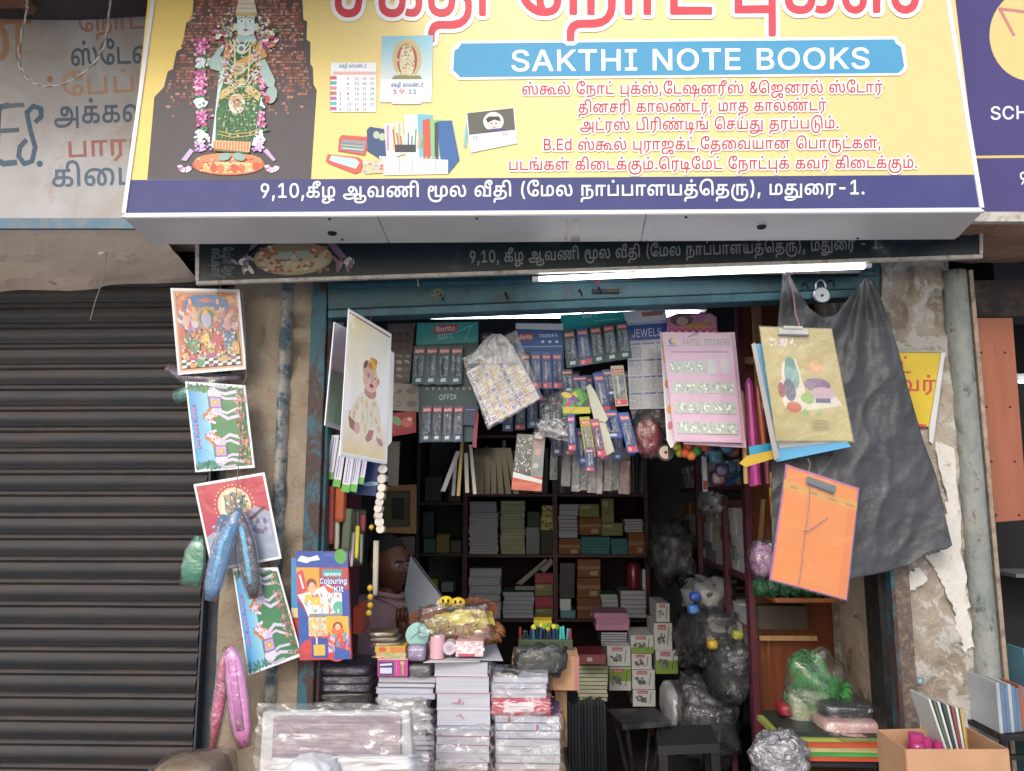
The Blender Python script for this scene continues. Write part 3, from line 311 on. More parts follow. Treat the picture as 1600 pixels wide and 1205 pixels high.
(133,[[60,-5,-11,2,-9,4,-9,7,-9,13,-6,14,-3,13,-2,33,2,20,4,13,5,11,7,10,10,9,9,4,11,2,12,0,11,-2,9,-4,10,-9,7,-10,5,-13,5,-17,1,-35,-6,-28,-11,-20,-8,-8,-9,-5,-10,-3],[62,18,12,1,10,8,7,16,4,21,-1,25,-5,21,-4,8,-6,6,-5,3,-9,1,-11,-2,-7,-5,-4,-6,-6,-16,-2,-25,1,-22,5,-17,9,-12]]),
(133,[[21,-3,-2,3,0,16,1,2,38,2,0,102,-34,-23,-2,3,0,21,33,26,25,0,2,-3,0,-127,31,-1,2,-2,0,-17,-3,-2]]),
(133,[[18,-3,-3,3,1,15,62,69,8,12,2,10,-1,8,-6,9,-8,4,-11,1,-9,-2,-7,-4,-4,-8,-4,-12,-20,-1,-2,3,0,4,3,15,5,8,7,8,9,6,8,3,10,2,12,0,17,-4,14,-11,8,-13,3,-14,-2,-14,-5,-12,-9,-13,-45,-49,61,-1,2,-2,0,-18,-3,-2]]),
(133,[[56,-5,-19,4,-14,9,-10,14,-4,15,3,3,20,0,2,-2,2,-8,5,-6,7,-4,11,-3,18,3,10,8,3,7,1,9,-3,8,-5,8,-12,6,-10,1,-16,0,-3,3,1,17,33,39,-57,0,-2,3,0,17,2,2,88,0,3,-2,-1,-16,-38,-44,19,-5,9,-6,9,-9,7,-16,0,-11,-2,-11,-8,-15,-13,-11,-17,-6]]),
(133,[[80,-3,-2,3,-1,27,-65,0,-3,2,1,18,56,99,3,3,20,0,2,-2,0,-3,-54,-95,40,0,1,43,2,2,18,0,3,-3,0,-41,17,-1,3,-3,-1,-18,-19,-2,-1,-28,-2,-1]]),
(133,[[58,-5,-14,3,-15,9,-5,5,-7,10,-2,10,0,6,2,2,19,0,2,-2,3,-10,6,-6,10,-4,11,0,9,3,9,9,4,11,0,12,-6,13,-7,6,-8,3,-15,0,-16,-7,-17,2,-4,2,8,74,3,2,78,0,2,-2,0,-17,-2,-3,-60,0,-3,-33,14,5,14,0,9,-2,10,-4,8,-6,8,-9,6,-13,2,-10,0,-14,-2,-10,-5,-12,-6,-8,-8,-6,-11,-6,-11,-3]]),
(133,[[60,-5,-12,2,-9,5,-7,5,-8,9,-5,11,-3,9,1,22,3,12,8,15,42,62,2,1,20,0,3,-2,-1,-3,-34,-51,12,0,12,-2,11,-5,9,-8,6,-10,3,-9,0,-24,-6,-15,-5,-8,-9,-8,-15,-7],[62,17,10,1,10,5,6,9,2,10,-1,13,-5,8,-7,6,-10,3,-9,0,-9,-5,-7,-9,-3,-10,1,-10,4,-11,8,-7]]),
(133,[[27,-3,-2,4,63,125,-71,0,-2,3,0,18,3,2,95,-1,2,-2,0,-19,-65,-129,-2,-1]]),
(133,[[59,-5,-20,5,-9,5,-9,8,-8,14,-1,16,3,12,4,8,7,8,8,5,-10,10,-6,14,-1,14,5,14,6,9,13,9,15,4,14,0,15,-3,11,-6,8,-7,6,-10,2,-11,-1,-16,-7,-12,-9,-9,8,-5,9,-11,5,-11,1,-12,-2,-11,-4,-8,-13,-13,-19,-9],[64,17,11,1,10,5,5,6,3,10,-2,10,-6,8,-7,5,-13,2,-11,-1,-10,-6,-5,-7,-3,-8,2,-11,5,-7,11,-6],[64,86,9,1,8,4,4,6,3,8,-1,9,-4,8,-6,4,-10,2,-11,-1,-8,-4,-4,-5,-3,-8,1,-10,5,-7,7,-5]]),
(133,[[37,-3,-2,2,0,3,35,52,-14,-1,-11,3,-12,6,-7,7,-5,8,-4,11,-1,18,1,8,4,12,5,7,13,11,17,6,14,0,9,-1,15,-8,9,-8,5,-7,3,-8,3,-12,-2,-22,-4,-12,-10,-17,-38,-57,-2,-1],[63,73,9,1,9,5,6,7,3,10,-1,12,-5,11,-6,6,-10,3,-12,-1,-8,-5,-6,-8,-3,-11,2,-12,5,-9,6,-6]]),
(57,[[10,-38,-2,4,8,55,3,2,21,0,2,-4,-15,-55,-2,-2]]),
(57,[[24,-4,-6,2,-5,6,-2,5,0,7,3,5,5,5,6,2,7,0,5,-3,4,-5,2,-5,0,-7,-2,-6,-5,-4,-6,-2]]),
(133,[[32,51,-2,3,0,17,2,2,65,0,3,-2,0,-17,-3,-3]]),
(81,[[49,-30,-12,21,-11,33,-4,28,1,24,7,40,8,22,7,14,4,5,19,0,2,-1,0,-3,-11,-25,-9,-34,-4,-23,0,-19,2,-18,4,-16,18,-46,-2,-2]]),
(81,[[10,-30,-2,4,13,29,7,24,4,22,0,17,-2,22,-5,22,-17,45,2,2,19,0,5,-6,7,-14,10,-32,5,-29,0,-32,-4,-21,-5,-17,-16,-35,-2,-1]]),
(132,[[51,-5,-18,4,-15,11,-5,7,-4,9,-2,16,3,11,3,6,9,10,12,10,-10,15,-4,12,-1,14,5,13,6,8,11,6,11,3,12,0,11,-3,9,-6,9,-10,3,-11,-1,-11,-4,-12,-10,-11,-13,-11,25,-30,5,22,19,0,2,-1,0,-19,-4,-11,-5,-11,17,-22,1,-3,-2,-3,-22,0,-10,10,-7,-5,-12,-5,-14,-2],[53,17,12,1,14,7,-30,36,-14,-12,-3,-7,-1,-5,2,-8,4,-6,7,-5],[53,93,15,12,4,7,-1,9,-7,7,-7,1,-6,-2,-5,-3,-3,-6,1,-11]]),
(115,[[41,-5,-9,1,-9,4,-11,10,-6,14,0,11,2,8,7,11,11,7,17,4,32,5,1,7,-1,5,-3,5,-4,3,-7,2,-9,0,-12,-4,-9,-11,-3,-1,-17,6,-2,4,5,9,7,7,12,7,17,4,22,-1,11,-5,6,-4,6,-8,4,-10,1,-7,0,-79,-3,-2,-18,0,-2,2,-1,7,-8,-6,-8,-4],[45,16,8,0,8,2,10,7,5,10,0,14,-34,-6,-10,-5,-3,-7,2,-7,5,-5]]),
(117,[[55,-5,-12,2,-9,4,-8,5,-8,9,-5,10,-4,11,-2,12,1,15,6,22,5,9,9,9,17,9,22,1,14,-3,12,-8,9,-9,5,-14,-3,-2,-17,-4,-7,10,-10,7,-13,2,-11,-4,-9,-10,-5,-15,0,-17,4,-14,5,-8,4,-4,14,-4,9,1,8,4,5,5,4,9,2,1,18,-4,2,-4,-7,-15,-12,-11,-15,-6]]),
(125,[[52,-5,-13,3,-11,6,-10,10,-5,10,-4,10,-2,14,1,19,4,15,5,11,7,8,9,7,10,4,12,2,14,-2,9,-4,8,-8,1,46,2,3,19,0,2,-3,0,-147,-2,-2,-19,0,-2,2,0,10,-7,-7,-9,-5,-10,-2],[57,16,13,3,8,6,5,9,3,15,-1,18,-4,12,-9,10,-10,3,-12,-2,-10,-6,-6,-11,-3,-14,1,-15,5,-15,9,-9]]),
(120,[[56,-5,-12,2,-9,4,-9,6,-7,7,-9,18,-2,12,-1,15,5,21,9,17,11,9,9,5,9,2,12,1,13,-2,11,-5,14,-13,5,-11,3,-9,2,-26,-3,-2,-76,-1,3,-11,4,-8,7,-6,8,-3,11,-1,9,2,8,6,6,9,19,-4,2,-3,-1,-5,-4,-8,-12,-11,-17,-6],[32,66,53,1,-3,11,-7,9,-7,4,-9,1,-10,-2,-8,-5,-5,-7]]),
(126,[[54,-46,-14,2,-13,6,-12,12,-3,4,0,3,17,10,10,-9,10,-5,13,-2,12,3,7,5,4,5,1,7,0,16,-12,-9,-12,-3,-11,0,-10,2,-17,9,-10,14,-6,19,0,22,4,17,6,11,7,8,9,7,10,4,8,2,18,-2,9,-5,8,-7,0,10,2,2,19,0,2,-3,0,-117,-3,-12,-6,-11,-13,-9,-17,-5],[56,21,12,1,10,6,5,8,4,16,-2,16,-4,12,-9,9,-11,3,-12,-2,-9,-7,-6,-9,-3,-14,1,-16,5,-12,9,-8]]),
(51,[[15,-3,-3,3,0,110,3,2,19,0,2,-2,0,-110,-2,-3],[22,124,-6,2,-4,4,-3,6,0,5,3,6,4,4,6,2,6,0,6,-3,4,-4,1,-4,0,-6,-2,-6,-5,-4]]),
(113,[[15,-3,-3,3,0,146,3,3,19,0,2,-3,0,-79,44,45,24,0,3,-2,-1,-3,-44,-45,47,-60,1,-2,-3,-3,-24,1,-39,48,-8,-8,0,-40,-2,-1]]),
(58,[[36,-4,-10,3,-8,6,-4,7,-2,8,0,126,3,3,19,0,2,-3,0,-121,3,-6,11,0,2,-2,3,-16,-4,-4]]),
(121,[[15,-3,-3,3,1,111,2,1,18,0,2,-2,1,-9,9,8,15,4,16,0,13,-6,10,-10,6,-17,0,-82,-2,-1,-18,0,-3,2,-1,77,-2,6,-5,6,-7,3,-8,1,-8,-2,-6,-4,-5,-6,-3,-7,-1,-74,-2,-2]]),
(123,[[55,-5,-12,2,-9,4,-8,5,-8,9,-5,10,-4,11,-2,12,1,15,6,22,5,9,9,9,17,9,22,1,8,-1,10,-4,10,-7,6,-7,6,-11,4,-13,1,-25,-5,-21,-6,-9,-7,-8,-10,-7,-9,-4],[58,16,11,2,10,6,6,10,4,15,-1,14,-5,15,-9,10,-11,4,-13,-2,-10,-7,-5,-10,-4,-15,1,-15,6,-15,8,-8]]),
(125,[[15,-44,-3,3,1,151,2,2,18,0,2,-2,1,-10,9,8,11,5,15,0,15,-3,9,-6,7,-7,6,-8,5,-13,2,-13,0,-17,-5,-22,-5,-9,-8,-9,-9,-6,-11,-4,-12,-1,-12,1,-9,5,-8,7,0,-50,-2,-2],[60,17,13,1,10,7,6,13,2,13,-1,16,-4,12,-9,9,-12,4,-12,-2,-8,-6,-5,-9,-4,-18,1,-15,5,-13,6,-7]]),
(78,[[15,-3,-3,3,1,110,2,2,18,0,2,-2,1,-8,7,7,9,4,20,0,2,-3,-1,-19,-2,-1,-13,1,-8,-2,-9,-7,-4,-6,-1,-6,0,-71,-2,-2]]),
(109,[[47,-5,-16,3,-12,7,-9,13,-2,10,20,5,9,-13,7,-3,9,-1,11,2,7,4,3,6,-1,5,-2,4,-5,3,-31,8,-13,7,-9,12,-2,15,4,12,11,12,17,7,19,0,12,-3,12,-7,7,-9,3,-9,0,-2,-2,-2,-17,-4,-10,13,-8,2,-9,0,-7,-2,-6,-4,-2,-5,1,-6,7,-5,33,-9,11,-7,6,-5,4,-7,2,-16,-3,-8,-4,-7,-10,-9,-15,-6]]),
(68,[[44,-4,-8,1,-9,4,-5,5,-4,7,-3,12,0,66,-14,0,-2,3,1,17,15,2,0,23,3,2,19,0,2,-2,0,-23,20,-1,2,-2,0,-16,-1,-2,-21,-1,0,-64,1,-5,3,-4,5,-1,10,1,2,-1,4,-17,-2,-2,-4,-2]]),
(121,[[48,-4,-13,3,-9,5,-7,9,-5,10,-2,12,1,75,2,2,19,0,2,-1,0,-73,2,-7,3,-6,5,-4,5,-3,10,0,7,1,7,5,4,6,2,7,1,73,3,2,19,0,2,-3,0,-110,-3,-2,-18,0,-2,2,0,10,-8,-7,-7,-4,-9,-2]]),
(115,[[21,-45,-8,2,-2,3,4,17,3,2,11,-2,5,3,5,6,5,13,-41,108,0,4,2,1,20,0,2,-1,29,-82,29,81,2,2,21,0,2,-2,-1,-4,-50,-131,-6,-8,-8,-7,-12,-4]])]
LETTERS = [((2949,),[0]),((2950,),[1]),((2965,),[2]),((2965,3006),[2,3]),((2965,3007),[2,4]),((2965,3008),[5]),((2965,3009),[6]),((2965,3010),[7]),((2965,3021),[8]),((2969,3021),[9]),((2970,),[10]),((2970,3014),[11,10]),((2972,),[12]),((2972,3014),[11,12]),((2975,),[13]),((2975,3007),[14]),((2975,3009),[15]),((2975,3015),[16,13]),((2975,3016),[17,13]),((2975,3019),[16,13,3]),((2975,3021),[18]),((2979,3007),[19,4]),((2979,3021),[20]),((2980,),[21]),((2980,3007),[21,4]),((2980,3009),[22]),((2980,3014),[11,21]),((2980,3015),[16,21]),((2980,3021),[23]),((2984,3006),[24,3]),((2984,3019),[16,24,3]),((2985,),[25]),((2986,),[26]),((2986,3006),[26,3]),((2986,3007),[26,4]),((2986,3009),[27]),((2986,3015),[16,26]),((2986,3018),[11,26,3]),((2986,3021),[28]),((2990,),[29]),((2990,3006),[29,3]),((2990,3010),[30]),((2990,3015),[16,29]),((2990,3021),[31]),((2991,),[32]),((2991,3006),[32,3]),((2991,3021),[33]),((2992,),[34]),((2992,3006),[34,3]),((2992,3007),[34,4]),((2992,3008),[35]),((2992,3009),[36]),((2992,3014),[11,34]),((2992,3016),[17,34]),((2992,3021),[37]),((2994,),[38]),((2994,3021),[39]),((2995,),[40]),((2995,3021),[41]),((2996,),[42]),((2997,),[43]),((2997,3008),[44]),((2997,3009),[45]),((2997,3016),[17,43]),((2999,),[46]),((3000,3021),[47]),((65,),[48]),((66,),[49]),((67,),[50]),((68,),[51]),((69,),[52]),((70,),[53]),((71,),[54]),((72,),[55]),((73,),[56]),((74,),[57]),((75,),[58]),((76,),[59]),((77,),[60]),((78,),[61]),((79,),[62]),((80,),[63]),((82,),[64]),((83,),[65]),((84,),[66]),((85,),[67]),((86,),[68]),((87,),[69]),((88,),[70]),((89,),[71]),((48,),[72]),((49,),[73]),((50,),[74]),((51,),[75]),((52,),[76]),((53,),[77]),((54,),[78]),((55,),[79]),((56,),[80]),((57,),[81]),((44,),[82]),((46,),[83]),((45,),[84]),((40,),[85]),((41,),[86]),((38,),[87]),((97,),[88]),((99,),[89]),((100,),[90]),((101,),[91]),((103,),[92]),((105,),[93]),((107,),[94]),((108,),[95]),((110,),[96]),((111,),[97]),((112,),[98]),((114,),[99]),((115,),[100]),((116,),[101]),((117,),[102]),((121,),[103])]
GL = {}
def inside(p, l):
    r = False
    for i in range(len(l)):
        (x0, y0), (x1, y1) = l[i - 1], l[i]
        if (y0 > p[1]) != (y1 > p[1]) and p[0] < (x1 - x0) * (p[1] - y0) / (y1 - y0) + x0: r = not r
    return r
def load_glyphs():
    done = []
    for adv, raw in SHAPES:
        loops = []
        for L in raw:
            x, y = L[0], L[1]; l = [(x, y)]
            for i in range(2, len(L), 2): x += L[i]; y += L[i + 1]; l.append((x, y))
            loops.append(l)
        dep = [sum(inside(l[0], m) for m in loops if m is not l) for l in loops]; tris = []
        for l, dp in zip(loops, dep):
            if dp % 2: continue
            hs = [m for m, dm in zip(loops, dep) if dm == dp + 1 and inside(m[0], l)]
            tris.append((l + [q for m in hs for q in m], [tuple(t) for t in tessellate_polygon([[Vector((x, y, 0)) for x, y in c] for c in [l] + hs])]))
        done.append((adv, tris))
    for codes, ids in LETTERS:
        x = 0; out = []
        for n_, g in enumerate(ids):
            for pts, tris in done[g][1]: out.append(([(u + x, v) for u, v in pts], tris, n_))
            x += done[g][0]
        GL[''.join(map(chr, codes))] = (x + 2, out)
def clusters(s):
    out = []
    for ch in s:
        if out and 0x0BBE <= ord(ch) <= 0x0BCD: out[-1] += ch
        else: out.append(ch)
    return out
class Art:
    """flat print: coloured shapes laid on a real plane, given in picture coordinates"""
    def __init__(s, pl, base=0.00025, step=0.000006): s.pl = pl; s.z = base; s.step = step; s.mb = MB()
    def up(s, n=1): s.z += s.step * n
    def poly(s, pts, col, keep=False):
        if not keep: s.up()
        c = hx(col) if isinstance(col, str) else col
        q = [s.pl.hit(x, y, s.z) for x, y in pts]
        if len(pts) > 4:
            t = tessellate_polygon([[Vector((x, y, 0)) for x, y in pts]]); s.mb.add(q, [tuple(k) for k in t], 0, c)
        else: s.mb.add(q, [tuple(range(len(q)))], 0, c)
    def rect(s, x0, y0, x1, y1, col, keep=False): s.poly([(x0, y0), (x1, y0), (x1, y1), (x0, y1)], col, keep)
    def ell(s, cx, cy, rx, ry, col, rot=0, n=18, keep=False):
        a = R(rot); s.poly([(cx + rx * math.cos(t) * math.cos(a) - ry * math.sin(t) * math.sin(a), cy + rx * math.cos(t) * math.sin(a) + ry * math.sin(t) * math.cos(a)) for t in (2 * math.pi * i / n for i in range(n))], col, keep)
    def line(s, pts, w, col):
        c = hx(col); s.up()
        for (x0, y0), (x1, y1) in zip(pts, pts[1:]):
            L = math.hypot(x1 - x0, y1 - y0) or 1; nx, ny = -(y1 - y0) / L * w / 2, (x1 - x0) / L * w / 2; ex, ey = (x1 - x0) / L * w * .3, (y1 - y0) / L * w * .3
            s.up(0.3); s.poly([(x0 + nx - ex, y0 + ny - ey), (x1 + nx + ex, y1 + ny + ey), (x1 - nx + ex, y1 - ny + ey), (x0 - nx - ex, y0 - ny - ey)], c, True)
    def grad(s, quad, cols, nu=8, nv=4, fn=None):
        s.up(); tl, tr, br, bl = quad; C = [hx(c) for c in cols]
        def at(u, v): return tuple((tl[k] * (1 - u) + tr[k] * u) * (1 - v) + (bl[k] * (1 - u) + br[k] * u) * v for k in (0, 1))
        def cc(u, v): return tuple((C[0][k] * (1 - u) + C[1][k] * u) * (1 - v) + (C[3][k] * (1 - u) + C[2][k] * u) * v for k in range(4))
        if fn: cc = fn
        for j in range(nv):
            for i in range(nu):
                uv = [(i / nu, j / nv), ((i + 1) / nu, j / nv), ((i + 1) / nu, (j + 1) / nv), (i / nu, (j + 1) / nv)]
                s.mb.add([s.pl.hit(*at(*q), s.z) for q in uv], [(0, 1, 2, 3)], 0, [cc(*q) for q in uv])
    def text(s, t, p0, p1, h, col, outline=None, ow=2.0, slant=0.0, ref=None, condense=None):
        """t between picture points p0 and p1 on the baseline; h = letter height in picture pixels"""
        cl = clusters(t); adv = [GL[c][0] if c in GL else 70 for c in cl]; W = sum(adv) or 1
        if ref is None: ref = 110 if any(ord(c[0]) > 0xB80 for c in cl) else 145
        dx, dy = (p1[0] - p0[0]), (p1[1] - p0[1]); L = math.hypot(dx, dy); ux, uy = dx / W, dy / W
        k = h / ref; vx, vy = dy / L * k + slant * dx / L * k, -dx / L * k + slant * dy / L * k
        def draw(ox, oy, c, dz):
            x = 0.0; s.z += dz
            for n_, (q, a) in enumerate(zip(cl, adv)):
                if q in GL:
                    for pts, tris, e_ in GL[q][1]:
                        s.mb.add([s.pl.hit(p0[0] + (x + u) * ux + v * vx + ox, p0[1] + (x + u) * uy + v * vy + oy, s.z + ((n_ % 2) * 2 + e_ % 2) * s.step * 0.2) for u, v in pts], tris, 0, c)
                x += a
        if outline:
            s.up(); oc = hx(outline); nn = 10 if ow > 3 else 8
            for i in range(nn): draw(ow * math.cos(2 * math.pi * i / nn), ow * math.sin(2 * math.pi * i / nn), oc, s.step * 0.25)
            s.up()
        s.up(); draw(0, 0, hx(col) if isinstance(col, str) else col, 0); s.up()
    def build(s, name='print', parent=None, m=None): return s.mb.build(name, m or PRINT, parent)
def order(i, n, a='top', b='bottom'):
    w = ['first', 'second', 'third', 'fourth', 'fifth', 'sixth', 'seventh', 'eighth', 'ninth', 'tenth', 'eleventh', 'twelfth', 'thirteenth', 'fourteenth', 'fifteenth', 'sixteenth', 'seventeenth', 'eighteenth', 'nineteenth', 'twentieth'] + ['%dth' % k for k in range(21, 60)]
    if n > 1 and i == 0: return {'top': 'topmost', 'left': 'leftmost'}.get(a, 'first')
    if n > 1 and i == n - 1: return {'bottom': 'lowest', 'right': 'rightmost'}.get(b, 'last')
    if i > n / 2: return w[n - 1 - i] + ' from the ' + b
    return w[i] + ' from the ' + a
def cen(poly): return (sum(p[0] for p in poly) / len(poly), sum(p[1] for p in poly) / len(poly))
def card(name, label, cat, poly, pl, th, m, art=None, group=None, pm=None, part='backing', pname='print', bevel=0.0):
    """a flat thing: a board of real thickness with its print as a second part"""
    c = cen(poly); o = pl.hit(*c); t = thing(name, label, cat, o, group)
    MB().slab(poly, pl, th).build(part, m, t, bevel=bevel)
    if art:
        a = Art(pl); art(a); a.build(pname, t, pm or PRINT)
    return t
# ------------------------------------------------------------------ shared materials
STEEL = mat('brushed steel', 'a8aaad', 0.3, 0.15, 20, metal=1.0)
DARKMETAL = mat('dark old metal', '2a2c30', 0.55, 0.4, 15, metal=0.6, dirt='5a4436')
TEAL = mat('flaking teal paint', '35626e', 0.5, 0.35, 5, dirt='3a3230', dirt_amt=0.35, bump=0.003, bsc=40, stretch=(1, 1, 0.6))
WHITEP = mat('white plastic', 'd8d8da', 0.4, 0.08, 4)
CARD = mat('cardboard', 'b98f6c', 0.8, 0.15, 8, bump=0.0004, bsc=300)
DCARD = mat('brown carton', '8a5a3a', 0.8, 0.2, 8)
OLIVE = mat('olive carton', '8f8a5c', 0.8, 0.2, 8)
MAROON = mat('maroon painted wood', '521c2e', 0.5, 0.3, 9, dirt='2a1216')
WOOD = mat('brown laminated wood', '7a4226', 0.5, 0.35, 3, stretch=(6, 6, 0.5), dirt='c08a5a', dirt_amt=0.15)
LWOOD = mat('pale plywood', 'c09468', 0.65, 0.25, 4, stretch=(8, 8, 0.6))
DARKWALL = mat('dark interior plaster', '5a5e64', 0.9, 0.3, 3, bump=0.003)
PAGES = None
def pages_mat():
    k = N('page edges'); v = k.coord((1, 1, 1)); w = k.n('TexNoise', i_Scale=1.0, i_Detail=2.0)
    mp = k.n('Mapping'); mp.inputs['Scale'].default_value = (3, 3, 900); k.l(v, mp.inputs[0]); k.l(mp.outputs[0], w.inputs['Vector'])
    c = k.mix(k.ramp(w.outputs[0], 0.3, 0.7), hx('a4a4b0'), hx('c6c7d0')); k.l(c, k.b.inputs['Base Color']); k.setp(Roughness=0.8)
    k.bump(w.outputs[0], 0.001); return k.m
PAGES = pages_mat()
def plaster_mat(name, a, b, c, sc=3.0, bump=0.012, white=0.56, print_=0):
    k = N(name); v = k.coord(rnd=False); n1 = k.noise(v, sc, 8, 0.7, 0.4); n2 = k.noise(v, sc * 3.1, 9, 0.72, 0.8); n3 = k.noise(v, sc * 0.7, 6, 0.6)
    x = k.mix(k.ramp(n1, 0.4, 0.62), hx(a), hx(b)); x = k.mix(k.ramp(n2, white, white + 0.05), x, hx(c))
    n4 = k.noise(v, sc * 6, 9, 0.8); x = k.mix(k.ramp(n4, 0.6, 0.72), x, hx('4a3a30'))
    n5 = k.noise(v, 90, 4, 0.7); x = k.mix(k.ramp(n5, 0.6, 0.9), x, hx('2e2822'))
    k.l(x, k.b.inputs['Base Color']); k.setp(Roughness=0.9); k.b.inputs['Specular IOR Level'].default_value = 0.2
    s = k.n('Math', operation='ADD'); k.l(n2, s.inputs[0]); k.l(n4, s.inputs[1]); k.bump(s.outputs[0], bump); return k.m
PL_RIGHT = plaster_mat('stained old plaster', 'ab9a88', 'c8bcae', 'd9d5cf', 3.2, 0.02, 0.5)
PL_LEFT = plaster_mat('tan limewashed plaster', 'a08f7c', 'b8a894', 'aca69c', 2.6, 0.016, 0.58)
PL_CREAM = plaster_mat('cream soffit plaster', 'dcc6ae', 'e4d2bc', 'd0bca6', 1.6, 0.004, 0.7)
PL_BROWN = plaster_mat('raw brown plaster', 'a07a64', 'b48e74', '7f5844', 3.0, 0.014, 0.62)

# ------------------------------------------------------------------ setting: street, shop shell
def struct(name, mb, m, **k): return tag(mb.build(name, m, **k), kind='structure')
ASPH = mat('street paving', 'b2b4b9', 0.9, 0.3, 1.5, bump=0.004, bsc=30)
g = MB(); g.box((-60, -60, -0.3), (60, 2.0, 0)); struct('street', g, ASPH)
YF, YB = 2.42, 5.05                         # shop front and shop back
XL = P(500, 800, YF).x; XR = P(1380, 800, YF).x
XRI = XR + 0.02
zL = P(515, 497, 2.37).z                       # underside of the lintel
g = MB(); g.box((-1.35, 2.0, 0.0), (1.9, YB + 0.2, 0.15)); struct('shop_floor', g, mat('dark cement floor', '3c3a38', 0.8, 0.3, 5))
g = MB(); g.box((-4, 2.0, -0.3), (-1.352, 3.2, 0.12)); g.box((1.902, 2.0, -0.3), (4, 3.2, 0.12)); struct('step', g, mat('cement step', '77706a', 0.9, 0.3, 5))
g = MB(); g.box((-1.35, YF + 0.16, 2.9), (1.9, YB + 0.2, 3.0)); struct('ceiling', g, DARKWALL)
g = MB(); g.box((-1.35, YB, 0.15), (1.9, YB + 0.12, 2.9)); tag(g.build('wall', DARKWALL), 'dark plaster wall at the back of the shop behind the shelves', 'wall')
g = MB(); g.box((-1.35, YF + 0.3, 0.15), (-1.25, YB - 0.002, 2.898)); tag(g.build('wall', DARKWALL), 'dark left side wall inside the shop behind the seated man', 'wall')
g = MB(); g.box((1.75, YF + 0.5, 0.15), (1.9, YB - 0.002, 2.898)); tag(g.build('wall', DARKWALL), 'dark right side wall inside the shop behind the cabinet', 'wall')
# wall above everything, behind the signs
g = MB(); g.box((-4, 2.62, zL + 0.32), (4, 2.8, 6.0)); tag(g.build('wall', plaster_mat('upper facade plaster', '8a8078', '9a9088', '7a7068')), 'plain building wall high above the shop behind the signboards', 'wall')

def rough_face(x0, x1, z0, z1, Y, depth, m, name, label, cat='pillar', amp=0.008, nsc=7, nu=40, nv=160, chips=(), lean=None):
    """a plaster pier whose front face is really uneven: noise plus knocked-out hollows"""
    def f(u, v):
        x = x0 + (x1 - x0) * u; z = z0 + (z1 - z0) * v
        if lean: x += lean(z) 
        d = amp * noise.fractal(Vector((x * nsc, z * nsc, 3.1)), 0.8, 2.0, 6)
        for cx, cz, rx, rz, dp in chips:
            q = ((x - cx) / rx) ** 2 + ((z - cz) / rz) ** 2 + 0.5 * noise.noise(Vector((x * 22, z * 22, 0)))
            if q < 1: d += dp * (1 - q) ** 0.4
        return Vector((x, Y + d, z))
    mb = MB(); mb.grid(lambda u, v: f(u, 1 - v), nu, nv)
    n = len(mb.v); fr = [f(0, 0), f(1, 0), f(1, 1), f(0, 1)]; bk = [Vector((q.x, Y + depth, q.z)) for q in fr]
    for u in (0, 1):
        mb.grid(lambda a, v: (lambda q: Vector((q.x, q.y + depth * a if a == 0 else Y + depth, q.z)))(f(u, 1 - v)), 1, nv)
    mb.add([bk[0], bk[1], bk[2], bk[3]], [(0, 1, 2, 3)])
    o = mb.build(name, m, smooth=True); return tag(o, label, cat)
# left pier between shutter and doorway
xa = P(352, 800, 2.40).x; xb = P(478, 800, 2.40).x
def PP(px, py, Y=2.40): q = P(px, py, Y); return q.x, q.z
ch = []
for px, py, rx, rz, d in ((470, 500, .04, .03, .03), (472, 545, .035, .03, .03), (405, 520, .015, .05, .02), (455, 560, .02, .06, .015), (467, 850, .03, .04, .02), (445, 860, .02, .03, .012)):
    x, z = PP(px, py); ch.append((x, z, rx, rz, d))
rough_face(xa - 0.005, xb, 0.12, zL + 0.5, 2.40, 0.3, PL_LEFT, 'plaster_pillar', 'tan limewashed plaster pier between the closed shutter and the doorway', amp=0.012, chips=ch)
# raised pale and blue flaking strip up the left pier
k = N('blue and white flaking paint'); v = k.coord(rnd=False); x = k.mix(k.ramp(k.noise(v, 14, 9, 0.75), 0.47, 0.56), hx('a3a09a'), hx('4c6270')); x = k.mix(k.ramp(k.noise(v, 60, 5, 0.8), 0.55, 0.7), x, hx('77664f'))
k.l(x, k.b.inputs['Base Color']); k.setp(Roughness=0.8); k.bump(k.noise(v, 50, 6, 0.8), 0.008); FLAKE = k.m
p0, p1 = P(424, 800, 2.39), P(442, 800, 2.39)
mb = MB(); mb.grid(lambda u, v: Vector((p0.x + (p1.x - p0.x) * u * 1.1 + 0.004 * noise.noise(Vector((0, v * 30, u))), 2.398 - 0.028 * math.sin(math.pi * u) ** 0.6 + 0.003 * noise.noise(Vector((u * 9, v * 60, 1))), zL + 0.45 - v * (zL + 0.3))), 8, 120)
tag(mb.build('drain_pipe', FLAKE, smooth=True), 'old pipe painted over in flaking blue and white on the left plaster pier', 'pipe')
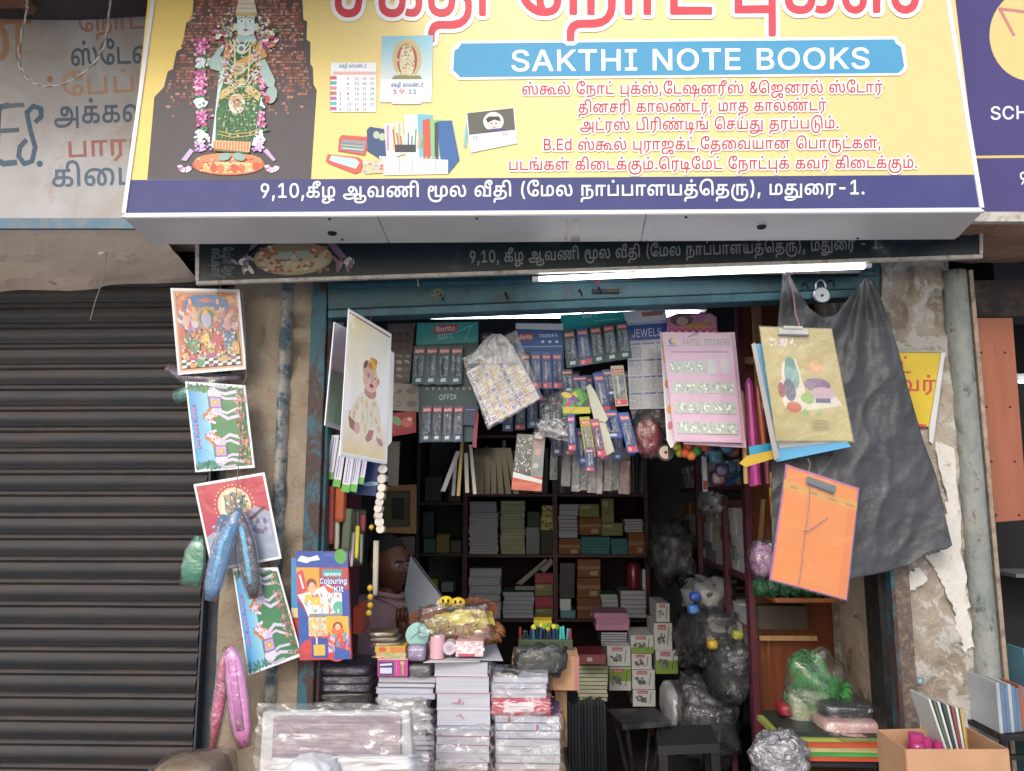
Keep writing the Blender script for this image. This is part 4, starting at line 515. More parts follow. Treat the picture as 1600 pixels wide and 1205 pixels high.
# door posts
k = N('teal paint over rust'); v = k.coord((1, 1, 0.5), rnd=False); x = k.mix(k.ramp(k.noise(v, 12, 8, 0.7, 0.6), 0.46, 0.52), hx('2f5a66'), hx('43302c')); x = k.mix(k.ramp(k.noise(v, 45, 6, 0.8), 0.62, 0.7), x, hx('9a948a'))
k.l(x, k.b.inputs['Base Color']); k.setp(Roughness=0.6); k.bump(k.noise(v, 30, 6, 0.7), 0.006); RUSTTEAL = k.m
a, b = P(474, 800, 2.37), P(505, 800, 2.37)
mb = MB(); mb.box((a.x, 2.372, 0.12), (b.x - 0.012, 2.55, zL + 0.12)); mb.box((b.x - 0.012, 2.39, 0.12), (b.x, 2.55, zL + 0.12))
tag(mb.build('door_post', RUSTTEAL, bevel=0.003), 'left wooden door post, teal paint peeling to rusty brown', 'door post')
DP = b.x
mb = MB(); mb.box((DP + 0.001, 2.47, 0.15), (DP + 0.03, 2.75, zL)); tag(mb.build('door_jamb', MAROON), 'dark maroon inner jamb beside the left teal post', 'door jamb')
# lintel: teal beam with a lip, hooks and bolts
zl1 = P(1000, 430, 2.37).z; zR = P(1372, 462, 2.37).z; LPl = Pl(900, 450, 2.37)
lt = thing('door_lintel', 'teal painted beam across the top of the shop doorway', 'lintel', (0, 2.37, zL))
mb = MB(); mb.slab([(512, 380), (1374, 360), (1374, 450), (512, 484)], LPl, .06); mb.build('beam', TEAL, lt, bevel=0.004)
mb = MB(); mb.slab([(512, 484.5), (1374, 450.5), (1374, 463), (512, 497)], LPl, .07, lift=.02); mb.build('lower_rail', mat('teal lip paint', '2a5a68', 0.5, 0.4, 6, dirt='201c1a'), lt, bevel=0.003)
mb = MB(); mb.slab([(512, 444), (1374, 424), (1374, 430), (512, 451)], LPl, .009, lift=.01); mb.build('bead', TEAL, lt)
for px, py in ((935, 452), (905, 455), (1255, 445), (1295, 440), (690, 462), (790, 460)):
    q = P(px, py, 2.365); mb = MB(); mb.tube([q + Vector((0, 0.01, 0)), q + Vector((0, -0.02, 0)), q + Vector((0.004, -0.028, -0.012)), q + Vector((0.008, -0.018, -0.02))], 0.003, 6); mb.build('hook', DARKMETAL, lt)
q = P(945, 455, 2.365); mb = MB(); mb.box((q.x - 0.04, 2.36, q.z - 0.006), (q.x + 0.045, 2.371, q.z + 0.006)); mb.build('hasp', DARKMETAL, lt)
# right pier
xc = P(1380, 800, 2.40).x
xd = P(1506, 800, 2.40).x
ch = []
for px, py, rx, rz, d in ((1390, 490, .06, .055, .035), (1420, 425, .015, .06, .02), (1470, 470, .035, .035, .035), (1475, 505, .03, .04, .02), (1430, 600, .02, .05, .012), (1500, 880, .03, .06, .015), (1505, 660, .02, .06, .01), (1440, 960, .05, .02, .006), (1470, 1090, .06, .05, .008)):
    x, z = PP(px, py); ch.append((x, z, rx, rz, d))
rough_face(xc + 0.045, xd + 0.02, 0.12, zL + 0.5, 2.40, 0.34, PL_RIGHT, 'plaster_pillar', 'right pier of torn, stained plaster with poster scraps', amp=0.016, nsc=9, chips=ch, nu=60, nv=220)
mb = MB(); mb.box((xc + 0.03, 2.745, 0.15), (xd, 2.95, 2.898)); tag(mb.build('wall', PL_RIGHT), 'short plaster return inside the doorway behind the right pier', 'wall')
# shutter guide at the doorway's right side: brown with teal flakes
g = thing('shutter_guide', 'brown metal shutter guide with teal flakes on right pier edge', 'rail', (xc, 2.4, 0.12))
mb = MB(); mb.box((xc, 2.355, 0.12), (xc + 0.043, 2.375, zL)); mb.box((xc + 0.012, 2.376, 0.12), (xc + 0.043, 2.44, zL)); mb.build('channel', mat('brown shutter guide', '5c4d45', 0.6, 0.3, 20, dirt='908270', bump=0.002), g)
mb = MB(); mb.box((xc - 0.012, 2.352, 0.12), (xc - 0.0005, 2.44, zL)); mb.build('flange', RUSTTEAL, g)
mb = MB(); mb.box((xc - 0.03, 2.40, 0.12), (xc - 0.013, 2.5, zL)); mb.build('groove', DARKMETAL, g)
# reveal of the right pier (pale plaster side seen through the doorway)
mb = MB(); mb.grid(lambda u, v: Vector((xc - 0.012 + 0.006 * noise.fractal(Vector((0, u * 4, v * 12)), 0.8, 2, 5), 2.445 + u * 0.32, 0.15 + v * (zL - 0.15))), 10, 60); mb.box((xc - 0.002, 2.45, 0.15), (xc + 0.028, 2.765, zL - 0.01))
tag(mb.build('wall', plaster_mat('reveal plaster', '8f7a66', 'a89682', '6f5c4c', 3.5, 0.01), smooth=False), 'pale plaster reveal on the inner side of the right pier', 'wall')
# grey-green round pipe/pier right of the plaster
k = N('mossy grey limewash'); v = k.coord((1, 1, 0.6), rnd=False); x = k.mix(k.ramp(k.noise(v, 9, 8, 0.7), 0.42, 0.6), hx('78807c'), hx('94958f')); x = k.mix(k.ramp(k.noise(v, 22, 8, 0.8), 0.55, 0.66), x, hx('3c3a36'))
k.l(x, k.b.inputs['Base Color']); k.setp(Roughness=0.85); k.bump(k.noise(v, 30, 6, 0.7), 0.008); MOSS = k.m
xe = P(1527, 800, 2.38).x; zt = P(1500, 425, 2.4).z
mb = MB(); mb.tube([(xe, 2.40, zt - i * zt / 40 * 0.99) for i in range(41)], [0.036 + 0.002 * noise.noise(Vector((i, 3, 1))) for i in range(41)], 14); tag(mb.build('drain_pipe', MOSS, smooth=True), 'thick grey-green limewashed pipe right of the torn plaster pier', 'pipe')
mb = MB(); mb.box((xe + 0.038, 2.38, 0.12), (xe + 0.05, 2.52, zt)); tag(mb.build('door_trim', mat('pale wood trim', '9c8a7a', 0.7, 0.3, 12, dirt='3a302a')), 'thin pale trim beside the grey-green pipe', 'trim')
# ------------------------------------------------------------------ right neighbour shop
mb = MB(); mb.box((xe + 0.06, 2.50, P(1560, 495, 2.5).z), (4, 2.62, zt)); tag(mb.build('lintel_beam', mat('sooty beam', '2c2628', 0.8, 0.4, 8, dirt='5c4c42')), 'sooty dark beam over the neighbouring shop on the right', 'beam')
pw = thing('plywood_panel', 'orange-brown plywood panel with screws beside the right shop', 'panel', P(1560, 810, 2.45))
pl = Pl(1560, 650, 2.45); mb = MB(); mb.slab([(1523, 497), (1582, 497), (1606, 812), (1556, 816)], pl, 0.018); mb.build('board', mat('orange plywood', '95583f', 0.55, 0.2, 4, stretch=(5, 5, .5), dirt='6f3a22', dirt_amt=0.1), pw)
for px, py in ((1533, 551), (1570, 551), (1541, 636), (1578, 636), (1549, 721), (1585, 721), (1556, 805), (1592, 805)):
    q = pl.hit(px, py); MB().tube([q + Vector((0, .004, 0)), q + Vector((0, -.002, 0))], 0.0035, 8).build('screw', DARKMETAL, pw)
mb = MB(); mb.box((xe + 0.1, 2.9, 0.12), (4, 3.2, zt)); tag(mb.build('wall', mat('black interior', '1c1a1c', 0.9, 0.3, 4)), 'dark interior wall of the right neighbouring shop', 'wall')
pl = Pl(1595, 595, 2.85); q = pl.hit(1592, 596); tb = thing('tube_light', 'small bright tube light inside the right neighbouring shop', 'light', q)
MB().tube([q, q + Vector((0.5, 0, 0.0))], 0.007, 10).build('glass_tube', emit('neighbour tube', (0.9, 0.95, 1, 1), 3.0), tb)
MB().box((q.x, 2.86, q.z + 0.012), (q.x + .5, 2.899, q.z + 0.03)).build('fitting', WHITEP, tb)
# files standing in the right shop's rack
bl = [mat('slate blue cover', '5d7690', 0.35, 0.2, 8, coat=.4), mat('brown file cover', 'a0583c', 0.5), mat('pale grey cover', 'a9b0b8', 0.35, coat=.4)]
x0 = P(1546, 1100, 2.3).x; zt2 = P(1550, 1062, 2.3).z; zb2 = P(1580, 1140, 2.3).z
for i in range(9):
    mb = MB(); xx = x0 + i * 0.0125; mb.box((xx, 2.26 + i * .004, zb2), (xx + 0.010, 2.46, zt2 - 0.004 * (i % 3) - i * 0.002))
    tag(mb.build('notebook', bl[1] if i == 6 else bl[0] if i % 3 else bl[2], bevel=0.001), '%s of the upright notebooks in the black rack at right edge' % order(i, 9, 'left', 'right') if i != 6 else 'brown notebook among the blue ones in the black rack', 'notebook', 'upright notebooks in the right shop rack')
rk = thing('wire_rack', 'black metal rack holding upright notebooks at the right edge', 'rack', (x0, 2.3, zb2 - .1))
for dz in (0, -.05, -.1): MB().box((x0 - .01, 2.24, zb2 - .012 + dz), (x0 + .4, 2.255, zb2 + dz)).build('rail', DARKMETAL, rk)
MB().box((x0 - .01, 2.256, zb2 - .014), (x0 + .4, 2.5, zb2 - .002)).build('shelf', DARKMETAL, rk)
for dx in (0, .3): MB().box((x0 + dx, 2.257, .12), (x0 + dx + .015, 2.27, zb2 - .015)).build('leg', DARKMETAL, rk)
mb = MB(); a = P(1568, 952, 2.45); mb.box((a.x, 2.55, P(1570, 1060, 2.5).z - .6), (a.x + 0.02, 2.62, a.z)); tag(mb.build('plank', LWOOD), 'narrow pale plank leaning upright behind the blue notebooks', 'plank')
mb = MB(); a = P(1583, 1010, 2.5); mb.box((a.x, 2.45, P(1570, 1060, 2.5).z - .5), (a.x + 0.012, 2.54, a.z)); tag(mb.build('folder', mat('teal blue folder', '5a8fa8', .4)), 'tall teal-blue folder above the blue notebooks at right', 'folder')
mb = MB(); a = P(1560, 898, 2.8); mb.box((a.x, 2.7, a.z), (a.x + 0.5, 2.898, a.z + .012)); tag(mb.build('shelf', mat('grey shelf', '6a6a6c', .6)), 'grey shelf in the dark right neighbouring shop', 'shelf')

# ------------------------------------------------------------------ left shutter, slat by slat
def shutter_mat():
    k = N('dusty blue-black shutter paint'); v = k.coord((0.5, 1, 3), rnd=True); v2 = k.coord((1, 1, 1), rnd=False)
    x = k.mix(k.ramp(k.noise(v, 5, 7, 0.7), 0.42, 0.62), hx('1b1f25'), hx('2e2624'))
    x = k.mix(k.ramp(k.noise(v, 18, 8, 0.8), 0.55, 0.8), x, hx('3a302c'))
    geo = k.n('NewGeometry'); sx = k.n('SeparateXYZ'); k.l(geo.outputs['Normal'], sx.inputs[0])
    d = k.ramp(sx.outputs['Z'], 0.25, 0.75); n = k.ramp(k.noise(v, 9, 6, .7), .3, .6); m = k.n('Math', operation='MULTIPLY'); k.l(d, m.inputs[0]); k.l(n, m.inputs[1])
    x = k.mix(m.outputs[0], x, hx('453b36'))
    k.l(x, k.b.inputs['Base Color']); k.setp(Roughness=0.62); k.bump(k.noise(v, 60, 5, .7), .0012); return k.m
BLACKI = mat('black interior', '1c1a1c', .9, .3, 4); SHM = shutter_mat(); YS = 2.5
xs1 = P(322, 800, YS).x; pitch = 0.0705
st = thing('roller_shutter', 'closed blue-black roller shutter with dusty curved slats', 'shutter', (-2.0, YS, 0.12))
prof = [(0, 0.0)] + [(-0.009 * math.sin(math.pi * t / 7), 0.003 + 0.044 * t / 7) for t in range(1, 7)] + [(0, .047), (0.003, 0.049)] + [(-0.006 * math.sin(math.pi * t / 4) + .001, 0.050 + 0.015 * t / 4) for t in range(0, 5)] + [(0.005, 0.067), (0.005, pitch - .001)]
zz = 0.16; first = None
while zz < P(100, 430, YS).z + 0.1:
    if first is None:
        mb = MB(); fr = [Vector((-3.2, YS + a, zz + b)) for a, b in prof] + [Vector((-3.2, YS + .012, zz + pitch - .001)), Vector((-3.2, YS + .012, zz))]
        mb.prism(fr, [q + Vector((3.2 + xs1, 0, 0)) for q in fr]); first = mb.build('slat', SHM, st, smooth=False); z0 = zz
    else:
        c = first.copy(); COL.objects.link(c); c.parent = st; c.location = (0, random.uniform(-.001, .001), zz - z0); c.rotation_euler.y = random.uniform(-.0012, .0012)
    zz += pitch
tag(MB().box((-3.2, 2.56, .12), (xs1 + .06, 2.6, 2.9)).build('wall', mat('black interior', '')), 'added dark backing blocking the sky behind the closed roller shutter', 'wall')  # unseen backing, added so no sky light shows between the slats
a, b = P(318, 1000, 2.46), P(345, 1000, 2.46)
mb = MB(); mb.box((a.x + 0.005, 2.47, 0.12), (b.x + .015, 2.53, 2.9)); mb.box((a.x, 2.43, 0.12), (a.x + .006, 2.53, 2.9)); tag(mb.build('shutter_guide', mat('blue-black channel', '2d3a48', .55, .3, 10, dirt='55483f')), 'blue-black vertical guide rail on the right side of the closed shutter', 'rail')
# cream slab above the shutter and left hand-painted board
zc = P(150, 357, 2.175).z
mb = MB()
def cf(u, v):
    x = -3.2 + (P(312, 430, 2.5).x + 3.2) * u; y = 2.175 + v * 0.42
    zb0 = P(0, 455, 2.5).z + (P(310, 422, 2.5).z - P(0, 455, 2.5).z) * (x + 1.6) / 1.05
    return Vector((x, y, zc + (zb0 - zc) * min(1, v * 1.25) + 0.012 * noise.fractal(Vector((x * 3, y * 4, 0)), .8, 2, 4) * (v > .02)))
mb.grid(lambda u, v: cf(u, 1 - v), 50, 10); mb.box((-3.2, 2.19, zc + .03), (cf(1, 0).x, 2.6, zc + .3)); mb.grid(lambda u, v: Vector((cf(u, 0).x, 2.175, cf(u, 0).z + v * .06)), 50, 1)
tag(mb.build('sunshade_slab', PL_CREAM, smooth=False), 'cream plaster sunshade slab above the closed shutter', 'slab')
zs = P(1560, 346, 2.15).z + .03; x0 = P(1537, 380, 2.3).x
mb = MB(); mb.grid(lambda u, v: Vector((x0 - .1 + u * 2, 2.15 + (1 - v) * 0.40, zs - .03 + 0.02 * noise.fractal(Vector((u * 8, v * 3, 5)), .8, 2, 5))), 50, 12); mb.box((x0 - .1, 2.17, zs + .0), (x0 + 2, 2.6, zs + .3)); mb.grid(lambda u, v: Vector((x0 - .1 + u * 2, 2.15, zs - .03 + v * .03)), 20, 1)
tag(mb.build('sunshade_slab', PL_BROWN), 'raw brown plaster slab under the purple signboard', 'slab')
wl = thing('hanging_wire', 'thin wire with a paper scrap under the cream slab', 'wire', P(168, 362, 2.3))
pts = [P(x, y, 2.3) for x, y in ((168, 361), (169, 378), (167, 386), (165, 420), (158, 445), (149, 470), (145, 485), (141, 500))]
MB().tube(pts, 0.0011, 5).build('strand', mat('grey wire', '8a8680', .6), wl)
MB().slab([(151, 387), (168, 389), (167, 393), (155, 399)], Pl(158, 392, 2.295), .0008).build('paper_scrap', WHITEP, wl)
load_glyphs()
# ------------------------------------------------------------------ main signboard
SP = Pl(864, 332, 1.95, yaw=1.0, tilt=-6)
BL, BR = SP.hit(190, 340), SP.hit(1538, 331)
zb = (BL.z + BR.z) / 2; ztop = zb + 0.78
BL.z = BR.z = zb
bkL, bkR = Pz(233, 381, zb), Pz(1497, 373, zb)
ms = thing('shop_signboard', 'large yellow and navy box signboard with a goddess picture and red lettering', 'signboard', (BL + BR) / 2)
ex = (BR - BL).normalized(); up = ex.cross(-SP.n).normalized(); up = up if up.z > 0 else -up
mb = MB(); inn = 0.012
f4 = [BL, BR, BR + up * .78, BL + up * .78]; b4 = [bkL, bkR, bkR + up * .78, bkL + up * .78]
nrm = SP.n
mb.prism([q - nrm * 0.004 + up * .004 * (1 if i < 2 else 0) for i, q in enumerate(f4)], [q + up * .004 * (1 if i < 2 else 0) for i, q in enumerate(b4)])
mb.build('box', mat('white painted sheet', 'cfcfd0', .5, .1, 3), ms)
# underside sheet (grey, weathered) a few mm below the box
k = N('grey sheet metal'); v = k.coord(rnd=False); x = k.mix(k.ramp(k.noise(v, 2.2, 6, .6), .35, .7), hx('cfcdca'), hx('dddcda')); x = k.mix(k.ramp(k.noise(v, 28, 6, .8), .64, .74), x, hx('8d8073'))
k.l(x, k.b.inputs['Base Color']); k.setp(Roughness=.5, Metallic=.15); k.bump(k.noise(v, 6, 3), .004); SHEET = k.m
def under(t0, t1, name='underside_panel'):
    q = [BL.lerp(BR, t0), BL.lerp(BR, t1), bkL.lerp(bkR, t1), bkL.lerp(bkR, t0)]
    MB().prism([p - up * .002 for p in q], [p + up * .003 for p in q]).build(name, SHEET, ms)
under(.004, .3); under(.3012, .612); under(.6132, .996)
for px, py in ((519, 364), (1190, 354)):
    q = Pz(px, py, zb - .003); mb = MB(); mb.tube([q, q - up * .004], [.013, .012], 16); mb.tube([q - up * .004, q - up * .008], [.006, .004], 8); mb.build('bolt', DARKMETAL, ms)
for px, py in ((515, 342), (745, 341), (535, 374), (1072, 339), (1010, 377), (1340, 372)):
    q = Pz(px, py, zb - .003); mb = MB(); mb.tube([q, q - up * .003], .0035, 6); mb.build('rivet', DARKMETAL, ms)
UP_ = Pl(890, 355, 2); UP_.o = Pz(890, 355, zb - .003); UP_.n = Vector((0, 0, -1))
mb = MB(); mb.slab([(895, 344), (904, 344), (906, 377), (892, 377)], UP_, .0005); mb.slab([(884, 344), (888, 344), (886, 376), (882, 376)], UP_, .0004); mb.build('tape', mat('old tape', 'b8a090', .3), ms)
# frame
mb = MB()
def band(q0, q1, q2, q3, th=.006): 
    mb.prism([p + nrm * .003 for p in (q0, q1, q2, q3)], [p - nrm * th for p in (q0, q1, q2, q3)])
wd = .011; ex = (BR - BL).normalized()
band(BL, BR, BR + up * wd - ex * wd, BL + up * wd + ex * wd)
band(BL + up * (wd + .0003), BL + ex * wd + up * (wd + .0003), BL + ex * wd + up * .78, BL + up * .78)
band(BR - ex * wd + up * (wd + .0003), BR + up * (wd + .0003), BR + up * .78, BR - ex * wd + up * .78)
mb.build('frame', mat('white frame strip', 'dfe0e4', .4, .06, 3), ms)
# printed face
A = Art(SP, base=-.002)
def yel(u, v):
    c1, c2, c3 = hx('eccf74'), hx('f6e6a8'), hx('dcc688')
    k_ = max(0, 1 - abs(u - .47) / .42); base = [c1[i] * (1 - u) + c3[i] * u for i in range(3)]
    w = k_ * (0.35 + .65 * (1 - v)); return tuple(base[i] * (1 - w) + c2[i] * w for i in range(3)) + (1,)
A.grad([(243, -120), (1478, -120), (1527, 283), (202, 283)], ['fff'] * 4, 24, 6, yel)
# gopuram silhouette
tower = [(306, -130), (465, -130), (466, -40), (473, 5), (474, 30), (480, 34), (479, 62), (485, 66), (485, 100), (489, 106), (490, 132), (495, 141), (486, 281), (230, 281), (241, 152), (256, 136), (262, 112), (270, 108), (276, 80), (284, 76), (291, 36), (300, 30), (304, -20)]
A.poly(tower, '4a4346')
def bricks():
    A.up()
    for yy in range(-60, 205, 5):
        v = (yy + 60) / 265
        xl = 306 - max(0, yy) * .33; xr2 = 468 + max(0, yy) * .14
        x = xl
        while x < xr2 - 3:
            w = random.choice((3, 4, 5, 7)); dens = 1 if yy < 110 else max(0, 1 - (yy - 110) / 80) ** 1.3
            cx = (x - 365) / 130
            if random.random() < dens * (1.05 - .3 * abs(cx)):
                c = random.choice(['96543f', '84483a', 'a8624c', 'b0705c', '70443c', '96685a', '663e38', 'b88474'])
                A.z += A.step * .02; A.rect(x, yy, x + w - .6, yy + 3.6, c, True)
            x += w
bricks()
for k_ in range(260):
    x, y = random.gauss(385, 38), random.gauss(45, 30)
    if 300 < x < 472 and y < 100: A.z += A.step * .03; A.rect(x, y, x + random.uniform(1.5, 4), y + random.uniform(1, 3), random.choice(['c9c6bb', 'b4a89c', 'd8d8cc', '9c8c80']), True)
print_face = A.build('printed_face', ms, VINYL)
def goddess(A, ox=0, oy=0, s=1.0, nohead=False):
    T = lambda pts: [(ox + x * s, oy + y * s) for x, y in pts]
    po = lambda p, c: A.poly(T(p), c); el = lambda x, y, rx, ry, c, r=0: A.ell(ox + x * s, oy + y * s, rx * s, ry * s, c, r)
    # lotus base
    el(357, 257, 57, 17, 'c9683c'); el(357, 251, 53, 12, 'd98a5a'); el(357, 262, 50, 9, 'e0c48c')
    for i in range(9): el(312 + i * 11, 260 + 4 * math.sin(i * math.pi / 8), 6, 7, ['d8794c', 'e6b678', 'cf5a3a'][i % 3])
    for i in range(40): el(random.uniform(308, 406), random.uniform(246, 268), 2.2, 1.4, random.choice(['e8c890', 'c04a34', 'f0dcb8', 'b85a70']))
    for sx in (-1, 1):
        x0 = 357 + sx * 68
        for i in range(12):
            a = math.radians(20 + i * 14); el(x0 + math.cos(a) * 8 * 1.0, 262 + math.sin(a) * 7 - 3, 4.2, 2.0, random.choice(['e9d6ea', 'd79ad0', 'c765a8', 'f5eef6']), math.degrees(a))
        po([(x0 + 2, 252), (x0 - sx * 14, 236), (x0 - sx * 8, 232), (x0 + 6 * sx, 250)], 'c9b0d4')
    # side garlands
    for sx, xx in ((-1, 321), (1, 404)):
        y = 98 if sx < 0 else 88
        seg = [('c95aa0', 26), ('2f6b3c', 6), ('e4eef2', 14), ('2f6b3c', 5), ('c95aa0', 38), ('2f6b3c', 5), ('e4eef2', 14), ('2f6b3c', 5), ('cf6aa8', 26), ('2f6b3c', 5), ('e4eef2', 18), ('b58ac8', 14)]
        yy = 60
        for c, h in seg:
            cx = xx + sx * (8 - abs(yy - 120) * .03) - (6 if sx > 0 else 0); w = 9
            alt = {'c95aa0': ['c95aa0', 'e79ac8', 'b0407f', 'f0c0dc'], 'cf6aa8': ['cf6aa8', 'e8a8d0', 'a83a78'], '2f6b3c': ['2f6b3c', '4a8a50'], 'e4eef2': ['e4eef2', 'ccdce4', 'f4f8fa'], 'b58ac8': ['b58ac8', 'd8c0e4']}[c]
            for q_ in range(int(h * 2.6)): el(cx + random.gauss(0, 4.4) + 2 * math.sin((yy + q_) / 14), yy + random.uniform(0, h), 2.6, 1.9, random.choice(alt), random.uniform(0, 180))
            yy += h
    # hanging white cloth bands
    po([(345, 95), (352, 97), (338, 232), (330, 230)], 'cfe4ea'); po([(392, 150), (400, 150), (402, 226), (394, 228)], 'cfe4ea')
    # torso & skirt
    po([(352, 62), (404, 60), (414, 92), (402, 118), (408, 150), (398, 212), (390, 236), (336, 232), (338, 175), (345, 140), (353, 118), (346, 92)], '2f6438')
    po([(341, 172), (336, 222), (334, 236), (388, 240), (394, 180), (372, 150)], '3a7342')
    for _ in range(95): el(random.uniform(342, 403), random.uniform(70, 214), 1.3, 1.3, 'cfe3c8')
    for i in range(8): po([(352 + i * 4, 160), (354 + i * 4, 160), (342 + i * 7, 224), (339 + i * 7, 224)], '2a5830')
    po([(333, 219), (392, 222), (390, 238), (333, 232)], 'e3b98a')
    for i in range(12): po([(335 + i * 4.7, 221), (337 + i * 4.7, 221), (336.5 + i * 4.7, 236), (334.5 + i * 4.7, 236)], 'd06a4a')
    po([(346, 142), (380, 120), (384, 128), (340, 160)], 'd8c08a'); po([(388, 130), (408, 146), (404, 158), (382, 142)], 'd8c08a')
    po([(404, 64), (418, 88), (372, 108), (370, 96), (396, 82)], 'd6a05a'); po([(354, 64), (346, 100), (354, 100), (364, 70)], 'd88a4c')
    # arms (pale blue-green), hands
    po([(346, 88), (356, 98), (346, 112), (330, 108), (322, 96), (334, 88)], '9fb9b4'); po([(330, 108), (346, 112), (342, 90), (350, 76), (344, 72), (330, 92)], 'a9c4be')
    po([(404, 96), (414, 92), (430, 126), (428, 136), (418, 136), (408, 118)], 'a9c4be'); el(424, 148, 9, 14, '9db8b0', 12); el(418, 155, 4, 6, 'c03a50')
    # neck, necklaces
    po([(372, 52), (396, 52), (402, 66), (366, 66)], 'a9c6c6')
    for w, h, c in ((20, 22, 'e6dcb8'), (14, 16, 'd9e4e0'), (8, 10, 'e6dcb8')):
        pts = [(378 - w + 2 * w * t / 10, 62 + h * math.sin(math.pi * t / 10)) for t in range(11)]; A.line(T(pts), 2.2 * s, c)
    A.line(T([(366, 66), (368, 124), (372, 132), (382, 132), (388, 124), (391, 66)]), 2.6 * s, 'e8d9b0')
    el(377, 76, 7, 7, 'dfe6e2'); el(377, 76, 4, 4, '6a7a80'); el(372, 108, 12, 9, 'd9c9a0'); el(372, 108, 7, 5, 'a8907a'); el(370, 162, 13, 16, 'd8d2c0'); el(370, 160, 6, 8, 'b57a70')
    for _ in range(30): el(random.gauss(371, 9), random.gauss(162, 10), 1.5, 1.5, random.choice(['f0ead8', 'b05a6a', 'e2cf9c']))
    for _ in range(260):
        x, y = random.uniform(338, 404), random.uniform(112, 216); el(x, y, random.uniform(.8, 2.4), random.uniform(.6, 1.6), random.choice(['24562e', '4f8a52', '2c6236', 'c8b870', '8fae7c', '1f4a2a']), random.uniform(0, 180))
    for _ in range(150):
        x = random.choice((random.gauss(357, 5), random.gauss(398, 5))); el(x, random.uniform(66, 130), 2.2, 1.5, random.choice(['e8e4dc', 'd8b060', 'b8485a', 'e8c8d8', '3a6a8c']), random.uniform(0, 180))
    for i in range(5): A.line(T([(350, 84 + i * 8), (364, 98 + i * 9), (384, 100 + i * 9), (402, 82 + i * 8)]), 1.1 * s, ['e2d4a0', 'd8e4e0', 'c8a050'][i % 3])
    for y in (146, 150, 205, 210): A.line(T([(342, y), (362, y + 5), (392, y + 2), (404, y - 3)]), 1.4 * s, 'd0b06a')
    # feet
    el(351, 245, 10, 6, '8fb0a4', -15); el(374, 245, 10, 6, '8fb0a4', 15)
    if nohead: return
    # halo of ornaments, head, face, crown
    for _ in range(160):
        a = random.uniform(math.pi, 2 * math.pi); r = random.uniform(20, 46); el(384 + r * math.cos(a) * 1.1, 58 + r * math.sin(a) * .75, 2.2, 1.7, random.choice(['c9c9bc', 'a8a08e', 'e2e0d2', '8a8270', 'b8b4a8']))
    for sx in (-1, 1):
        for _ in range(30): el(384 + sx * random.uniform(28, 52), random.uniform(48, 74), 3, 2.4, random.choice(['4f7a4a', 'd9a05c', 'd277a8', 'e6e6dc', 'c04e6a']))
    po([(374, -5), (396, -5), (402, 22), (368, 22)], 'd6cdbb'); po([(378, -34), (390, -34), (397, -4), (372, -4)], 'e2ddd0')
    for i in range(5): A.line(T([(370 + i, 20 - i * 7), (400 - i, 20 - i * 7)]), 1.6 * s, 'b3a48c')
    el(384, 37, 17, 20, 'b8d2d4'); el(384, 40, 14.5, 16.5, 'c8e0e2'); el(378, 43, 4, 3, 'd6e0e0'); el(390, 43, 4, 3, 'd6e0e0')
    po([(369, 26), (399, 26), (397, 20), (371, 20)], 'c8b070')
    el(367, 34, 3.4, 9, '2c2a30', 8); el(401, 34, 3.4, 9, '2c2a30', -8)
    for sx in (-1, 1):
        el(384 + sx * 9, 52, 4, 2.4, 'e8e0c0'); el(384 + sx * 6.5, 33, 4, 1.6, 'f2f6f6'); el(384 + sx * 6.5, 33, 1.6, 1.6, '22303a'); A.line(T([(384 + sx * 2.5, 29), (384 + sx * 7, 27.4), (384 + sx * 11, 30)]), 1.1 * s, '2a3a44'); el(384 + sx * 17, 42, 3, 6, 'd8cfa8')
    A.line(T([(384, 33), (383, 41), (386, 42)]), 1.0 * s, '7d9ea4'); po([(379, 46), (384, 45), (389, 46), (384, 49.5)], 'b04a58'); el(384, 26, 1.5, 2.2, 'b03040')
A = Art(SP, base=.0002, step=.0000025); goddess(A); A.build('goddess_picture', ms, VINYL)
A = Art(SP, base=-.0012)
A.rect(196, 281, 1528, 283, '6a6a96', True); A.poly([(201, 282), (1527, 273), (1536, 326.5), (191, 333.5)], '2a3070')
A.build('navy_band', ms, VINYL)
A = Art(SP, base=.0003)
A.text('9,10,கீழ ஆவணி மூல வீதி (மேல நாப்பாளயத்தெரு), மதுரை-1.', (405, 309), (1353, 303.5), 16.5, 'e8eaf2')
A.build('address_lettering', ms, VINYL)
A = Art(SP, base=.0003)
for t, x0, x1, y in (('சக்தி', 520, 768, 24), ('நோட்', 803, 1116, 22), ('புக்ஸ்', 1140, 1445, 19)):
    A.text(t, (x0, y + .5), (x1, y - .5), 70, 'cc3a46', 'f2f0ee', 6.5)
A.build('title_lettering', ms, VINYL)
A = Art(SP, base=.0003)
def notch(x0, y0, x1, y1, d, k, e):
    return [(x0 + d, y0 + k), (x1 - d, y0 - e), (x1 - d + 3, y0 + d * .6 - e), (x1, y0 + d - e + 1), (x1 + 5, y1 - d - e), (x1 + 2, y1 - d * .5 - e), (x1 - d + 6, y1 - e), (x0 + d - 2, y1 + k), (x0 + 4, y1 - d * .5 + k), (x0 - 2, y1 - d + k), (x0, y0 + d + k), (x0 + 6, y0 + d * .7 + k)]
A.poly(notch(705, 59, 1413, 120, 12, 5, 2), 'f2f4f4'); A.up(3); A.poly(notch(710, 63.5, 1408, 116.5, 11, 4.5, 2), '3f94bd')
A.text('SAKTHI NOTE BOOKS', (797, 111), (1362, 107), 32, 'f0f4f6')
A.build('name_plate', ms, VINYL)
A = Art(SP, base=.0003)
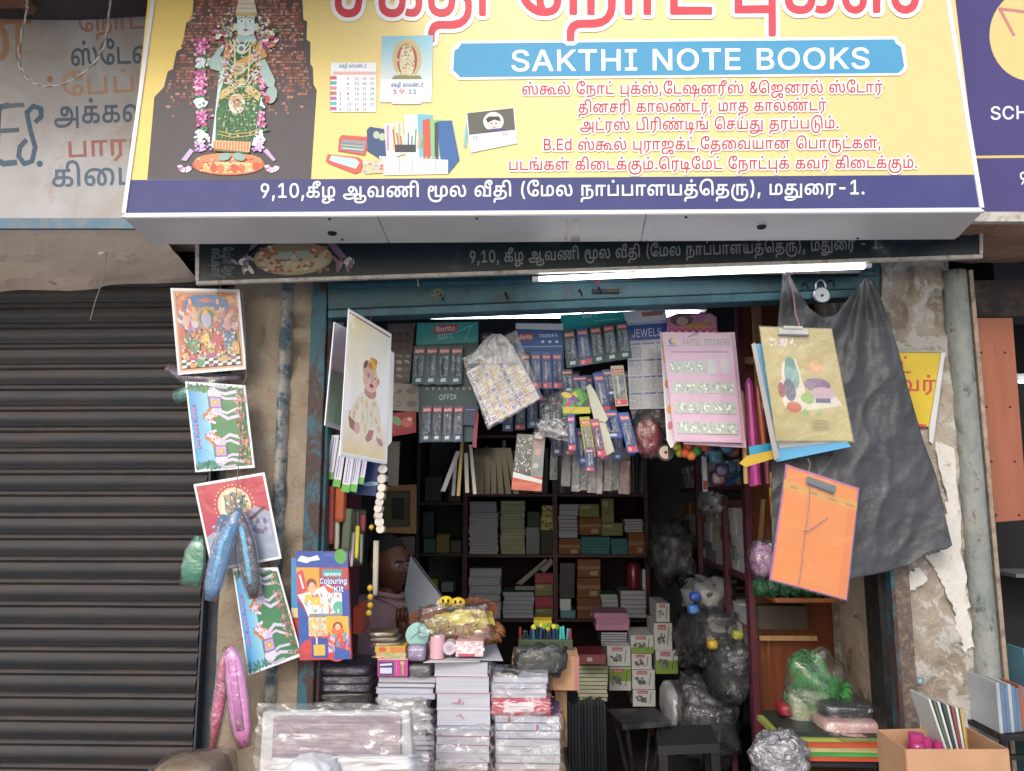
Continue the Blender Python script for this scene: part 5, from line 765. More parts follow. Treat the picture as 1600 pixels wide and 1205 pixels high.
for t, x0, x1, y in (('ஸ்கூல் நோட் புக்ஸ்,டேஷனரீஸ் &ஜெனரல் ஸ்டோர்', 815, 1380, 148), ('தினசரி காலண்டர், மாத காலண்டர்', 903, 1292, 176), ('அட்ரஸ் பிரிண்டிங் செய்து தரப்படும்.', 906, 1312, 204), ('B.Ed ஸ்கூல் புராஜக்ட்,தேவையான பொருட்கள்,', 848, 1378, 235), ('படங்கள் கிடைக்கும்.ரெடிமேட் நோட்புக் கவர் கிடைக்கும்.', 794, 1435, 266)):
    A.text(t, (x0, y), (x1, y - 3.5), 13.5, 'c22a3a', 'f4efe4', 2.6)
A.build('red_lettering', ms, VINYL)
# little pictures on the sign
A = Art(SP, base=.0003)
A.rect(517, 98, 588, 175, 'eef0f2'); A.text('சக்தி காலண்டர்', (530, 106), (573, 105.5), 4.5, '3a5a9a')
A.rect(520, 112, 587, 117, 'e8b8a8'); 
days = [['', 5, 12, 19, 26], ['', 6, 13, 20, 27], ['', 7, 14, 21, 28], [1, 8, 15, 22, 29], [2, 9, 16, 23, 30], [3, 10, 17, 24, 31], [4, 11, 18, 25, '']]
for r, row in enumerate(days):
    y = 125 + r * 8; A.rect(515.5 + 0, y - 6, 526, y - .5, ['d05a70', '5ab0a8', 'd88aa0', 'c07a60', 'b070b0', '5ab8b0', 'c85a90'][r])
    for c, d in enumerate(row):
        if d != '': A.text(str(d), (530 + c * 12, y), (534 + c * 12 + (3 if d > 9 else 0), y), 4.2, 'c83a48' if r in (0,) or d == 25 else '33343c')
A.poly([(597, 57), (677, 55), (674, 160), (593, 160)], 'eceff1'); A.rect(612, 160, 658, 163, 'd8dadc')
A.grad([(597, 57), (677, 55), (675, 124), (595, 124)], ['8cc4d4', '8cc4d4', 'd6e0dc', 'd6e0dc'], 1, 4)
A.ell(636, 92, 23, 32, 'c8b88a'); A.ell(636, 94, 16, 26, 'b0504a'); A.ell(636, 96, 12, 26, 'd8cfae'); A.poly([(616, 118), (656, 118), (660, 124), (612, 124)], '8a8a60')
for _ in range(60): A.ell(random.gauss(636, 8), random.uniform(70, 120), 1.8, 1.5, random.choice(['e8e0c4', 'c8a858', 'a88850', 'd8d8d0']))
A.text('சக்தி காலண்டர்', (611, 136), (662, 135.5), 5, '3a5a9a'); A.text('19', (612, 147), (633, 147), 7, 'd04a4a'); A.text('.11', (634, 147), (652, 147), 7, '3a6a8c')
A.build('calendar_pictures', ms, VINYL)
A = Art(SP, base=.0003)
# pencil case, organiser, books
A.poly([(509, 252), (512, 241), (560, 246), (568, 252), (564, 268), (555, 272), (514, 256)], 'd0564c'); A.poly([(514, 250), (518, 243), (556, 248), (562, 254), (556, 264), (518, 252)], 'bcd4d8')
A.poly([(530, 216), (534, 211), (574, 214), (578, 220), (570, 243), (528, 236)], 'c8584e'); A.poly([(534, 218), (572, 221), (567, 239), (532, 233)], '7f9aa4')
for i in range(6): A.line([(534, 221 + i * 2.6), (568, 224 + i * 2.6)], 1, ['c85a50', '4a6a9a', 'd8b060', '50885a', 'e8e8e8', '9a4a5a'][i])
A.poly([(573, 203), (578, 198), (602, 202), (606, 250), (592, 248), (574, 236)], '2b4a74'); A.ell(588, 211, 5, 6, 'b8c4a8'); A.ell(597, 214, 5, 6, 'b8c4a8')
A.poly([(600, 194), (628, 190), (634, 240), (604, 250)], 'dfe0da'); A.rect(604, 196, 608, 235, 'd090b0'); A.rect(614, 196, 618, 235, 'd8c060'); A.rect(622, 192, 626, 235, 'a8c090')
A.poly([(632, 178), (662, 180), (664, 262), (634, 262)], 'e4eaee'); A.poly([(652, 178), (676, 180), (676, 262), (656, 262)], '6fb8cc'); A.poly([(660, 188), (672, 185), (674, 262), (662, 262)], 'c8583c'); A.poly([(672, 187), (695, 187), (698, 262), (676, 262)], '8ec07a')
A.poly([(682, 190), (706, 188), (718, 250), (700, 272), (690, 268)], '2a5f9c'); A.rect(679, 192, 685, 255, '3a3e50')
A.poly([(592, 244), (700, 250), (700, 272), (600, 274)], 'dfe6e4')
for i in range(14): A.line([(596 + i * 7, 245), (594 + i * 7 + 2, 270)], 1.6, random.choice(['c8d0cc', 'f2f2ee', 'a8b4b0']))
for i in range(9): A.line([(618 + i * 5, 232), (614 + i * 6, 203 + (i % 3) * 5)], 2.4, random.choice(['e0a040', 'c85a40', '6aa050', 'e8d080', '4878a8']))
A.poly([(617, 226), (650, 226), (650, 238), (617, 238)], '33353c')
A.poly([(566, 252), (596, 250), (602, 270), (570, 272)], 'd8c0a8')
for _ in range(20): A.ell(random.uniform(568, 598), random.uniform(252, 270), 3, 1.6, random.choice(['e06a50', '70b0c0', 'e8c860', 'f0f0f0']))
# desk calendar
A.poly([(730, 178), (736, 174), (728, 232), (724, 228)], '7fb8c4'); A.poly([(728, 177), (803, 168), (809, 224), (735, 239)], 'e6e8ea')
A.poly([(730, 177), (802, 169), (805, 203), (733, 211)], '59584e'); A.ell(771, 190, 16, 15, 'ece8e4'); A.ell(771, 194, 9, 11, 'd8cfc8'); A.poly([(759, 186), (764, 182), (780, 182), (783, 190), (772, 187), (762, 192)], '3a3230')
A.poly([(757, 205), (764, 202), (785, 200), (790, 204), (757, 208)], '4a4470'); A.ell(768, 193, 1.3, 1, '222222'); A.ell(775, 193, 1.3, 1, '222222'); A.ell(772, 199, 1.8, .8, '984a4a')
A.text('01', (739, 218), (747, 217), 5, '2a2a34'); A.text('02', (785, 212), (794, 211), 5, '2a2a34')
A.build('stationery_pictures', ms, VINYL)
# ------------------------------------------------------------------ old dark signboard under it
OP = Pl(900, 410, 2.26, yaw=0)
sl = OP
os_ = thing('old_signboard', 'old dark teal signboard with worn grey lettering below the main sign', 'signboard', OP.hit(900, 410))
opoly = [(309, 300), (1534, 300), (1535, 398), (308, 440)]
MB().slab(opoly, OP, .012).build('panel', mat('faded dark vinyl', '1d2c33', .35, .4, 3, dirt='5a666a', dirt_amt=.12), os_)
mb = MB(); mb.slab([(306, 439.5), (1535.5, 397.5), (1536, 403), (306, 444.5)], OP, .016, lift=.004); mb.slab([(305, 300), (310, 300), (311, 438.5), (305, 438.5)], OP, .016, lift=.004); mb.slab([(1531, 300), (1537, 300), (1536, 396.8), (1531, 396.8)], OP, .016, lift=.004)
mb.build('frame', mat('white aluminium strip', 'c4bfb6', .5, .2, 20, dirt='7a5a44'), os_)
A = Art(OP); A.text('9,10, கீழ ஆவணி மூல வீதி (மேல நாப்பாளயத்தெரு), மதுரை - 1.', (733, 411), (1380, 388), 14, '8f918e')
A.build('lettering', os_, VINYL)
A = Art(OP)
A.ell(458, 404, 62, 26, '9a8a68', -2); A.ell(458, 398, 56, 18, 'a8714e', -2); A.ell(458, 410, 54, 14, 'b0a684', -2)
for i in range(70): A.ell(random.uniform(405, 512), random.uniform(386, 424), 4, 2.4, random.choice(['b8a47c', 'a0583c', 'c8bc98', '8c4a48', '6f6a4c']), random.uniform(-40, 40))
A.ell(446, 396, 11, 10, '9aa890', -10); A.ell(472, 394, 11, 10, '9aa890', 12); A.poly([(430, 380), (485, 378), (483, 392), (434, 394)], '8a7c58')
for sx in (-1, 1):
    x0 = 458 + sx * 78
    for i in range(12): A.ell(x0 + random.uniform(-14, 14), 414 + random.uniform(-12, 10), 7, 2.6, random.choice(['b9b6b4', '8f8288', 'd0cdca', '7a5c68']), random.uniform(0, 180))
    A.poly([(x0 - 4, 405), (x0 - sx * 26, 380), (x0 - sx * 14, 378), (x0 + 6, 402)], '7a5a70')
A.text('ஸ்டேஷனரி', (331, 388), (331, 434), 11, '6b7478'); A.text('பேப்பர் நோட்', (349, 386), (349, 436), 11, '6b7478')
A.build('old_picture', os_, VINYL)
# ------------------------------------------------------------------ hand-painted board on the left
LP = Pl(110, 200, 2.16, yaw=3)
ls = thing('painted_signboard', 'hand-painted pale board with blue and brown lettering at the left', 'signboard', LP.hit(110, 200))
k = N('weathered painted tin'); v = k.coord(rnd=False); x = k.mix(k.ramp(k.noise(v, 2.5, 7, .65, 1.0), .38, .62), hx('968e88'), hx('a8a7a9')); x = k.mix(k.ramp(k.noise(v, 5, 7, .7, .8), .58, .75), x, hx('9a7f6e'))
k.l(x, k.b.inputs['Base Color']); k.setp(Roughness=.45); k.bump(k.noise(v, 4, 3), .008); TIN = k.m
MB().slab([(-260, -80), (262, -80), (262, 342), (-260, 342)], LP, .01).build('panel', TIN, ls)
MB().slab([(-260, 341), (262, 341), (262, 357), (-260, 357)], LP, .014, lift=.004).build('frame', mat('blue painted edge', '50748c', .5, .25, 8, dirt='8a7a6c'), ls)
A = Art(LP)
A.text('ன', (-60, 92), (52, 92), 64, '9a6e52'); A.ell(78, 124, 5, 5, '9a6e52')
A.text('நோட்', (122, 50), (226, 44), 22, '9a6a58'); A.text('ஸ்டேஷனரி', (110, 103), (330, 94), 26, '405464'); A.text('பேப்பர்', (96, 150), (290, 138), 25, 'a8846a')
A.text('அக்கவுண்ட்', (84, 194), (320, 186), 26, '46566a'); A.text('பாரம்', (104, 246), (240, 240), 24, '9c5c52'); A.text('கிடைக்கும்', (80, 292), (340, 284), 26, '465e74')
A.line([(12, 165), (-2, 168), (-6, 250), (6, 256), (24, 254)], 9, '3e5668'); A.line([(-2, 205), (28, 203)], 7, '4a5a66'); A.line([(6, 166), (36, 164)], 7, '55626c')
A.line([(56, 190), (64, 183), (64, 170), (52, 166), (42, 176), (48, 206), (55, 230), (50, 252), (38, 256), (29, 244), (31, 230), (40, 220)], 7.5, '34526a'); A.ell(62, 256, 5, 5, '34526a')
A.build('lettering', ls, VINYL)
# twisted wire loop in front of it
wr = thing('twisted_wire', 'twisted two-strand wire hanging in a loop before the painted board', 'wire', P(100, 130, 2.05))
base = [(40, -40), (42, 5), (43, 14), (35, 45), (29, 78), (31, 105), (44, 124), (60, 132), (75, 135), (100, 131), (125, 118), (148, 98), (162, 75), (168, 45), (172, 5), (173, -40)]
pts = [P(x, y, 2.05) for x, y in base]; dense = []
for a_, b_ in zip(pts, pts[1:]):
    for i in range(8): dense.append(a_.lerp(b_, i / 8))
for ph, m_ in ((0, 'c9c2bc'), (math.pi, '8c7e78')):
    MB().tube([q + Vector((math.cos(i * .9 + ph), math.sin(i * .9 + ph) * .6, math.sin(i * .9 + ph))) * .0019 for i, q in enumerate(dense)], .0022, 6).build('strand', mat('wire ' + m_, m_, .5), wr)
mb = MB(); mb.slab([(-40, -30), (44, -30), (48, 4), (43, 14), (34, 12), (30, 2), (-40, 6)], Pl(20, 0, 2.06), .03)
tag(mb.build('timber_batten', mat('brown batten', '6f4c3a', .7, .3, 6)), 'dark timber batten end at the top left corner', 'batten')
mb = MB(); mb.grid(lambda u, v: Vector((-3.2 + u * 2.75, 1.5 + .66 * v, P(100, 28, 2.12).z + .02 + .02 * noise.noise(Vector((u * 6, v * 2, 0))) + .05 * (1 - v))), 30, 6); mb.box((-3.2, 1.52, P(100, 28, 2.12).z + .10), (-.45, 2.15, P(100, 28, 2.12).z + .13))
tag(mb.build('awning', mat('dark awning sheet', '3a3230', .8, .4, 5)), 'dark awning sheet shading the top of the painted board', 'awning')
# ------------------------------------------------------------------ purple board on the right
RP = Pl(1570, 200, 2.12, yaw=5)
rs = thing('purple_signboard', 'purple signboard with a yellow disc cut by the right edge', 'signboard', RP.hit(1570, 200))
MB().slab([(1440, -80), (1850, -80), (1850, 332), (1440, 332)], RP, .02).build('panel', mat('purple vinyl', '4a3f74', .4, .1, 3), rs)
MB().slab([(1440, 331), (1850, 331), (1850, 346), (1440, 346)], RP, .024, lift=.004).build('frame', mat('white aluminium strip', 'c4bfb6', .5), rs)
A = Art(RP); A.ell(1612, 55, 66, 72, 'dcc680', n=40); A.line([(1562, 14), (1610, 20)], 5, 'c07a74'); A.line([(1562, 14), (1584, 55)], 5, 'c07a74'); A.poly([(1480, 244), (1850, 240), (1850, 244), (1480, 248)], 'd8c070')
A.text('SCHOOL', (1547, 187), (1668, 184), 20, 'e6e6ee'); A.text('9', (1592, 288), (1606, 288), 19, 'e6e6ee')
A.build('lettering', rs, VINYL)
# ------------------------------------------------------------------ yellow notice on the right pier
YP = Pl3((1405, 560, 2.37), (1470, 560, 2.36), (1440, 690, 2.385))
def yart(a):
    a.text('நோட்', (1352, 583), (1424, 583), 18, 'b02c22'); a.text('கவர்', (1372, 611), (1463, 611), 17, 'b02c22'); a.poly([(1360, 649), (1448, 664), (1446, 668), (1360, 655)], 'b8352a')
card('notice_board', 'yellow notice with red lettering on the right pier behind the black sheet', 'sign', [(1345, 549), (1470, 551), (1451, 667), (1352, 660)], YP, .006, mat('yellow enamel', 'c9ad2c', .45, .15, 6), yart)
MB().slab([(1345, 546), (1476, 547), (1476, 551), (1345, 549.5)], YP, .01, lift=.003).build('rim', mat('dull tin rim', '8f958f', .5, .3, 20), [o for o in bpy.data.objects if o.name == 'notice_board'][0])
o = MB(); o.slab([(1471, 550), (1477, 550), (1458, 694), (1452, 690), (1452, 668)], YP, .01, lift=.002); o.build('side_strip', mat('torn white edge', 'c9c9c6', .6), bpy.data.objects['notice_board'])
# ------------------------------------------------------------------ tube lights
TUBE = emit('lit fluorescent tube', (0.92, 0.96, 1.0, 1), 5)
t = thing('tube_light', 'long lit tube light fixed under the old signboard', 'light', P(1096, 425, 2.27))
a, b = P(842, 436, 2.28), P(1350, 415, 2.28); MB().tube([a, b], [.0075, .0105], 14).build('glass_tube', TUBE, t, smooth=True)
MB().tube([a + (a - b).normalized() * .02, a], .009, 12).build('end_cap', WHITEP, t); MB().tube([b, b + (b - a).normalized() * .02], .009, 12).build('end_cap', WHITEP, t)
mb = MB(); mb.box((a.x, 2.30, a.z + .014), (b.x, 2.335, a.z + .04)); mb.build('batten', DARKMETAL, t)
t = thing('tube_light', 'lit tube light inside the shop just behind the lintel', 'light', P(890, 490, 3.0))
a, b = P(660, 498, 3.0), P(1092, 487, 3.0); b.z = a.z = (a.z + b.z) / 2
MB().tube([a, b], .011, 14).build('glass_tube', emit('lit inner tube', (0.88, 0.95, 1.0, 1), 10.0), t, smooth=True)
MB().box((a.x - .03, 2.99, a.z + .014), (b.x + .03, 3.03, a.z + .05)).build('batten', WHITEP, t)
# padlock
q = P(1283, 462, 2.345); pd = thing('padlock', 'round chrome padlock hanging from the lintel hasp', 'padlock', q)
mb = MB(); mb.tube([q + Vector((0, -.009, 0)), q + Vector((0, -.006, 0)), q + Vector((0, .006, 0)), q + Vector((0, .009, 0))], [.023, .027, .027, .023], 24); mb.build('body', mat('brushed steel', ''), pd)
MB().tube([q + Vector((0, -.012, -.002)), q + Vector((0, -.009, -.002))], .004, 8).build('keyhole', DARKMETAL, pd)
MB().tube([q + Vector((-.015, 0, .018))] + [q + Vector((-.015 * math.cos(a_), 0, .03 + .02 * math.sin(a_))) for a_ in [math.pi * i / 8 for i in range(9)]] + [q + Vector((.015, 0, .018))], .0035, 8).build('shackle', STEEL, pd)
# red string tied in the middle, brass ring at left
def knot(name, label, cat, cx, cy, col, n=10, s=8, Y=2.34):
    pts = [P(cx + random.uniform(-s, s), cy + random.uniform(-s, s), Y + random.uniform(-.01, .01)) for _ in range(n)]
    tag(MB().tube(pts, .0012, 5).build(name, mat('string ' + col, col, .8)), label, cat)
knot('red_thread', 'knot of red and white thread on the lintel above the middle', 'thread', 932, 438, 'a04a50')
rg = [P(685 + 7 * math.cos(i), 459 + 7 * math.sin(i), 2.33) for i in [k * .6 for k in range(11)]]
tag(MB().tube(rg + [P(672, 463, 2.33)], .0014, 5).build('bangle', mat('brass', 'a8883c', .35, metal=.8)), 'small brass ring with red thread on the left of the lintel', 'ring')
tag(MB().tube([P(x, y, 2.3) for x, y in ((661, 414), (655, 420), (652, 432), (654, 448))], .0018, 6).build('cable_end', mat('pale flex', 'b8b4a8', .6)), 'short pale bit of flex sticking out of the old signboard', 'cable')
# ------------------------------------------------------------------ things hung in the doorway
LAMW = mat('white laminate edge', 'e8e8ec', .3, .05, 5, coat=.5)
STR = mat('pink string', 'a8788c', .7); GREYSTR = mat('grey string', '77787a', .7)
def inset(poly, d):
    c = cen(poly); out = []
    for x, y in poly:
        L = math.hypot(x - c[0], y - c[1]); out.append((x + (c[0] - x) * d * 1.35 / L, y + (c[1] - y) * d * 1.35 / L))
    return out
def uvmap(poly):
    """corners tl,tr,br,bl -> function (u,v) to picture point"""
    tl, tr, br, bl = poly
    return lambda u, v: tuple((tl[k] * (1 - u) + tr[k] * u) * (1 - v) + (bl[k] * (1 - u) + br[k] * u) * v for k in (0, 1))
class UV:
    """draws an Art in the unit square of a card"""
    def __init__(s, a, poly): s.a = a; s.m = uvmap(poly); s.w = math.dist(poly[0], poly[1]); s.h = math.dist(poly[0], poly[3])
    def rect(s, u0, v0, u1, v1, c): s.a.poly([s.m(u0, v0), s.m(u1, v0), s.m(u1, v1), s.m(u0, v1)], c)
    def poly(s, pts, c): s.a.poly([s.m(*p) for p in pts], c)
    def ell(s, u, v, ru, rv, c, n=14, rot=0.0): s.a.poly([s.m(u + ru * math.cos(t) * math.cos(rot) - rv * math.sin(t) * math.sin(rot), v + ru * math.cos(t) * math.sin(rot) + rv * math.sin(t) * math.cos(rot)) for t in (2 * math.pi * i / n for i in range(n))], c)
    def text(s, t, u0, v0, u1, v1, h, c, **k): s.a.text(t, s.m(u0, v0), s.m(u1, v1), h * s.h, c, **k)
    def line(s, pts, w, c): s.a.line([s.m(*p) for p in pts], w, c)
    def grad(s, u0, v0, u1, v1, cols, nu=6, nv=6): s.a.grad([s.m(u0, v0), s.m(u1, v0), s.m(u1, v1), s.m(u0, v1)], cols, nu, nv)
    def scat(s, n, u0, v0, u1, v1, r, cols):
        for _ in range(n): s.a.z += s.a.step * .1; s.ell(random.uniform(u0, u1), random.uniform(v0, v1), r * random.uniform(.6, 1.4), r * s.w / s.h * random.uniform(.6, 1.4), random.choice(cols), 7, random.uniform(0, 3))
def laminated(name, label, cat, poly, pl, draw, group=None, edge=4.0, th=.004):
    t = thing(name, label, cat, pl.hit(*cen(poly)), group)
    MB().slab(poly, pl, th).build('board', LAMW, t, bevel=.0008)
    a = Art(pl); draw(UV(a, inset(poly, edge))); a.build('print', t, LAMI); return t
# first laminated picture: crowded court scene under a blue arch
def court(d):
    d.rect(0, 0, 1, 1, 'c9a07c'); d.rect(.03, .025, .97, .975, 'b0603c'); d.rect(.05, .04, .95, .96, 'b8785a')
    d.scat(160, .05, .04, .95, .3, .03, ['c8763c', 'b85a30', 'd89048', 'a04a34'])
    d.poly([(.13, .22), (.18, .12), (.3, .055), (.5, .04), (.7, .05), (.82, .12), (.86, .22), (.6, .26), (.3, .26)], '1d5f9a')
    d.poly([(.36, .12), (.5, .085), (.63, .12), (.5, .15)], 'c86a38')
    d.scat(300, .06, .22, .94, .5, .035, ['c8968c', 'b06058', 'd8b0a0', 'a84a3c', 'cfc0c4', '8a6a80', 'd08858', '9a5a6a', '6a7aa0'])
    d.ell(.5, .34, .18, .15, 'b88a3c'); d.ell(.5, .35, .13, .12, '2f6a3a'); d.ell(.48, .36, .08, .11, 'a8a4c4'); d.ell(.48, .27, .04, .04, 'd8a050')
    for u, v, c in ((.25, .2, 'c06a40'), (.68, .2, '4a5a80'), (.16, .4, 'd0a098'), (.3, .42, 'c0b4cc'), (.62, .42, 'b8584c'), (.8, .42, 'c88a8a'), (.3, .3, 'c8a090'), (.72, .3, 'b88070')):
        d.ell(u, v, .055, .05, c); d.ell(u, v - .06, .03, .028, 'd0a088'); d.ell(u, v - .085, .03, .018, 'd8a040')
    for u, v, w, h, c in ((.1, .55, .05, .1, 'b8503c'), (.17, .62, .05, .1, '4a7a50'), (.27, .7, .08, .09, '2f8a5a'), (.45, .6, .06, .1, 'd8b84c'), (.52, .72, .05, .07, 'd8c060'), (.63, .6, .11, .07, 'c04440'), (.63, .72, .06, .12, 'b83c34'), (.86, .62, .06, .15, '2f5a88'), (.77, .64, .05, .14, '44708c'), (.9, .75, .06, .12, 'cfa040'), (.8, .78, .03, .1, 'c0b8c0')):
        d.ell(u, v, w, h, c)
    for i in range(13):
        for j in range(4):
            if (i + j) % 2: d.poly([(.05 + i * .07, .82 + j * .035), (.12 + i * .07, .82 + j * .035), (.11 + i * .07, .855 + j * .035), (.04 + i * .07, .855 + j * .035)], 'e0dfe0')
            else: d.poly([(.05 + i * .07, .82 + j * .035), (.12 + i * .07, .82 + j * .035), (.11 + i * .07, .855 + j * .035), (.04 + i * .07, .855 + j * .035)], '26262e')
    for u, v, w, h, c in ((.22, .84, .12, .03, 'b04478'), (.55, .82, .15, .03, 'a04a78'), (.33, .9, .06, .06, '3a9068'), (.12, .82, .05, .05, 'd0a050'), (.7, .88, .1, .03, 'c89a50'), (.22, .93, .06, .03, 'd08848'), (.5, .94, .04, .02, 'c87878'), (.85, .86, .07, .02, '9a6080')): d.ell(u, v, w, h, c)
    d.scat(120, .08, .5, .92, .85, .02, ['c8a060', 'b85040', 'e0c8a8', '4a8a58', 'a8548a', 'c8c0c8'])
laminated('laminated_picture', 'laminated crowded court scene with a blue arch, uppermost on the left pier', 'picture', [(266, 450), (374, 452), (385, 577), (278, 586)], Pl(320, 520, 2.33, yaw=-6), court)
def horses(d):
    # the picture hangs turned on its side: sky at the left, ground at the right
    d.rect(0, 0, 1, 1, '2a7a48'); d.grad(0, 0, .34, 1, ['1d8ac8', '8fc8e0', '8fc8e0', '1d9ad0'], 4, 2)
    d.scat(90, 0, 0, .9, .07, .03, ['2f6a3c', '4a8a50', '1f5a3a']); d.scat(60, 0, .93, .5, 1, .03, ['1f6a58', '2f8a78'])
    for y in (.2, .8):
        s = 1 if y < .5 else -1
        for a_, b_, e_, w_ in ((-.13, -.11, -.15, 5), (-.09, -.05, -.06, 4), (.1, .13, .06, 4), (.13, .2, .16, 5)): d.line([(.5, y + a_ * s), (.66, y + b_ * s), (.74, y + (b_ * .6 + e_ * .4) * s), (.87, y + e_ * s)], w_, 'cdc4da'); d.ell(.88, y + e_ * s, .02, .014, '8a7a70')
        d.ell(.46, y, .1, .17, 'cfc6de'); d.ell(.46, y - .1 * s, .115, .075, 'd6cee4'); d.ell(.47, y + .1 * s, .105, .07, 'c2b8d4')
        d.poly([(.4, y + .06 * s), (.5, y + .15 * s), (.34, y + .24 * s), (.24, y + .2 * s)], 'd2cae0'); d.poly([(.24, y + .18 * s), (.3, y + .24 * s), (.43, y + .27 * s), (.44, y + .245 * s), (.32, y + .2 * s)], 'dcd4e6'); d.line([(.23, y + .17 * s), (.3, y + .14 * s), (.4, y + .05 * s)], 5, 'b8703c'); d.poly([(.2, y + .2 * s), (.25, y + .19 * s), (.24, y + .22 * s)], 'b06a48'); d.ell(.3, y + .225 * s, .012, .008, '2a2430')
        d.line([(.4, y - .16 * s), (.5, y - .2 * s), (.7, y - .19 * s)], 4, 'b8b0c4'); d.line([(.29, y + .2 * s), (.37, y + .235 * s)], 1.4, 'c03a40'); d.line([(.36, y + .21 * s), (.5, y + .16 * s)], 2, 'c8503c')
        d.scat(26, .37, y - .17, .56, y + .17, .01, ['b4a8c8', 'e4deee', 'a89ac0'])
        d.rect(.36, y - .07, .58, y + .07, '8a5a90'); d.rect(.38, y - .055, .56, y + .055, 'b0a0c8'); d.ell(.47, y, .055, .035, 'd89830'); d.ell(.47, y, .03, .02, 'e8c070')
        for i in range(8): d.ell(.3 + i * .022, y + (.13 + i * .006) * s, .018, .012, ['c8503c', 'e0c060', 'd8d0d8'][i % 3])
    d.scat(120, .8, .05, 1, .98, .025, ['b06a6a', 'c88a78', '8a4a5a', '3a6a48', 'c8a090'])
    for i in range(12): d.ell(.07 + .01 * (i % 2), .25 + i * .045, .03, .016, 'c060b0' if i % 4 else '8a50b0')
laminated('laminated_picture', 'laminated picture of two white horses on blue and green, hanging below the court scene', 'picture', [(289, 596), (383, 602), (398, 731), (305, 738)], Pl(340, 660, 2.32, yaw=-5), horses)
laminated('laminated_picture', 'laminated picture of white horses hanging lowest, beside the colouring kit', 'picture', [(363, 888), (434, 887), (472, 1025), (388, 1056)], Pl(415, 970, 2.31, yaw=4), horses)
def redpic(d):
    d.rect(0, 0, 1, 1, 'b83a52'); d.poly([(0, .9), (0, .62), (.3, .5), (.62, .42), (.8, .35), (1, .45), (1, 1), (0, 1)], '9aa4b8'); d.ell(.5, .3, .25, .22, 'd8cca8'); d.ell(.5, .3, .2, .18, 'e8e0cc')
    d.ell(.52, .33, .17, .2, '7a9a90'); d.ell(.52, .28, .12, .1, '5a8078'); d.ell(.55, .5, .26, .16, '8a8aa0'); d.ell(.3, .52, .12, .14, '3a6a98')
    for i in range(30):
        t = 2 * math.pi * i / 30; d.ell(.5 + .29 * math.cos(t), .3 + .25 * math.sin(t), .012, .012, 'e0b080')
    d.scat(120, .38, .14, .7, .5, .022, ['4a8060', 'd8d0c8', 'a86a80', '6a5a78', 'c8a050', '3a5a50']); d.scat(80, .1, .5, .95, .7, .03, ['8f9ab8', 'b8b0c8', '6a6a88', 'c0c8d8'])
    for i in range(9): d.ell(.72 + i * .025, .48 - i * .012, .02, .018, '6a3a50')
laminated('laminated_picture', 'laminated picture of a pale figure with a halo on red, third down the pier', 'picture', [(302, 757), (413, 738), (440, 873), (331, 893)], Pl(370, 815, 2.325, yaw=-3), redpic)
# chain and strings joining them
def string(name, label, cat, pts, Y, r=.0009, m=None, sag=None, grp=None):
    return tag(MB().tube([P(x, y, Y if not isinstance(Y, (list, tuple)) else Y[i]) for i, (x, y) in enumerate(pts)], r, 5).build(name, m or GREYSTR), label, cat, grp)
string('string', 'knotted grey string running down beside the laminated pictures on the pier', 'string', [(378, 455), (383, 520), (385, 590), (380, 600), (378, 660), (372, 735), (371, 745), (368, 790), (366, 830), (372, 900)], 2.30, .0014)
# soft plastic pouches
def blob_pouch(name, label, cat, axis, w, th, Y, m, parts=(), sleeve=None, group=None, seg=16):
    """a long rounded pouch along a picture-space axis [(x,y),...] with half widths w (pixels)"""
    pts = [P(x, y, Y) for x, y in axis]; t = thing(name, label, cat, pts[0], group)
    s = Y / F_PX
    def loft(pts, ws, ths, off=0.0, n=seg):
        mb = MB(); rings = []
        for i, p in enumerate(pts):
            d = (pts[min(i + 1, len(pts) - 1)] - pts[max(i - 1, 0)]).normalized(); sd = d.cross(Vector((0, -1, 0))).normalized()
            wob = 1 + .05 * noise.noise(Vector((i * .9, Y * 7, 2)))
            rings.append([p + sd * ws[i] * s * math.cos(a) * wob + Vector((0, -off + ths[i] * math.sin(a) * wob, 0)) for a in (2 * math.pi * k / n for k in range(n))])
        mb.add([q for g in rings for q in g], [(i * n + k, (i + 1) * n + k, (i + 1) * n + (k + 1) % n, i * n + (k + 1) % n) for i in range(len(pts) - 1) for k in range(n)] + [tuple(range(n)), tuple(range((len(pts) - 1) * n + n - 1, (len(pts) - 1) * n - 1, -1))])
        return mb
    loft(pts, w, [th * min(1, q / max(w)) ** .5 for q in w]).build('body', m, t, smooth=True)
    for pn, ww, pm, off in parts:
        loft(pts[1:-1], [ww] * (len(pts) - 2), [.002] * (len(pts) - 2), th - .0005 + off, 8).build(pn, pm, t, smooth=True)
    if sleeve: loft(pts, [q + 3 for q in w], [th + .004] * len(w)).build('plastic_sleeve', sleeve, t, smooth=True)
    return t
BLUEP = mat('blue pouch fabric', '4a78a8', .6, .3, 12, dirt='8a5a78', dirt_amt=.2); SKY = mat('sky blue zip tape', '4aa8d8', .5, .1, 6)
DKP = mat('dark pouch fabric', '3a3440', .6, .5, 14, dirt='8a7a90', dirt_amt=.2); PINK = mat('pink pouch plastic', 'd888c8', .35, .15, 5, coat=.5); PINK2 = mat('red patterned pouch', 'b84a74', .45, .5, 40, dirt='d8a8b8')
TGREEN = mat('translucent green plastic', '2f8a6a', .25, .2, 6, coat=.6)
blob_pouch('pencil_pouch', 'blue pencil pouch with sky-blue zip in crinkled plastic, left of the pair', 'pouch', [(375, 795), (362, 822), (349, 850), (340, 885), (333, 915), (327, 938)], [4, 10, 14, 15, 13, 7], .010, 2.27, BLUEP, (('zip_tape', 3.8, SKY, 0),), CLEAR)
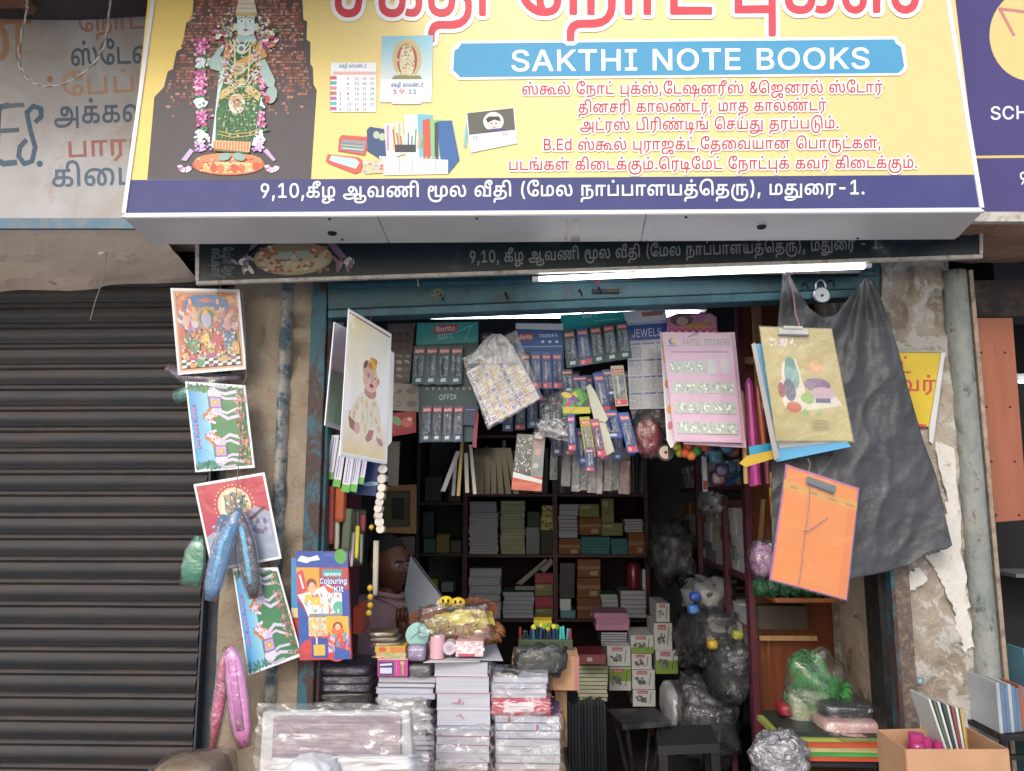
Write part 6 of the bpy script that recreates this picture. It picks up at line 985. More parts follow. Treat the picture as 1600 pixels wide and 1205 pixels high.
blob_pouch('pencil_pouch', 'dark pencil pouch with sky-blue zip, right of the pair', 'pouch', [(372, 795), (378, 822), (384, 850), (389, 885), (394, 912), (397, 935)], [4, 10, 13, 14, 12, 6], .010, 2.28, DKP, (('zip_tape', 3.8, SKY, 0),), CLEAR)
blob_pouch('pencil_pouch', 'large pink pencil pouch hanging low before the plaster pier', 'pouch', [(360, 1010), (364, 1030), (368, 1060), (373, 1100), (378, 1140), (382, 1168)], [4, 12, 15, 15, 14, 7], .012, 2.26, PINK, (('zip_tape', 6, mat('lilac zip', 'c878b8', .4), 0),), CLEAR)
blob_pouch('pencil_pouch', 'narrow red-pink checked pouch hanging edge-on beside the pink one', 'pouch', [(357, 1012), (352, 1040), (346, 1080), (339, 1120), (333, 1170)], [4, 9, 10, 9, 4], .012, 2.30, PINK2, (), CLEAR)
blob_pouch('plastic_folder', 'translucent green folder tip sticking out left below the red picture', 'folder', [(312, 838), (306, 860), (302, 885), (297, 915)], [6, 14, 17, 14], .004, 2.36, TGREEN, (), CLEAR)
blob_pouch('plastic_folder', 'rolled clear green cover between the first and second laminated pictures', 'folder', [(275, 622), (300, 612), (330, 602), (352, 592)], [11, 12, 10, 6], .02, 2.37, TGREEN, (), CLEAR)
blob_pouch('plastic_cover', 'purple-tinted plastic cover peeking out under the court scene', 'cover', [(262, 575), (290, 590), (330, 593), (378, 590)], [6, 8, 7, 5], .01, 2.36, mat('purple film', '5a3a58', .3, coat=.5), (), CLEAR)
# two tall laminated baby posters
BPL = Pl3((545, 482, 2.20), (610, 522, 2.34), (531, 713, 2.20))
def baby(d):
    d.rect(0, 0, 1, 1, 'fbfbfd'); d.grad(.03, .0, .97, .35, ['f4e2ac', 'f0f2e4', 'fafafc', 'fcf2d8'], 6, 6); d.grad(.03, .35, .97, .68, ['fcf2d8', 'fafafc', 'fdfdff', 'fdfdff'], 4, 4); d.grad(.03, .68, .97, .985, ['fdfdff', 'fdfdff', 'fae4b4', 'f6dca8'], 5, 5)
    d.line([(.02, .01), (.98, .01)], 2, 'a84a5a')
    # legs and body
    d.poly([(.12, .74), (.14, .68), (.28, .7), (.35, .8), (.26, .82), (.16, .8)], 'b07c6c'); d.ell(.32, .79, .07, .045, 'e4b4ac')
    d.poly([(.46, .83), (.56, .78), (.7, .78), (.66, .85), (.56, .88)], 'c08488'); d.ell(.83, .85, .08, .03, 'cf9a98', rot=.3)
    d.poly([(.38, .52), (.3, .57), (.18, .66), (.14, .72), (.3, .76), (.36, .72), (.4, .84), (.5, .86), (.62, .76), (.7, .76), (.78, .83), (.9, .83), (.86, .72), (.8, .6), (.72, .54), (.6, .5)], 'f2ead8')
    for u, v in ((.3, .64), (.5, .6), (.44, .7), (.62, .66), (.74, .7), (.5, .78), (.68, .58), (.24, .7), (.8, .76), (.4, .58)): d.ell(u, v, .035, .02, 'ecca8c', rot=u * 9)
    for u in (.4, .52, .62): d.poly([(u, .56), (u + .015, .56), (u + .03, .76), (u + .01, .76)], 'e0d6c4')
    d.ell(.58, .5, .14, .05, 'c89488')
    d.ell(.57, .4, .18, .105, 'ecc6b6'); d.ell(.53, .34, .15, .07, 'dcb4a4'); d.ell(.45, .31, .05, .026, '6a5650', rot=-.5); d.ell(.75, .4, .03, .025, 'c89080')
    d.ell(.52, .385, .02, .008, '4a3a38'); d.ell(.67, .388, .018, .008, '4a3a38'); d.ell(.46, .43, .05, .025, 'f0b4a8'); d.ell(.71, .425, .04, .022, 'f0b4a8'); d.ell(.61, .415, .02, .01, 'c08078'); d.ell(.6, .45, .05, .018, 'c8767a'); d.ell(.6, .452, .034, .012, '8a4048'); d.line([(.48, .368), (.56, .366)], .8, '6a4a40')
    for i in range(12): d.ell(.62 + .07 * math.cos(i * .9) * (i % 3) / 2, .28 + .025 * math.sin(i * 1.3), .05, .024, ['d8a040', 'e8bc60', 'c88a30'][i % 3])
laminated('baby_poster', 'tall laminated poster of a laughing baby with a yellow bow', 'poster', [(545, 482), (612, 522), (605, 726), (531, 713)], BPL, baby, edge=3)
BP2 = Pl3((523, 503, 2.25), (543, 513, 2.33), (508, 662, 2.25))
laminated('baby_poster', 'second laminated poster behind the laughing baby, pink above and green below', 'poster', [(523, 503), (548, 516), (538, 674), (508, 665)], BP2, lambda d: (d.rect(0, 0, 1, 1, 'd8d4dc'), d.grad(.05, .03, .95, .45, ['e0d8e4', 'e0d8e4', 'c8a8b8', 'b08a98'], 4, 4), d.grad(.05, .45, .95, .97, ['7a7060', '7a7060', '6aa878', 'a8d0b0'], 4, 6)), edge=2)
MB().slab([(606, 545), (616, 552), (612, 690), (604, 700)], Pl(610, 620, 2.46), .003).build('tmp_', LAMW); o = bpy.data.objects['tmp_']; o.name = 'laminated_sheet'; tag(o, 'blank laminated sheet edge showing behind the baby poster', 'sheet')
string('string', 'red string from which the baby poster hangs', 'string', [(580, 468), (581, 490), (578, 503), (579, 513)], 2.33, .0012, mat('red string', '8a3440', .7))
# colouring kit
KP = Pl(505, 945, 2.30, yaw=-4)
def kit(a):
    d = UV(a, [(462, 861), (543, 862), (549, 1030), (468, 1032)])
    d.rect(0, 0, 1, 1, 'b8323c'); d.rect(.0, .0, 1, .15, '24489a'); d.poly([(.02, .09), (.1, .04), (.25, .06), (.42, .035), (.46, .08), (.3, .09), (.2, .11)], 'e6e2e0'); d.ell(.86, .045, .12, .07, '4a9a3c')
    d.rect(0, .15, .44, .42, 'd89c30'); d.poly([(0, .2), (.12, .17), (.2, .36), (0, .42)], 'c8404a'); d.line([(.06, .22), (.12, .34)], 3, 'f0dcd8')
    d.poly([(0, .4), (.2, .38), (.42, .34), (.6, .3), (.95, .42), (.9, .56), (.2, .6), (.12, .5)], 'dfe2e0'); d.ell(.28, .3, .1, .05, '8a3a30'); d.ell(.29, .34, .07, .055, 'e0b090'); d.poly([(.16, .4), (.42, .4), (.46, .5), (.12, .48)], 'e0bc50'); d.ell(.8, .52, .12, .06, '58b098')
    d.poly([(.5, .3), (.75, .36), (.62, .4)], 'd85a3c'); d.scat(40, .15, .4, .85, .56, .03, ['e8e8e4', 'd06a5a', '78b8a8', 'e8c870', 'b0b8bc'])
    d.poly([(.86, .35), (1, .35), (1, .72), (.86, .6)], '24489a'); d.poly([(0, .44), (.2, .6), (.22, .85), (0, .88)], '2450a0')
    d.rect(.5, .165, .88, .235, '3f9a98'); d.text('apsara', .53, .222, .85, .222, .03, 'e8f0f0')
    d.text('Colouring', .44, .3, .97, .298, .05, 'f0f0f4', outline='24489a', ow=1.2); d.text('Kit', .7, .375, .9, .372, .05, 'f0f0f4', outline='24489a', ow=1.2)
    d.rect(.22, .575, .86, .61, '84888a'); d.rect(.2, .61, .56, .78, 'e8d0b8'); d.rect(.54, .6, .97, .98, 'dfae38'); d.ell(.76, .7, .1, .05, '9a3c34'); d.ell(.76, .74, .13, .04, 'd86a30'); d.ell(.76, .7, .05, .03, 'e8b890')
    d.scat(50, .22, .63, .52, .78, .03, ['d87a78', '88b8a0', 'e8a878', 'c8c8d0', 'e0c060'])
    d.ell(.72, .93, .2, .09, 'c83a3c'); d.ell(.25, .88, .22, .07, 'c83a3c'); d.scat(50, .5, .78, .97, .92, .05, ['c83a5a', '6a4a9a', 'e0b8d0', '50a0c0', 'd84a3c']); d.poly([(.7, .88), (.98, .92), (.98, 1), (.66, 1)], '2450a0')
    d.rect(.24, .8, .56, .98, '24489a'); d.rect(.28, .86, .5, .96, 'e0b040'); d.rect(.33, .8, .36, .855, 'e8e0d0')
card('colouring_kit', 'blue, red and yellow Colouring Kit pack hanging by the door post', 'kit', [(462, 861), (543, 862), (549, 1030), (468, 1032)], KP, .012, mat('red pack edge', 'b8402c', .4), kit, pm=LAMI, part='box')
card('colouring_kit', 'edge of another kit pack, blue over red, just behind the Colouring Kit', 'kit', [(457, 880), (472, 872), (470, 1020), (455, 1000)], Pl(463, 950, 2.33), .01, mat('red pack edge', ''), lambda a: (a.rect(455, 872, 472, 950, '3f8ac0'), a.rect(455, 950, 472, 965, 'd8c890')), part='box')
# white-green pen packs under the baby posters
for i, (x, y) in enumerate(((512, 700), (524, 708), (538, 716), (550, 714), (560, 712))):
    w = 12; h = [66, 72, 72, 74, 60][i]; s_ = .1 if i < 3 else -.06 * 0
    po = [(x + 6, y - 20), (x + w + 6, y - 20), (x + w - h * .07, y + h * .75), (x - h * .07, y + h * .72)]
    card('pen_pack', '%s of the white and green pen packs under the baby posters' % order(i, 5, 'left', 'right'), 'pen pack', po, Pl(x, y, 2.42 + .006 * i), .003, WHITEP, lambda a, po=po: (lambda d: (d.rect(0, 0, 1, .84, 'd2d2dc'), d.rect(.3, .05, .42, .8, '4a50a8'), d.rect(.6, .05, .68, .8, '6a70b8'), d.rect(0, .84, 1, 1, '5aa838')))(UV(a, po)), 'white and green pen packs')
card('brush_card', 'dark blue card with a pale swoosh hanging behind the pen packs', 'card', [(556, 712), (592, 716), (588, 775), (545, 772)], Pl(570, 740, 2.5), .003, mat('deep blue card', '1d3a78', .4), lambda a: a.poly([(560, 757), (580, 752), (592, 754), (590, 758), (575, 760)], '9ac0d8'))
# strings of round caps and yellow beads
def strand(name, label, pts, Y, r, m, n, flat=False):
    t = thing(name, label, 'strand', P(*pts[0], Y)); L = [P(x, y, Y) for x, y in pts]
    MB().tube(L, .0008, 5).build('cord', GREYSTR, t)
    for i in range(n):
        f = (i + .5) / n * (len(L) - 1); k = int(f); q = L[k].lerp(L[min(k + 1, len(L) - 1)], f - k); q = q + Vector((random.uniform(-.003, .003), 0, 0))
        mb = MB()
        if flat:
            d = Vector((random.uniform(-.3, .5), -1, random.uniform(-.1, .4))).normalized(); mb.tube([q - d * .009, q + d * .009], r * random.uniform(.92, 1.05), 14)
        else: mb.ball(q, r, 12, 8)
        mb.build('cap' if flat else 'bead', m, t, smooth=not flat)
strand('cap_strand', 'strand of round white caps hanging below the baby poster', [(598, 726), (596, 770), (590, 800), (597, 832)], 2.36, .0135, mat('cream caps', 'c8c0b4', .5, .15, 8), 9, True)
strand('bead_strand', 'strand of yellow balls hanging beside the seated man', [(578, 912), (577, 940), (578, 964)], 2.38, .0095, mat('yellow beads', 'c8a030', .5), 4)
strand('bead_strand', 'single yellow ball on a cord under the white caps', [(580, 818), (580, 830)], 2.40, .008, MATS['yellow beads'], 1)
# tall sticks, brushes, rulers in the left corner
for i, (x0_, y0_, x1_, y1_, w, c, lab) in enumerate(((518, 760, 516, 850, 12, '9a4440', 'tall red-brown roll standing beside the left jamb'), (533, 762, 531, 815, 18, 'b05a34', 'orange-brown roll below the pen packs'), (527, 780, 526, 858, 9, 'b8b4a4', 'cream ruler hanging in the left corner'), (545, 795, 540, 862, 16, '5a6450', 'grey-green scale card in the left corner'), (546, 828, 543, 880, 7, 'a8b8d8', 'pale blue brush handle in the left corner'), (552, 832, 549, 885, 5, 'd8c8d0', 'whitish brush handle in the left corner'), (559, 822, 557, 872, 7, 'd8cc50', 'yellow brush handle in the left corner'), (565, 835, 564, 880, 5, '7a8a80', 'grey-green brush handle in the left corner'), (568, 805, 567, 830, 9, '8a3a44', 'short red stick in the left corner'), (527, 850, 526, 865, 14, 'c8c8c4', 'white knob in the left corner above the kit'), (588, 845, 586, 930, 9, 'c8c0b0', 'cream upright strip beside the seated man'))):
    Y = 2.44 + .008 * i; a, b = P(x0_, y0_, Y), P(x1_, y1_, Y)
    tag(MB().tube([a, a.lerp(b, .9), b], [w * Y / 2400, w * Y / 2400 * .95, w * Y / 2400 * .7], 8).build('stick', mat('stick ' + c, c, .5)), lab, 'stick')
card('brush_pack', 'clear pack of assorted brushes hanging behind the coloured sticks', 'brush pack', [(540, 795), (572, 797), (566, 885), (534, 880)], Pl(550, 840, 2.56), .004, mat('dull olive card', '50503c', .6), lambda a: [a.rect(542 + i * 5, 800, 545 + i * 5, 876, random.choice(['8a8a78', '5a4a6a', 'a8a088', '6a3a3a'])) for i in range(5)])
tag(MB().box(P(552, 960, 2.5) + Vector((0, 0, -.06)), P(572, 945, 2.56) + Vector((0, .06, 0))).build('cup', mat('red cup', 'b84a34', .4)), 'small red cup beside the right edge of the kit', 'cup')
# ---- blister cards
def pen(pl, x, y0, y1, w, colr, slx, parent, lift):
    a, b = pl.hit(x, y0, lift), pl.hit(x + slx, y1, lift); r = w * .5 * (a - CAM).length / F_PX
    MB().tube([a, a.lerp(b, .12), a.lerp(b, .8), b], [r * .8, r, r, r * .25], 6).build('pen', colr, parent)
PENS = [mat('dark pen', '14242c', .25, coat=.5), mat('navy pen', '1f2f6a', .25, coat=.5), mat('steel pen', '8a969c', .3, metal=.6), mat('white pen', 'c8ccd2', .3, coat=.5)]
def blister(label, poly, pl, base, head, penm, group, foot=None, tagc='b8443c', tags=True):
    t = thing('pen_blister', label, 'pen pack', pl.hit(*cen(poly)), group)
    MB().slab(poly, pl, .0015).build('card_back', mat('card ' + base, base, .4), t)
    a = Art(pl); d = UV(a, poly); d.rect(.04, .02, .96, .98, base); 
    d.rect(.08, .08, .92, .19, tagc); d.text('Rorito', .16, .17, .86, .17, .07, 'e8dcd8')
    for i in range(7): d.line([(.62, .3 + i * .065), (.85, .33 + i * .065)], .7, head)
    d.line([(.3, .45), (.72, .62)], 1.2, 'd0d8da'); d.line([(.72, .42), (.3, .66)], 1.0, 'c0ccd0')
    if foot: d.rect(.06, .84, .94, .97, foot); d.ell(.3, .905, .14, .05, 'd8a0a0')
    else: d.rect(.3, .84, .72, .93, 'c0cccc')
    a.build('print', t, PRINT)
    x0, y0 = d.m(.42, .26); x1, y1 = d.m(.42, .8); pen(pl, x0, y0, y1, max(2.4, d.w * .22), penm, x1 - x0, t, .006)
    mb = MB(); q = [d.m(.1, .22), d.m(.9, .22), d.m(.9, .82), d.m(.1, .82)]
    mb.prism([pl.hit(*p, .010) for p in inset(q, 1.5)], [pl.hit(*p, .0008) for p in q]); mb.build('blister', BLIS, t); return t
def header(name, label, poly, pl, base, art, group=None):
    return card(name, label, 'display card', poly, pl, .002, mat('card ' + base, base, .4), art, group)
AP = Pl(700, 590, 2.62)
def hA(a):
    a.poly([(652, 505), (747, 503), (747, 535), (650, 539)], '1f9a94'); a.poly([(679, 509), (716, 506), (714, 519), (676, 522)], 'b8403c'); a.text('Rorito', (681, 519), (712, 516.5), 8, 'f0e8e4'); a.text('SOFT', (684, 531), (708, 529), 8, 'a8d8d8')
    a.line([(712, 520), (738, 508)], 1, '8ad0d0'); a.line([(726, 532), (738, 508)], 1, '8ad0d0')
    for i in range(8): a.rect(664 + i * 9.5, 602, 671 + i * 9.5, 612, '0e2a34'); a.rect(666 + i * 9.5, 605, 669 + i * 9.5, 609, '8aa0a0')
    a.text('OFFIX', (686, 625), (714, 624), 8, 'a8b8c0'); a.rect(660, 614, 662, 616, '0e2030')
header('display_card', 'tall teal-headed display card with Rorito tag at the left of the row', [(652, 504), (748, 503), (744, 690), (655, 692)], AP, '16444c', hA)
for i in range(4):
    x = 646 + i * 19.5; blister('%s pen blister in the upper row of the tall teal display' % order(i, 4, 'left', 'right').capitalize().lower(), [(x + 1, 541), (x + 19, 540), (x + 17, 600), (x - 3, 602)], Pl(x, 570, 2.60 - .002 * i), '15505a', '7ab0b0', PENS[0], 'teal pen blisters')
for i in range(4):
    x = 660 + i * 16.5; blister('%s pen blister in the lower row of the tall teal display' % order(i, 4, 'left', 'right'), [(x, 633), (x + 15, 632), (x + 13, 690), (x - 3, 691)], Pl(x, 660, 2.59 + .002 * i), '2c3f58', '8a98b0', PENS[2], 'navy pen blisters')
header('display_card', 'dark blue card between the teal display and the eraser packet', [(724, 634), (748, 634), (744, 665), (722, 664)], Pl(735, 650, 2.6), '26305a', lambda a: a.line([(728, 640), (742, 640)], 1, '8090c0'))
card('ribbon_card', 'narrow crimson strip below the eraser packet', 'strip', [(742, 645), (748, 645), (744, 700), (738, 698)], Pl(743, 670, 2.6), .003, mat('crimson strip', '8a2440', .4))
CP = Pl(840, 560, 2.60)
def hC(a):
    a.poly([(806, 505), (880, 506), (880, 516), (806, 514)], 'd8dce0'); a.poly([(806, 514), (880, 516), (881, 546), (808, 546)], '1f549a'); a.poly([(811, 522), (834, 521), (832, 531), (809, 532)], 'b8403c'); a.text('Rorito', (812, 530), (832, 529), 6, 'f0e8e4'); a.text('TRIMAX', (842, 528), (872, 526), 5, 'd8e0f0')
    for x in (848, 859, 870): a.ell(x, 534, 2.6, 2.2, 'c8d8f0'); 
    a.line([(818, 542), (878, 541)], 1.2, 'a8c0e0'); a.rect(812, 548, 880, 606, '1f4a8a')
header('display_card', 'blue display card with white top strip and TRIMAX lettering', [(805, 505), (880, 506), (882, 608), (812, 608)], CP, '24549a', hC)
for i in range(4):
    x = 813 + i * 16.5; blister('%s blister under the blue TRIMAX card' % order(i, 4, 'left', 'right'), [(x, 550), (x + 15, 550), (x + 17, 607), (x + 2, 608)], Pl(x, 580, 2.58), ['16384c', '2a5fa8', '2a5fa8', '2456a0'][i], 'c8d8e8', PENS[[0, 3, 3, 1][i]], 'blisters under the blue card', foot='c04a44' if i else None)
header('display_card', 'teal header card with SOFT lettering at top centre', [(875, 492), (974, 487), (978, 508), (880, 516)], Pl(925, 500, 2.61), '26aaa8', lambda a: (a.text('SOFT', (909, 497), (934, 495), 8, 'd8f4f4'), a.line([(928, 502), (968, 498)], 1, 'a8e8e8')))
for i in range(5):
    x = 880 + i * 20.5; y = 516 - i * 3.2; blister('%s blister under the teal SOFT header' % order(i, 5, 'left', 'right'), [(x, y), (x + 17, y - 2), (x + 26, y + 56), (x + 5, y + 60)], Pl(x, y, 2.58 - .001 * i), ['1a4a50', '23569c', '15444a', '15444a', '17484e'][i], '9ac0c0', PENS[[0, 3, 0, 0, 0][i]], 'blisters under the SOFT header', foot='c04a44' if i == 1 else None)
for i, (x, y, w, h, base, lab, sl_, pm_) in enumerate(((876, 578, 18, 34, '1a4450', 'small teal blister left under the SOFT row', 4, 0), (893, 588, 24, 30, '24386e', 'navy blister with two red tags under the SOFT row', 3, 1), (926, 583, 18, 62, '22509a', 'blue blister in the middle under the SOFT row', 10, 3), (940, 578, 16, 40, '1f4488', 'dark blue blister behind the colourful one', 8, 1), (954, 572, 20, 62, 'b8b49a', 'colourful white, green and orange pack right of the blue ones', 8, 3), (938, 642, 26, 42, '22509a', 'blue blister with a yellow tip, lower middle', 8, 1), (965, 645, 17, 62, '2456a0', 'long blue blister hanging lowest at the right of the pens', 16, 3), (886, 648, 12, 56, '22489a', 'narrow blue blister left of the flower-topped packs', 2, 3), (905, 652, 16, 62, 'a8a838', 'yellow-green crayon pack below the pink and green flower card', 10, 3), (922, 655, 13, 58, '9a4a78', 'pink-green crayon pack right of the yellow one', 12, 3), (914, 700, 13, 36, '22489a', 'short blue blister with red foot hanging below the crayon packs', 2, 3))):
    po = [(x, y), (x + w, y - 1), (x + w + sl_, y + h), (x + sl_, y + h + 1)]
    blister(lab, po, Pl(x + w / 2, y + h / 2, 2.555 - .004 * i), base, 'b8c8e0', PENS[pm_], 'assorted loose blisters', foot='c83c44' if h > 50 or i == 10 else None)
def flower(a):
    for i in range(16): a.ell(random.uniform(884, 918), random.uniform(614, 640), 9, 4, random.choice(['4f9a38', 'b83a8a', 'd8c030', '2a4a30', '6a3a90', '58a040']), random.uniform(0, 180))
    a.rect(880, 636, 922, 646, 'c8b830')
card('flower_card', 'green, yellow and magenta swirled card header in the middle', 'card', [(878, 640), (880, 622), (890, 610), (905, 606), (918, 616), (924, 645), (880, 650)], Pl(900, 628, 2.53), .002, mat('leaf green card', '4a8a34', .4), flower)
card('paper_knife_card', 'long off-white knife-shaped card hanging slantwise among the pens', 'card', [(916, 605), (922, 600), (930, 612), (950, 655), (946, 660), (928, 655)], Pl(935, 630, 2.52), .002, mat('ivory card', 'c0c0ac', .4))
card('paper_knife_card', 'ivory strip card continuing below the knife-shaped card', 'card', [(929, 657), (945, 655), (960, 705), (948, 712)], Pl(945, 680, 2.525), .002, mat('ivory card', ''))
# jewel sheets
JP = Pl(1012, 560, 2.64)
def jew(a):
    d = UV(a, [(978, 505), (1046, 500), (1050, 638), (984, 640)]); d.rect(0, 0, 1, 1, 'c8ccd6'); d.rect(.02, .03, .98, .21, '2456b0'); d.text('JEWELS', .12, .17, .82, .17, .09, 'd8e0f8')
    for r in range(4):
        for c in range(3): d.rect(.04 + c * .32, .24 + r * .19, .32 + c * .32, .26 + r * .19, '5a64a8'); d.rect(.04 + c * .32, .275 + r * .19, .33 + c * .32, .41 + r * .19, random.choice(['b8bac0', 'a8aab4', 'c8c8d0']))
    d.scat(150, .04, .27, .98, .97, .014, ['e8e8f0', 'f4f4f8', '9a9cac', 'd0d4e0'])
card('jewel_sheet', 'white and blue stick-on jewel sheet left of the pink sticker sheet', 'sheet', [(978, 505), (1046, 500), (1050, 638), (984, 640)], JP, .003, LAMW, jew, pm=LAMI)
card('jewel_sheet', 'pale sheet with orange print above the blue jewel header', 'sheet', [(974, 487), (1040, 483), (1042, 500), (977, 505)], Pl(1008, 494, 2.66), .003, LAMW, lambda a: (a.poly([(1002, 488), (1036, 485), (1036, 492), (1004, 495)], 'c07a60'), a.rect(1020, 485, 1040, 488, '6a8ac0')), pm=LAMI)
card('stationery_card', 'bluish card end showing beneath the jewel sheet', 'card', [(985, 640), (1050, 636), (1051, 668), (988, 655)], Pl(1018, 650, 2.66), .002, mat('blue grey card', '5a6a8a', .3), lambda a: a.rect(986, 641, 1046, 646, 'b8a8b0'))
def princess(a):
    a.poly([(1042, 496), (1110, 490), (1120, 496), (1120, 520), (1042, 524)], 'd888b0'); a.ell(1065, 500, 18, 10, '7a5a58'); a.ell(1066, 502, 9, 7, 'd8b0a8'); a.ell(1108, 500, 9, 8, 'e0a8c0')
    for i in range(7): a.ell(1050 + i * 11, 518, 6, 5, 'c02a78'); a.ell(1050 + i * 11, 518, 3, 3, 'e090b8')
    a.poly([(1070, 508), (1112, 502), (1114, 508), (1074, 514)], 'd8a040')
card('pink_pack', 'pink fancy pack with magenta scallops above the pastel sticker sheet', 'pack', [(1042, 496), (1060, 489), (1110, 489), (1120, 497), (1120, 522), (1042, 526)], Pl(1080, 505, 2.60), .01, mat('hot pink pack', 'b8407a', .35, coat=.4), princess, pm=LAMI)
# pastel sticker sheet (front) and the sheets behind
def sheet(poly, Y, label, full=True):
    def ar(a):
        d = UV(a, poly); d.rect(0, 0, 1, 1, 'd0a8c4'); d.rect(.02, .005, .98, .985, 'd4b0ca')
        if not full: return
        d.ell(.13, .085, .05, .03, '2f7a9a'); d.ell(.15, .08, .03, .022, 'd8c040'); d.line([(.06, .125), (.2, .125)], 1.4, '6a6a90')
        d.text('PASTEL STICKERS', .28, .12, .96, .112, .055, '7f9c86', slant=0)
        d.line([(.1, .18), (.92, .175)], 2.4, 'a08aa8')
        for r in range(4):
            v = .265 + r * .185
            for c in range(5):
                u = .06 + c * .18
                if r == 0 and c >= 3: d.rect(u + .02 * (c == 4), v - .02, u + .15, v + .11, 'c8c8cc'); continue
                d.rect(u, v, u + .175, v + .105, 'b8c4b8'); d.scat(26, u + .01, v + .008, u + .165, v + .097, .009, ['6a8a70', '8a7a90', 'c0a0b0', '7a9ab0', 'a8b890', 'e8ece8'])
                for _ in range(3):
                    uu, vv = u + random.uniform(.01, .12), v + random.uniform(.01, .07); d.poly([(uu, vv), (uu + .03, vv + .005), (uu + .025, vv + .025), (uu + .004, vv + .02)], 'f0f4f2')
        d.scat(60, .03, .22, .97, .96, .006, ['c890b8', 'b880a8'])
    return card('sticker_sheet', label, 'sheet', poly, Pl(*cen(poly), Y), .002, mat('pink sheet edge', 'c890b8', .4), ar, pm=LAMI)
sheet([(1040, 523), (1148, 519), (1166, 700), (1068, 694)], 2.49, 'second pink sticker sheet showing its edge behind the pastel one', False)
sheet([(1034, 519), (1143, 520), (1160, 692), (1054, 690)], 2.475, 'pink PASTEL STICKERS sheet with five columns of tiny stickers')
def side(a):
    a.poly([(1031, 520), (1040, 520), (1056, 690), (1050, 700), (1044, 690)], 'd8d4d8')
    for y, c in ((540, '9ab048'), (560, 'd8c050'), (600, 'd87a50'), (640, 'e0a050'), (665, 'c8788a')): a.ell(1037 + (y - 520) * .07, y, 4, 7, c)
card('sticker_sheet', 'white sheet with fruit colours at the left edge behind the pastel sheet', 'sheet', [(1031, 520), (1042, 520), (1058, 690), (1048, 700), (1042, 688)], Pl(1042, 610, 2.50), .002, LAMW, side)
mb = MB(); mb.tube([P(1075, 527, 2.47), P(1091, 519, 2.465), P(1087, 524, 2.468)], .0008, 5); tag(mb.build('hook', DARKMETAL), 'thin dark hook holding the pastel sticker sheet', 'hook')
# bag of small coloured balls
t = thing('ball_pack', 'bunch of small orange, yellow and green balls under the sticker sheet', 'balls', P(1080, 700, 2.55))
for i, (x, y, c) in enumerate(((1057, 697, 'b8b038'), (1075, 697, 'd8643c'), (1062, 707, 'a8b040'), (1071, 708, 'd8643c'), (1088, 705, '2f9a44'), (1100, 698, 'd8643c'), (1080, 712, 'd8803c'), (1092, 693, 'd8643c'))):
    MB().ball(P(x, y, 2.55 + (i % 3) * .008), .0165, 14, 10).build('ball', mat('ball ' + c, c, .6), t, smooth=True)
# golden exam board, blue ones behind, orange folder
GP = Pl(1258, 600, 2.20, yaw=-4, tilt=3)
GOLD = mat('gold film', 'a8985a', .28, .15, 3, metal=.25, coat=.6)
gpoly = [(1187, 511), (1299, 514), (1334, 690), (1213, 689)]
def gold(a):
    d = UV(a, gpoly); d.grad(.01, .01, .99, .99, ['b0a060', '9c8c50', 'bcae78', 'a89a5c'], 5, 8)
    d.scat(30, .12, .1, .45, .16, .02, ['c8a8b0', '8a80a0', 'd8d0c0']); 
    # generic group of friendly monsters, plain stand-ins
    d.poly([(.2, .45), (.22, .32), (.32, .26), (.44, .28), (.46, .45), (.5, .6), (.72, .55), (.9, .62), (.95, .68), (.6, .72), (.3, .74), (.18, .7), (.12, .5)], 'd0c8b8')
    d.ell(.34, .42, .1, .13, '5a9490'); d.ell(.34, .31, .07, .05, '4a8880'); d.ell(.28, .55, .08, .1, '3a4a70'); d.ell(.68, .35, .12, .05, 'c08a58'); d.ell(.68, .33, .07, .05, 'cf9c6a'); d.ell(.66, .5, .18, .06, '6a4a78'); d.ell(.72, .58, .16, .06, 'b89aa8')
    d.ell(.5, .62, .09, .05, '78a858'); d.ell(.17, .55, .05, .07, '8a3a48'); d.ell(.3, .7, .1, .05, 'b8583c'); d.rect(.6, .62, .8, .66, '4a4a80'); d.ell(.44, .75, .04, .03, '88a868'); d.ell(.62, .75, .04, .03, '88a868')
    for i in range(8): d.line([(.5, .82 + i * .012), (.72, .815 + i * .012)], .8, '7a6a40')
t = card('exam_board', 'gold film-wrapped exam board with a printed cartoon group, hanging at right', 'clipboard', gpoly, GP, .003, GOLD, gold, pm=LAMI)
mb = MB(); mb.slab([(1217, 513), (1262, 514), (1263, 524), (1216, 523)], GP, .004, lift=.007); mb.slab([(1225, 509), (1254, 510), (1256, 514), (1224, 513.5)], GP, .003, lift=.012); mb.tube([GP.hit(1216, 523, .009), GP.hit(1264, 524, .009)], .003, 8); mb.build('clip', STEEL, t)
def wrinkle(poly, pl, name, parent, amp=.003, lift=.006, m=FILM, nu=24, nv=34, seed=0):
    f = uvmap(poly)
    def g_(u, v):
        x, y = f(u, v); e = min(u, 1 - u, v, 1 - v) * 8
        return pl.hit(x, y, lift + amp * min(1, e) * noise.fractal(Vector((u * 4 + seed, v * 5, seed)), .9, 2, 4))
    MB().grid(g_, nu, nv).build(name, m, parent, smooth=True)
wrinkle([(1185, 509), (1300, 513), (1336, 692), (1212, 692)], GP, 'plastic_sleeve', t, seed=3)
BPL2 = Pl(1240, 640, 2.235, yaw=-14)
t = card('exam_board', 'blue plastic-wrapped board tilted behind the gold exam board', 'clipboard', [(1174, 538), (1200, 536), (1330, 698), (1213, 722)], BPL2, .004, mat('bright blue board', '2a94c8', .3, .1, 4, coat=.6), lambda a: a.poly([(1215, 690), (1300, 680), (1300, 692), (1218, 700)], 'c4ccd4'), pm=LAMI)
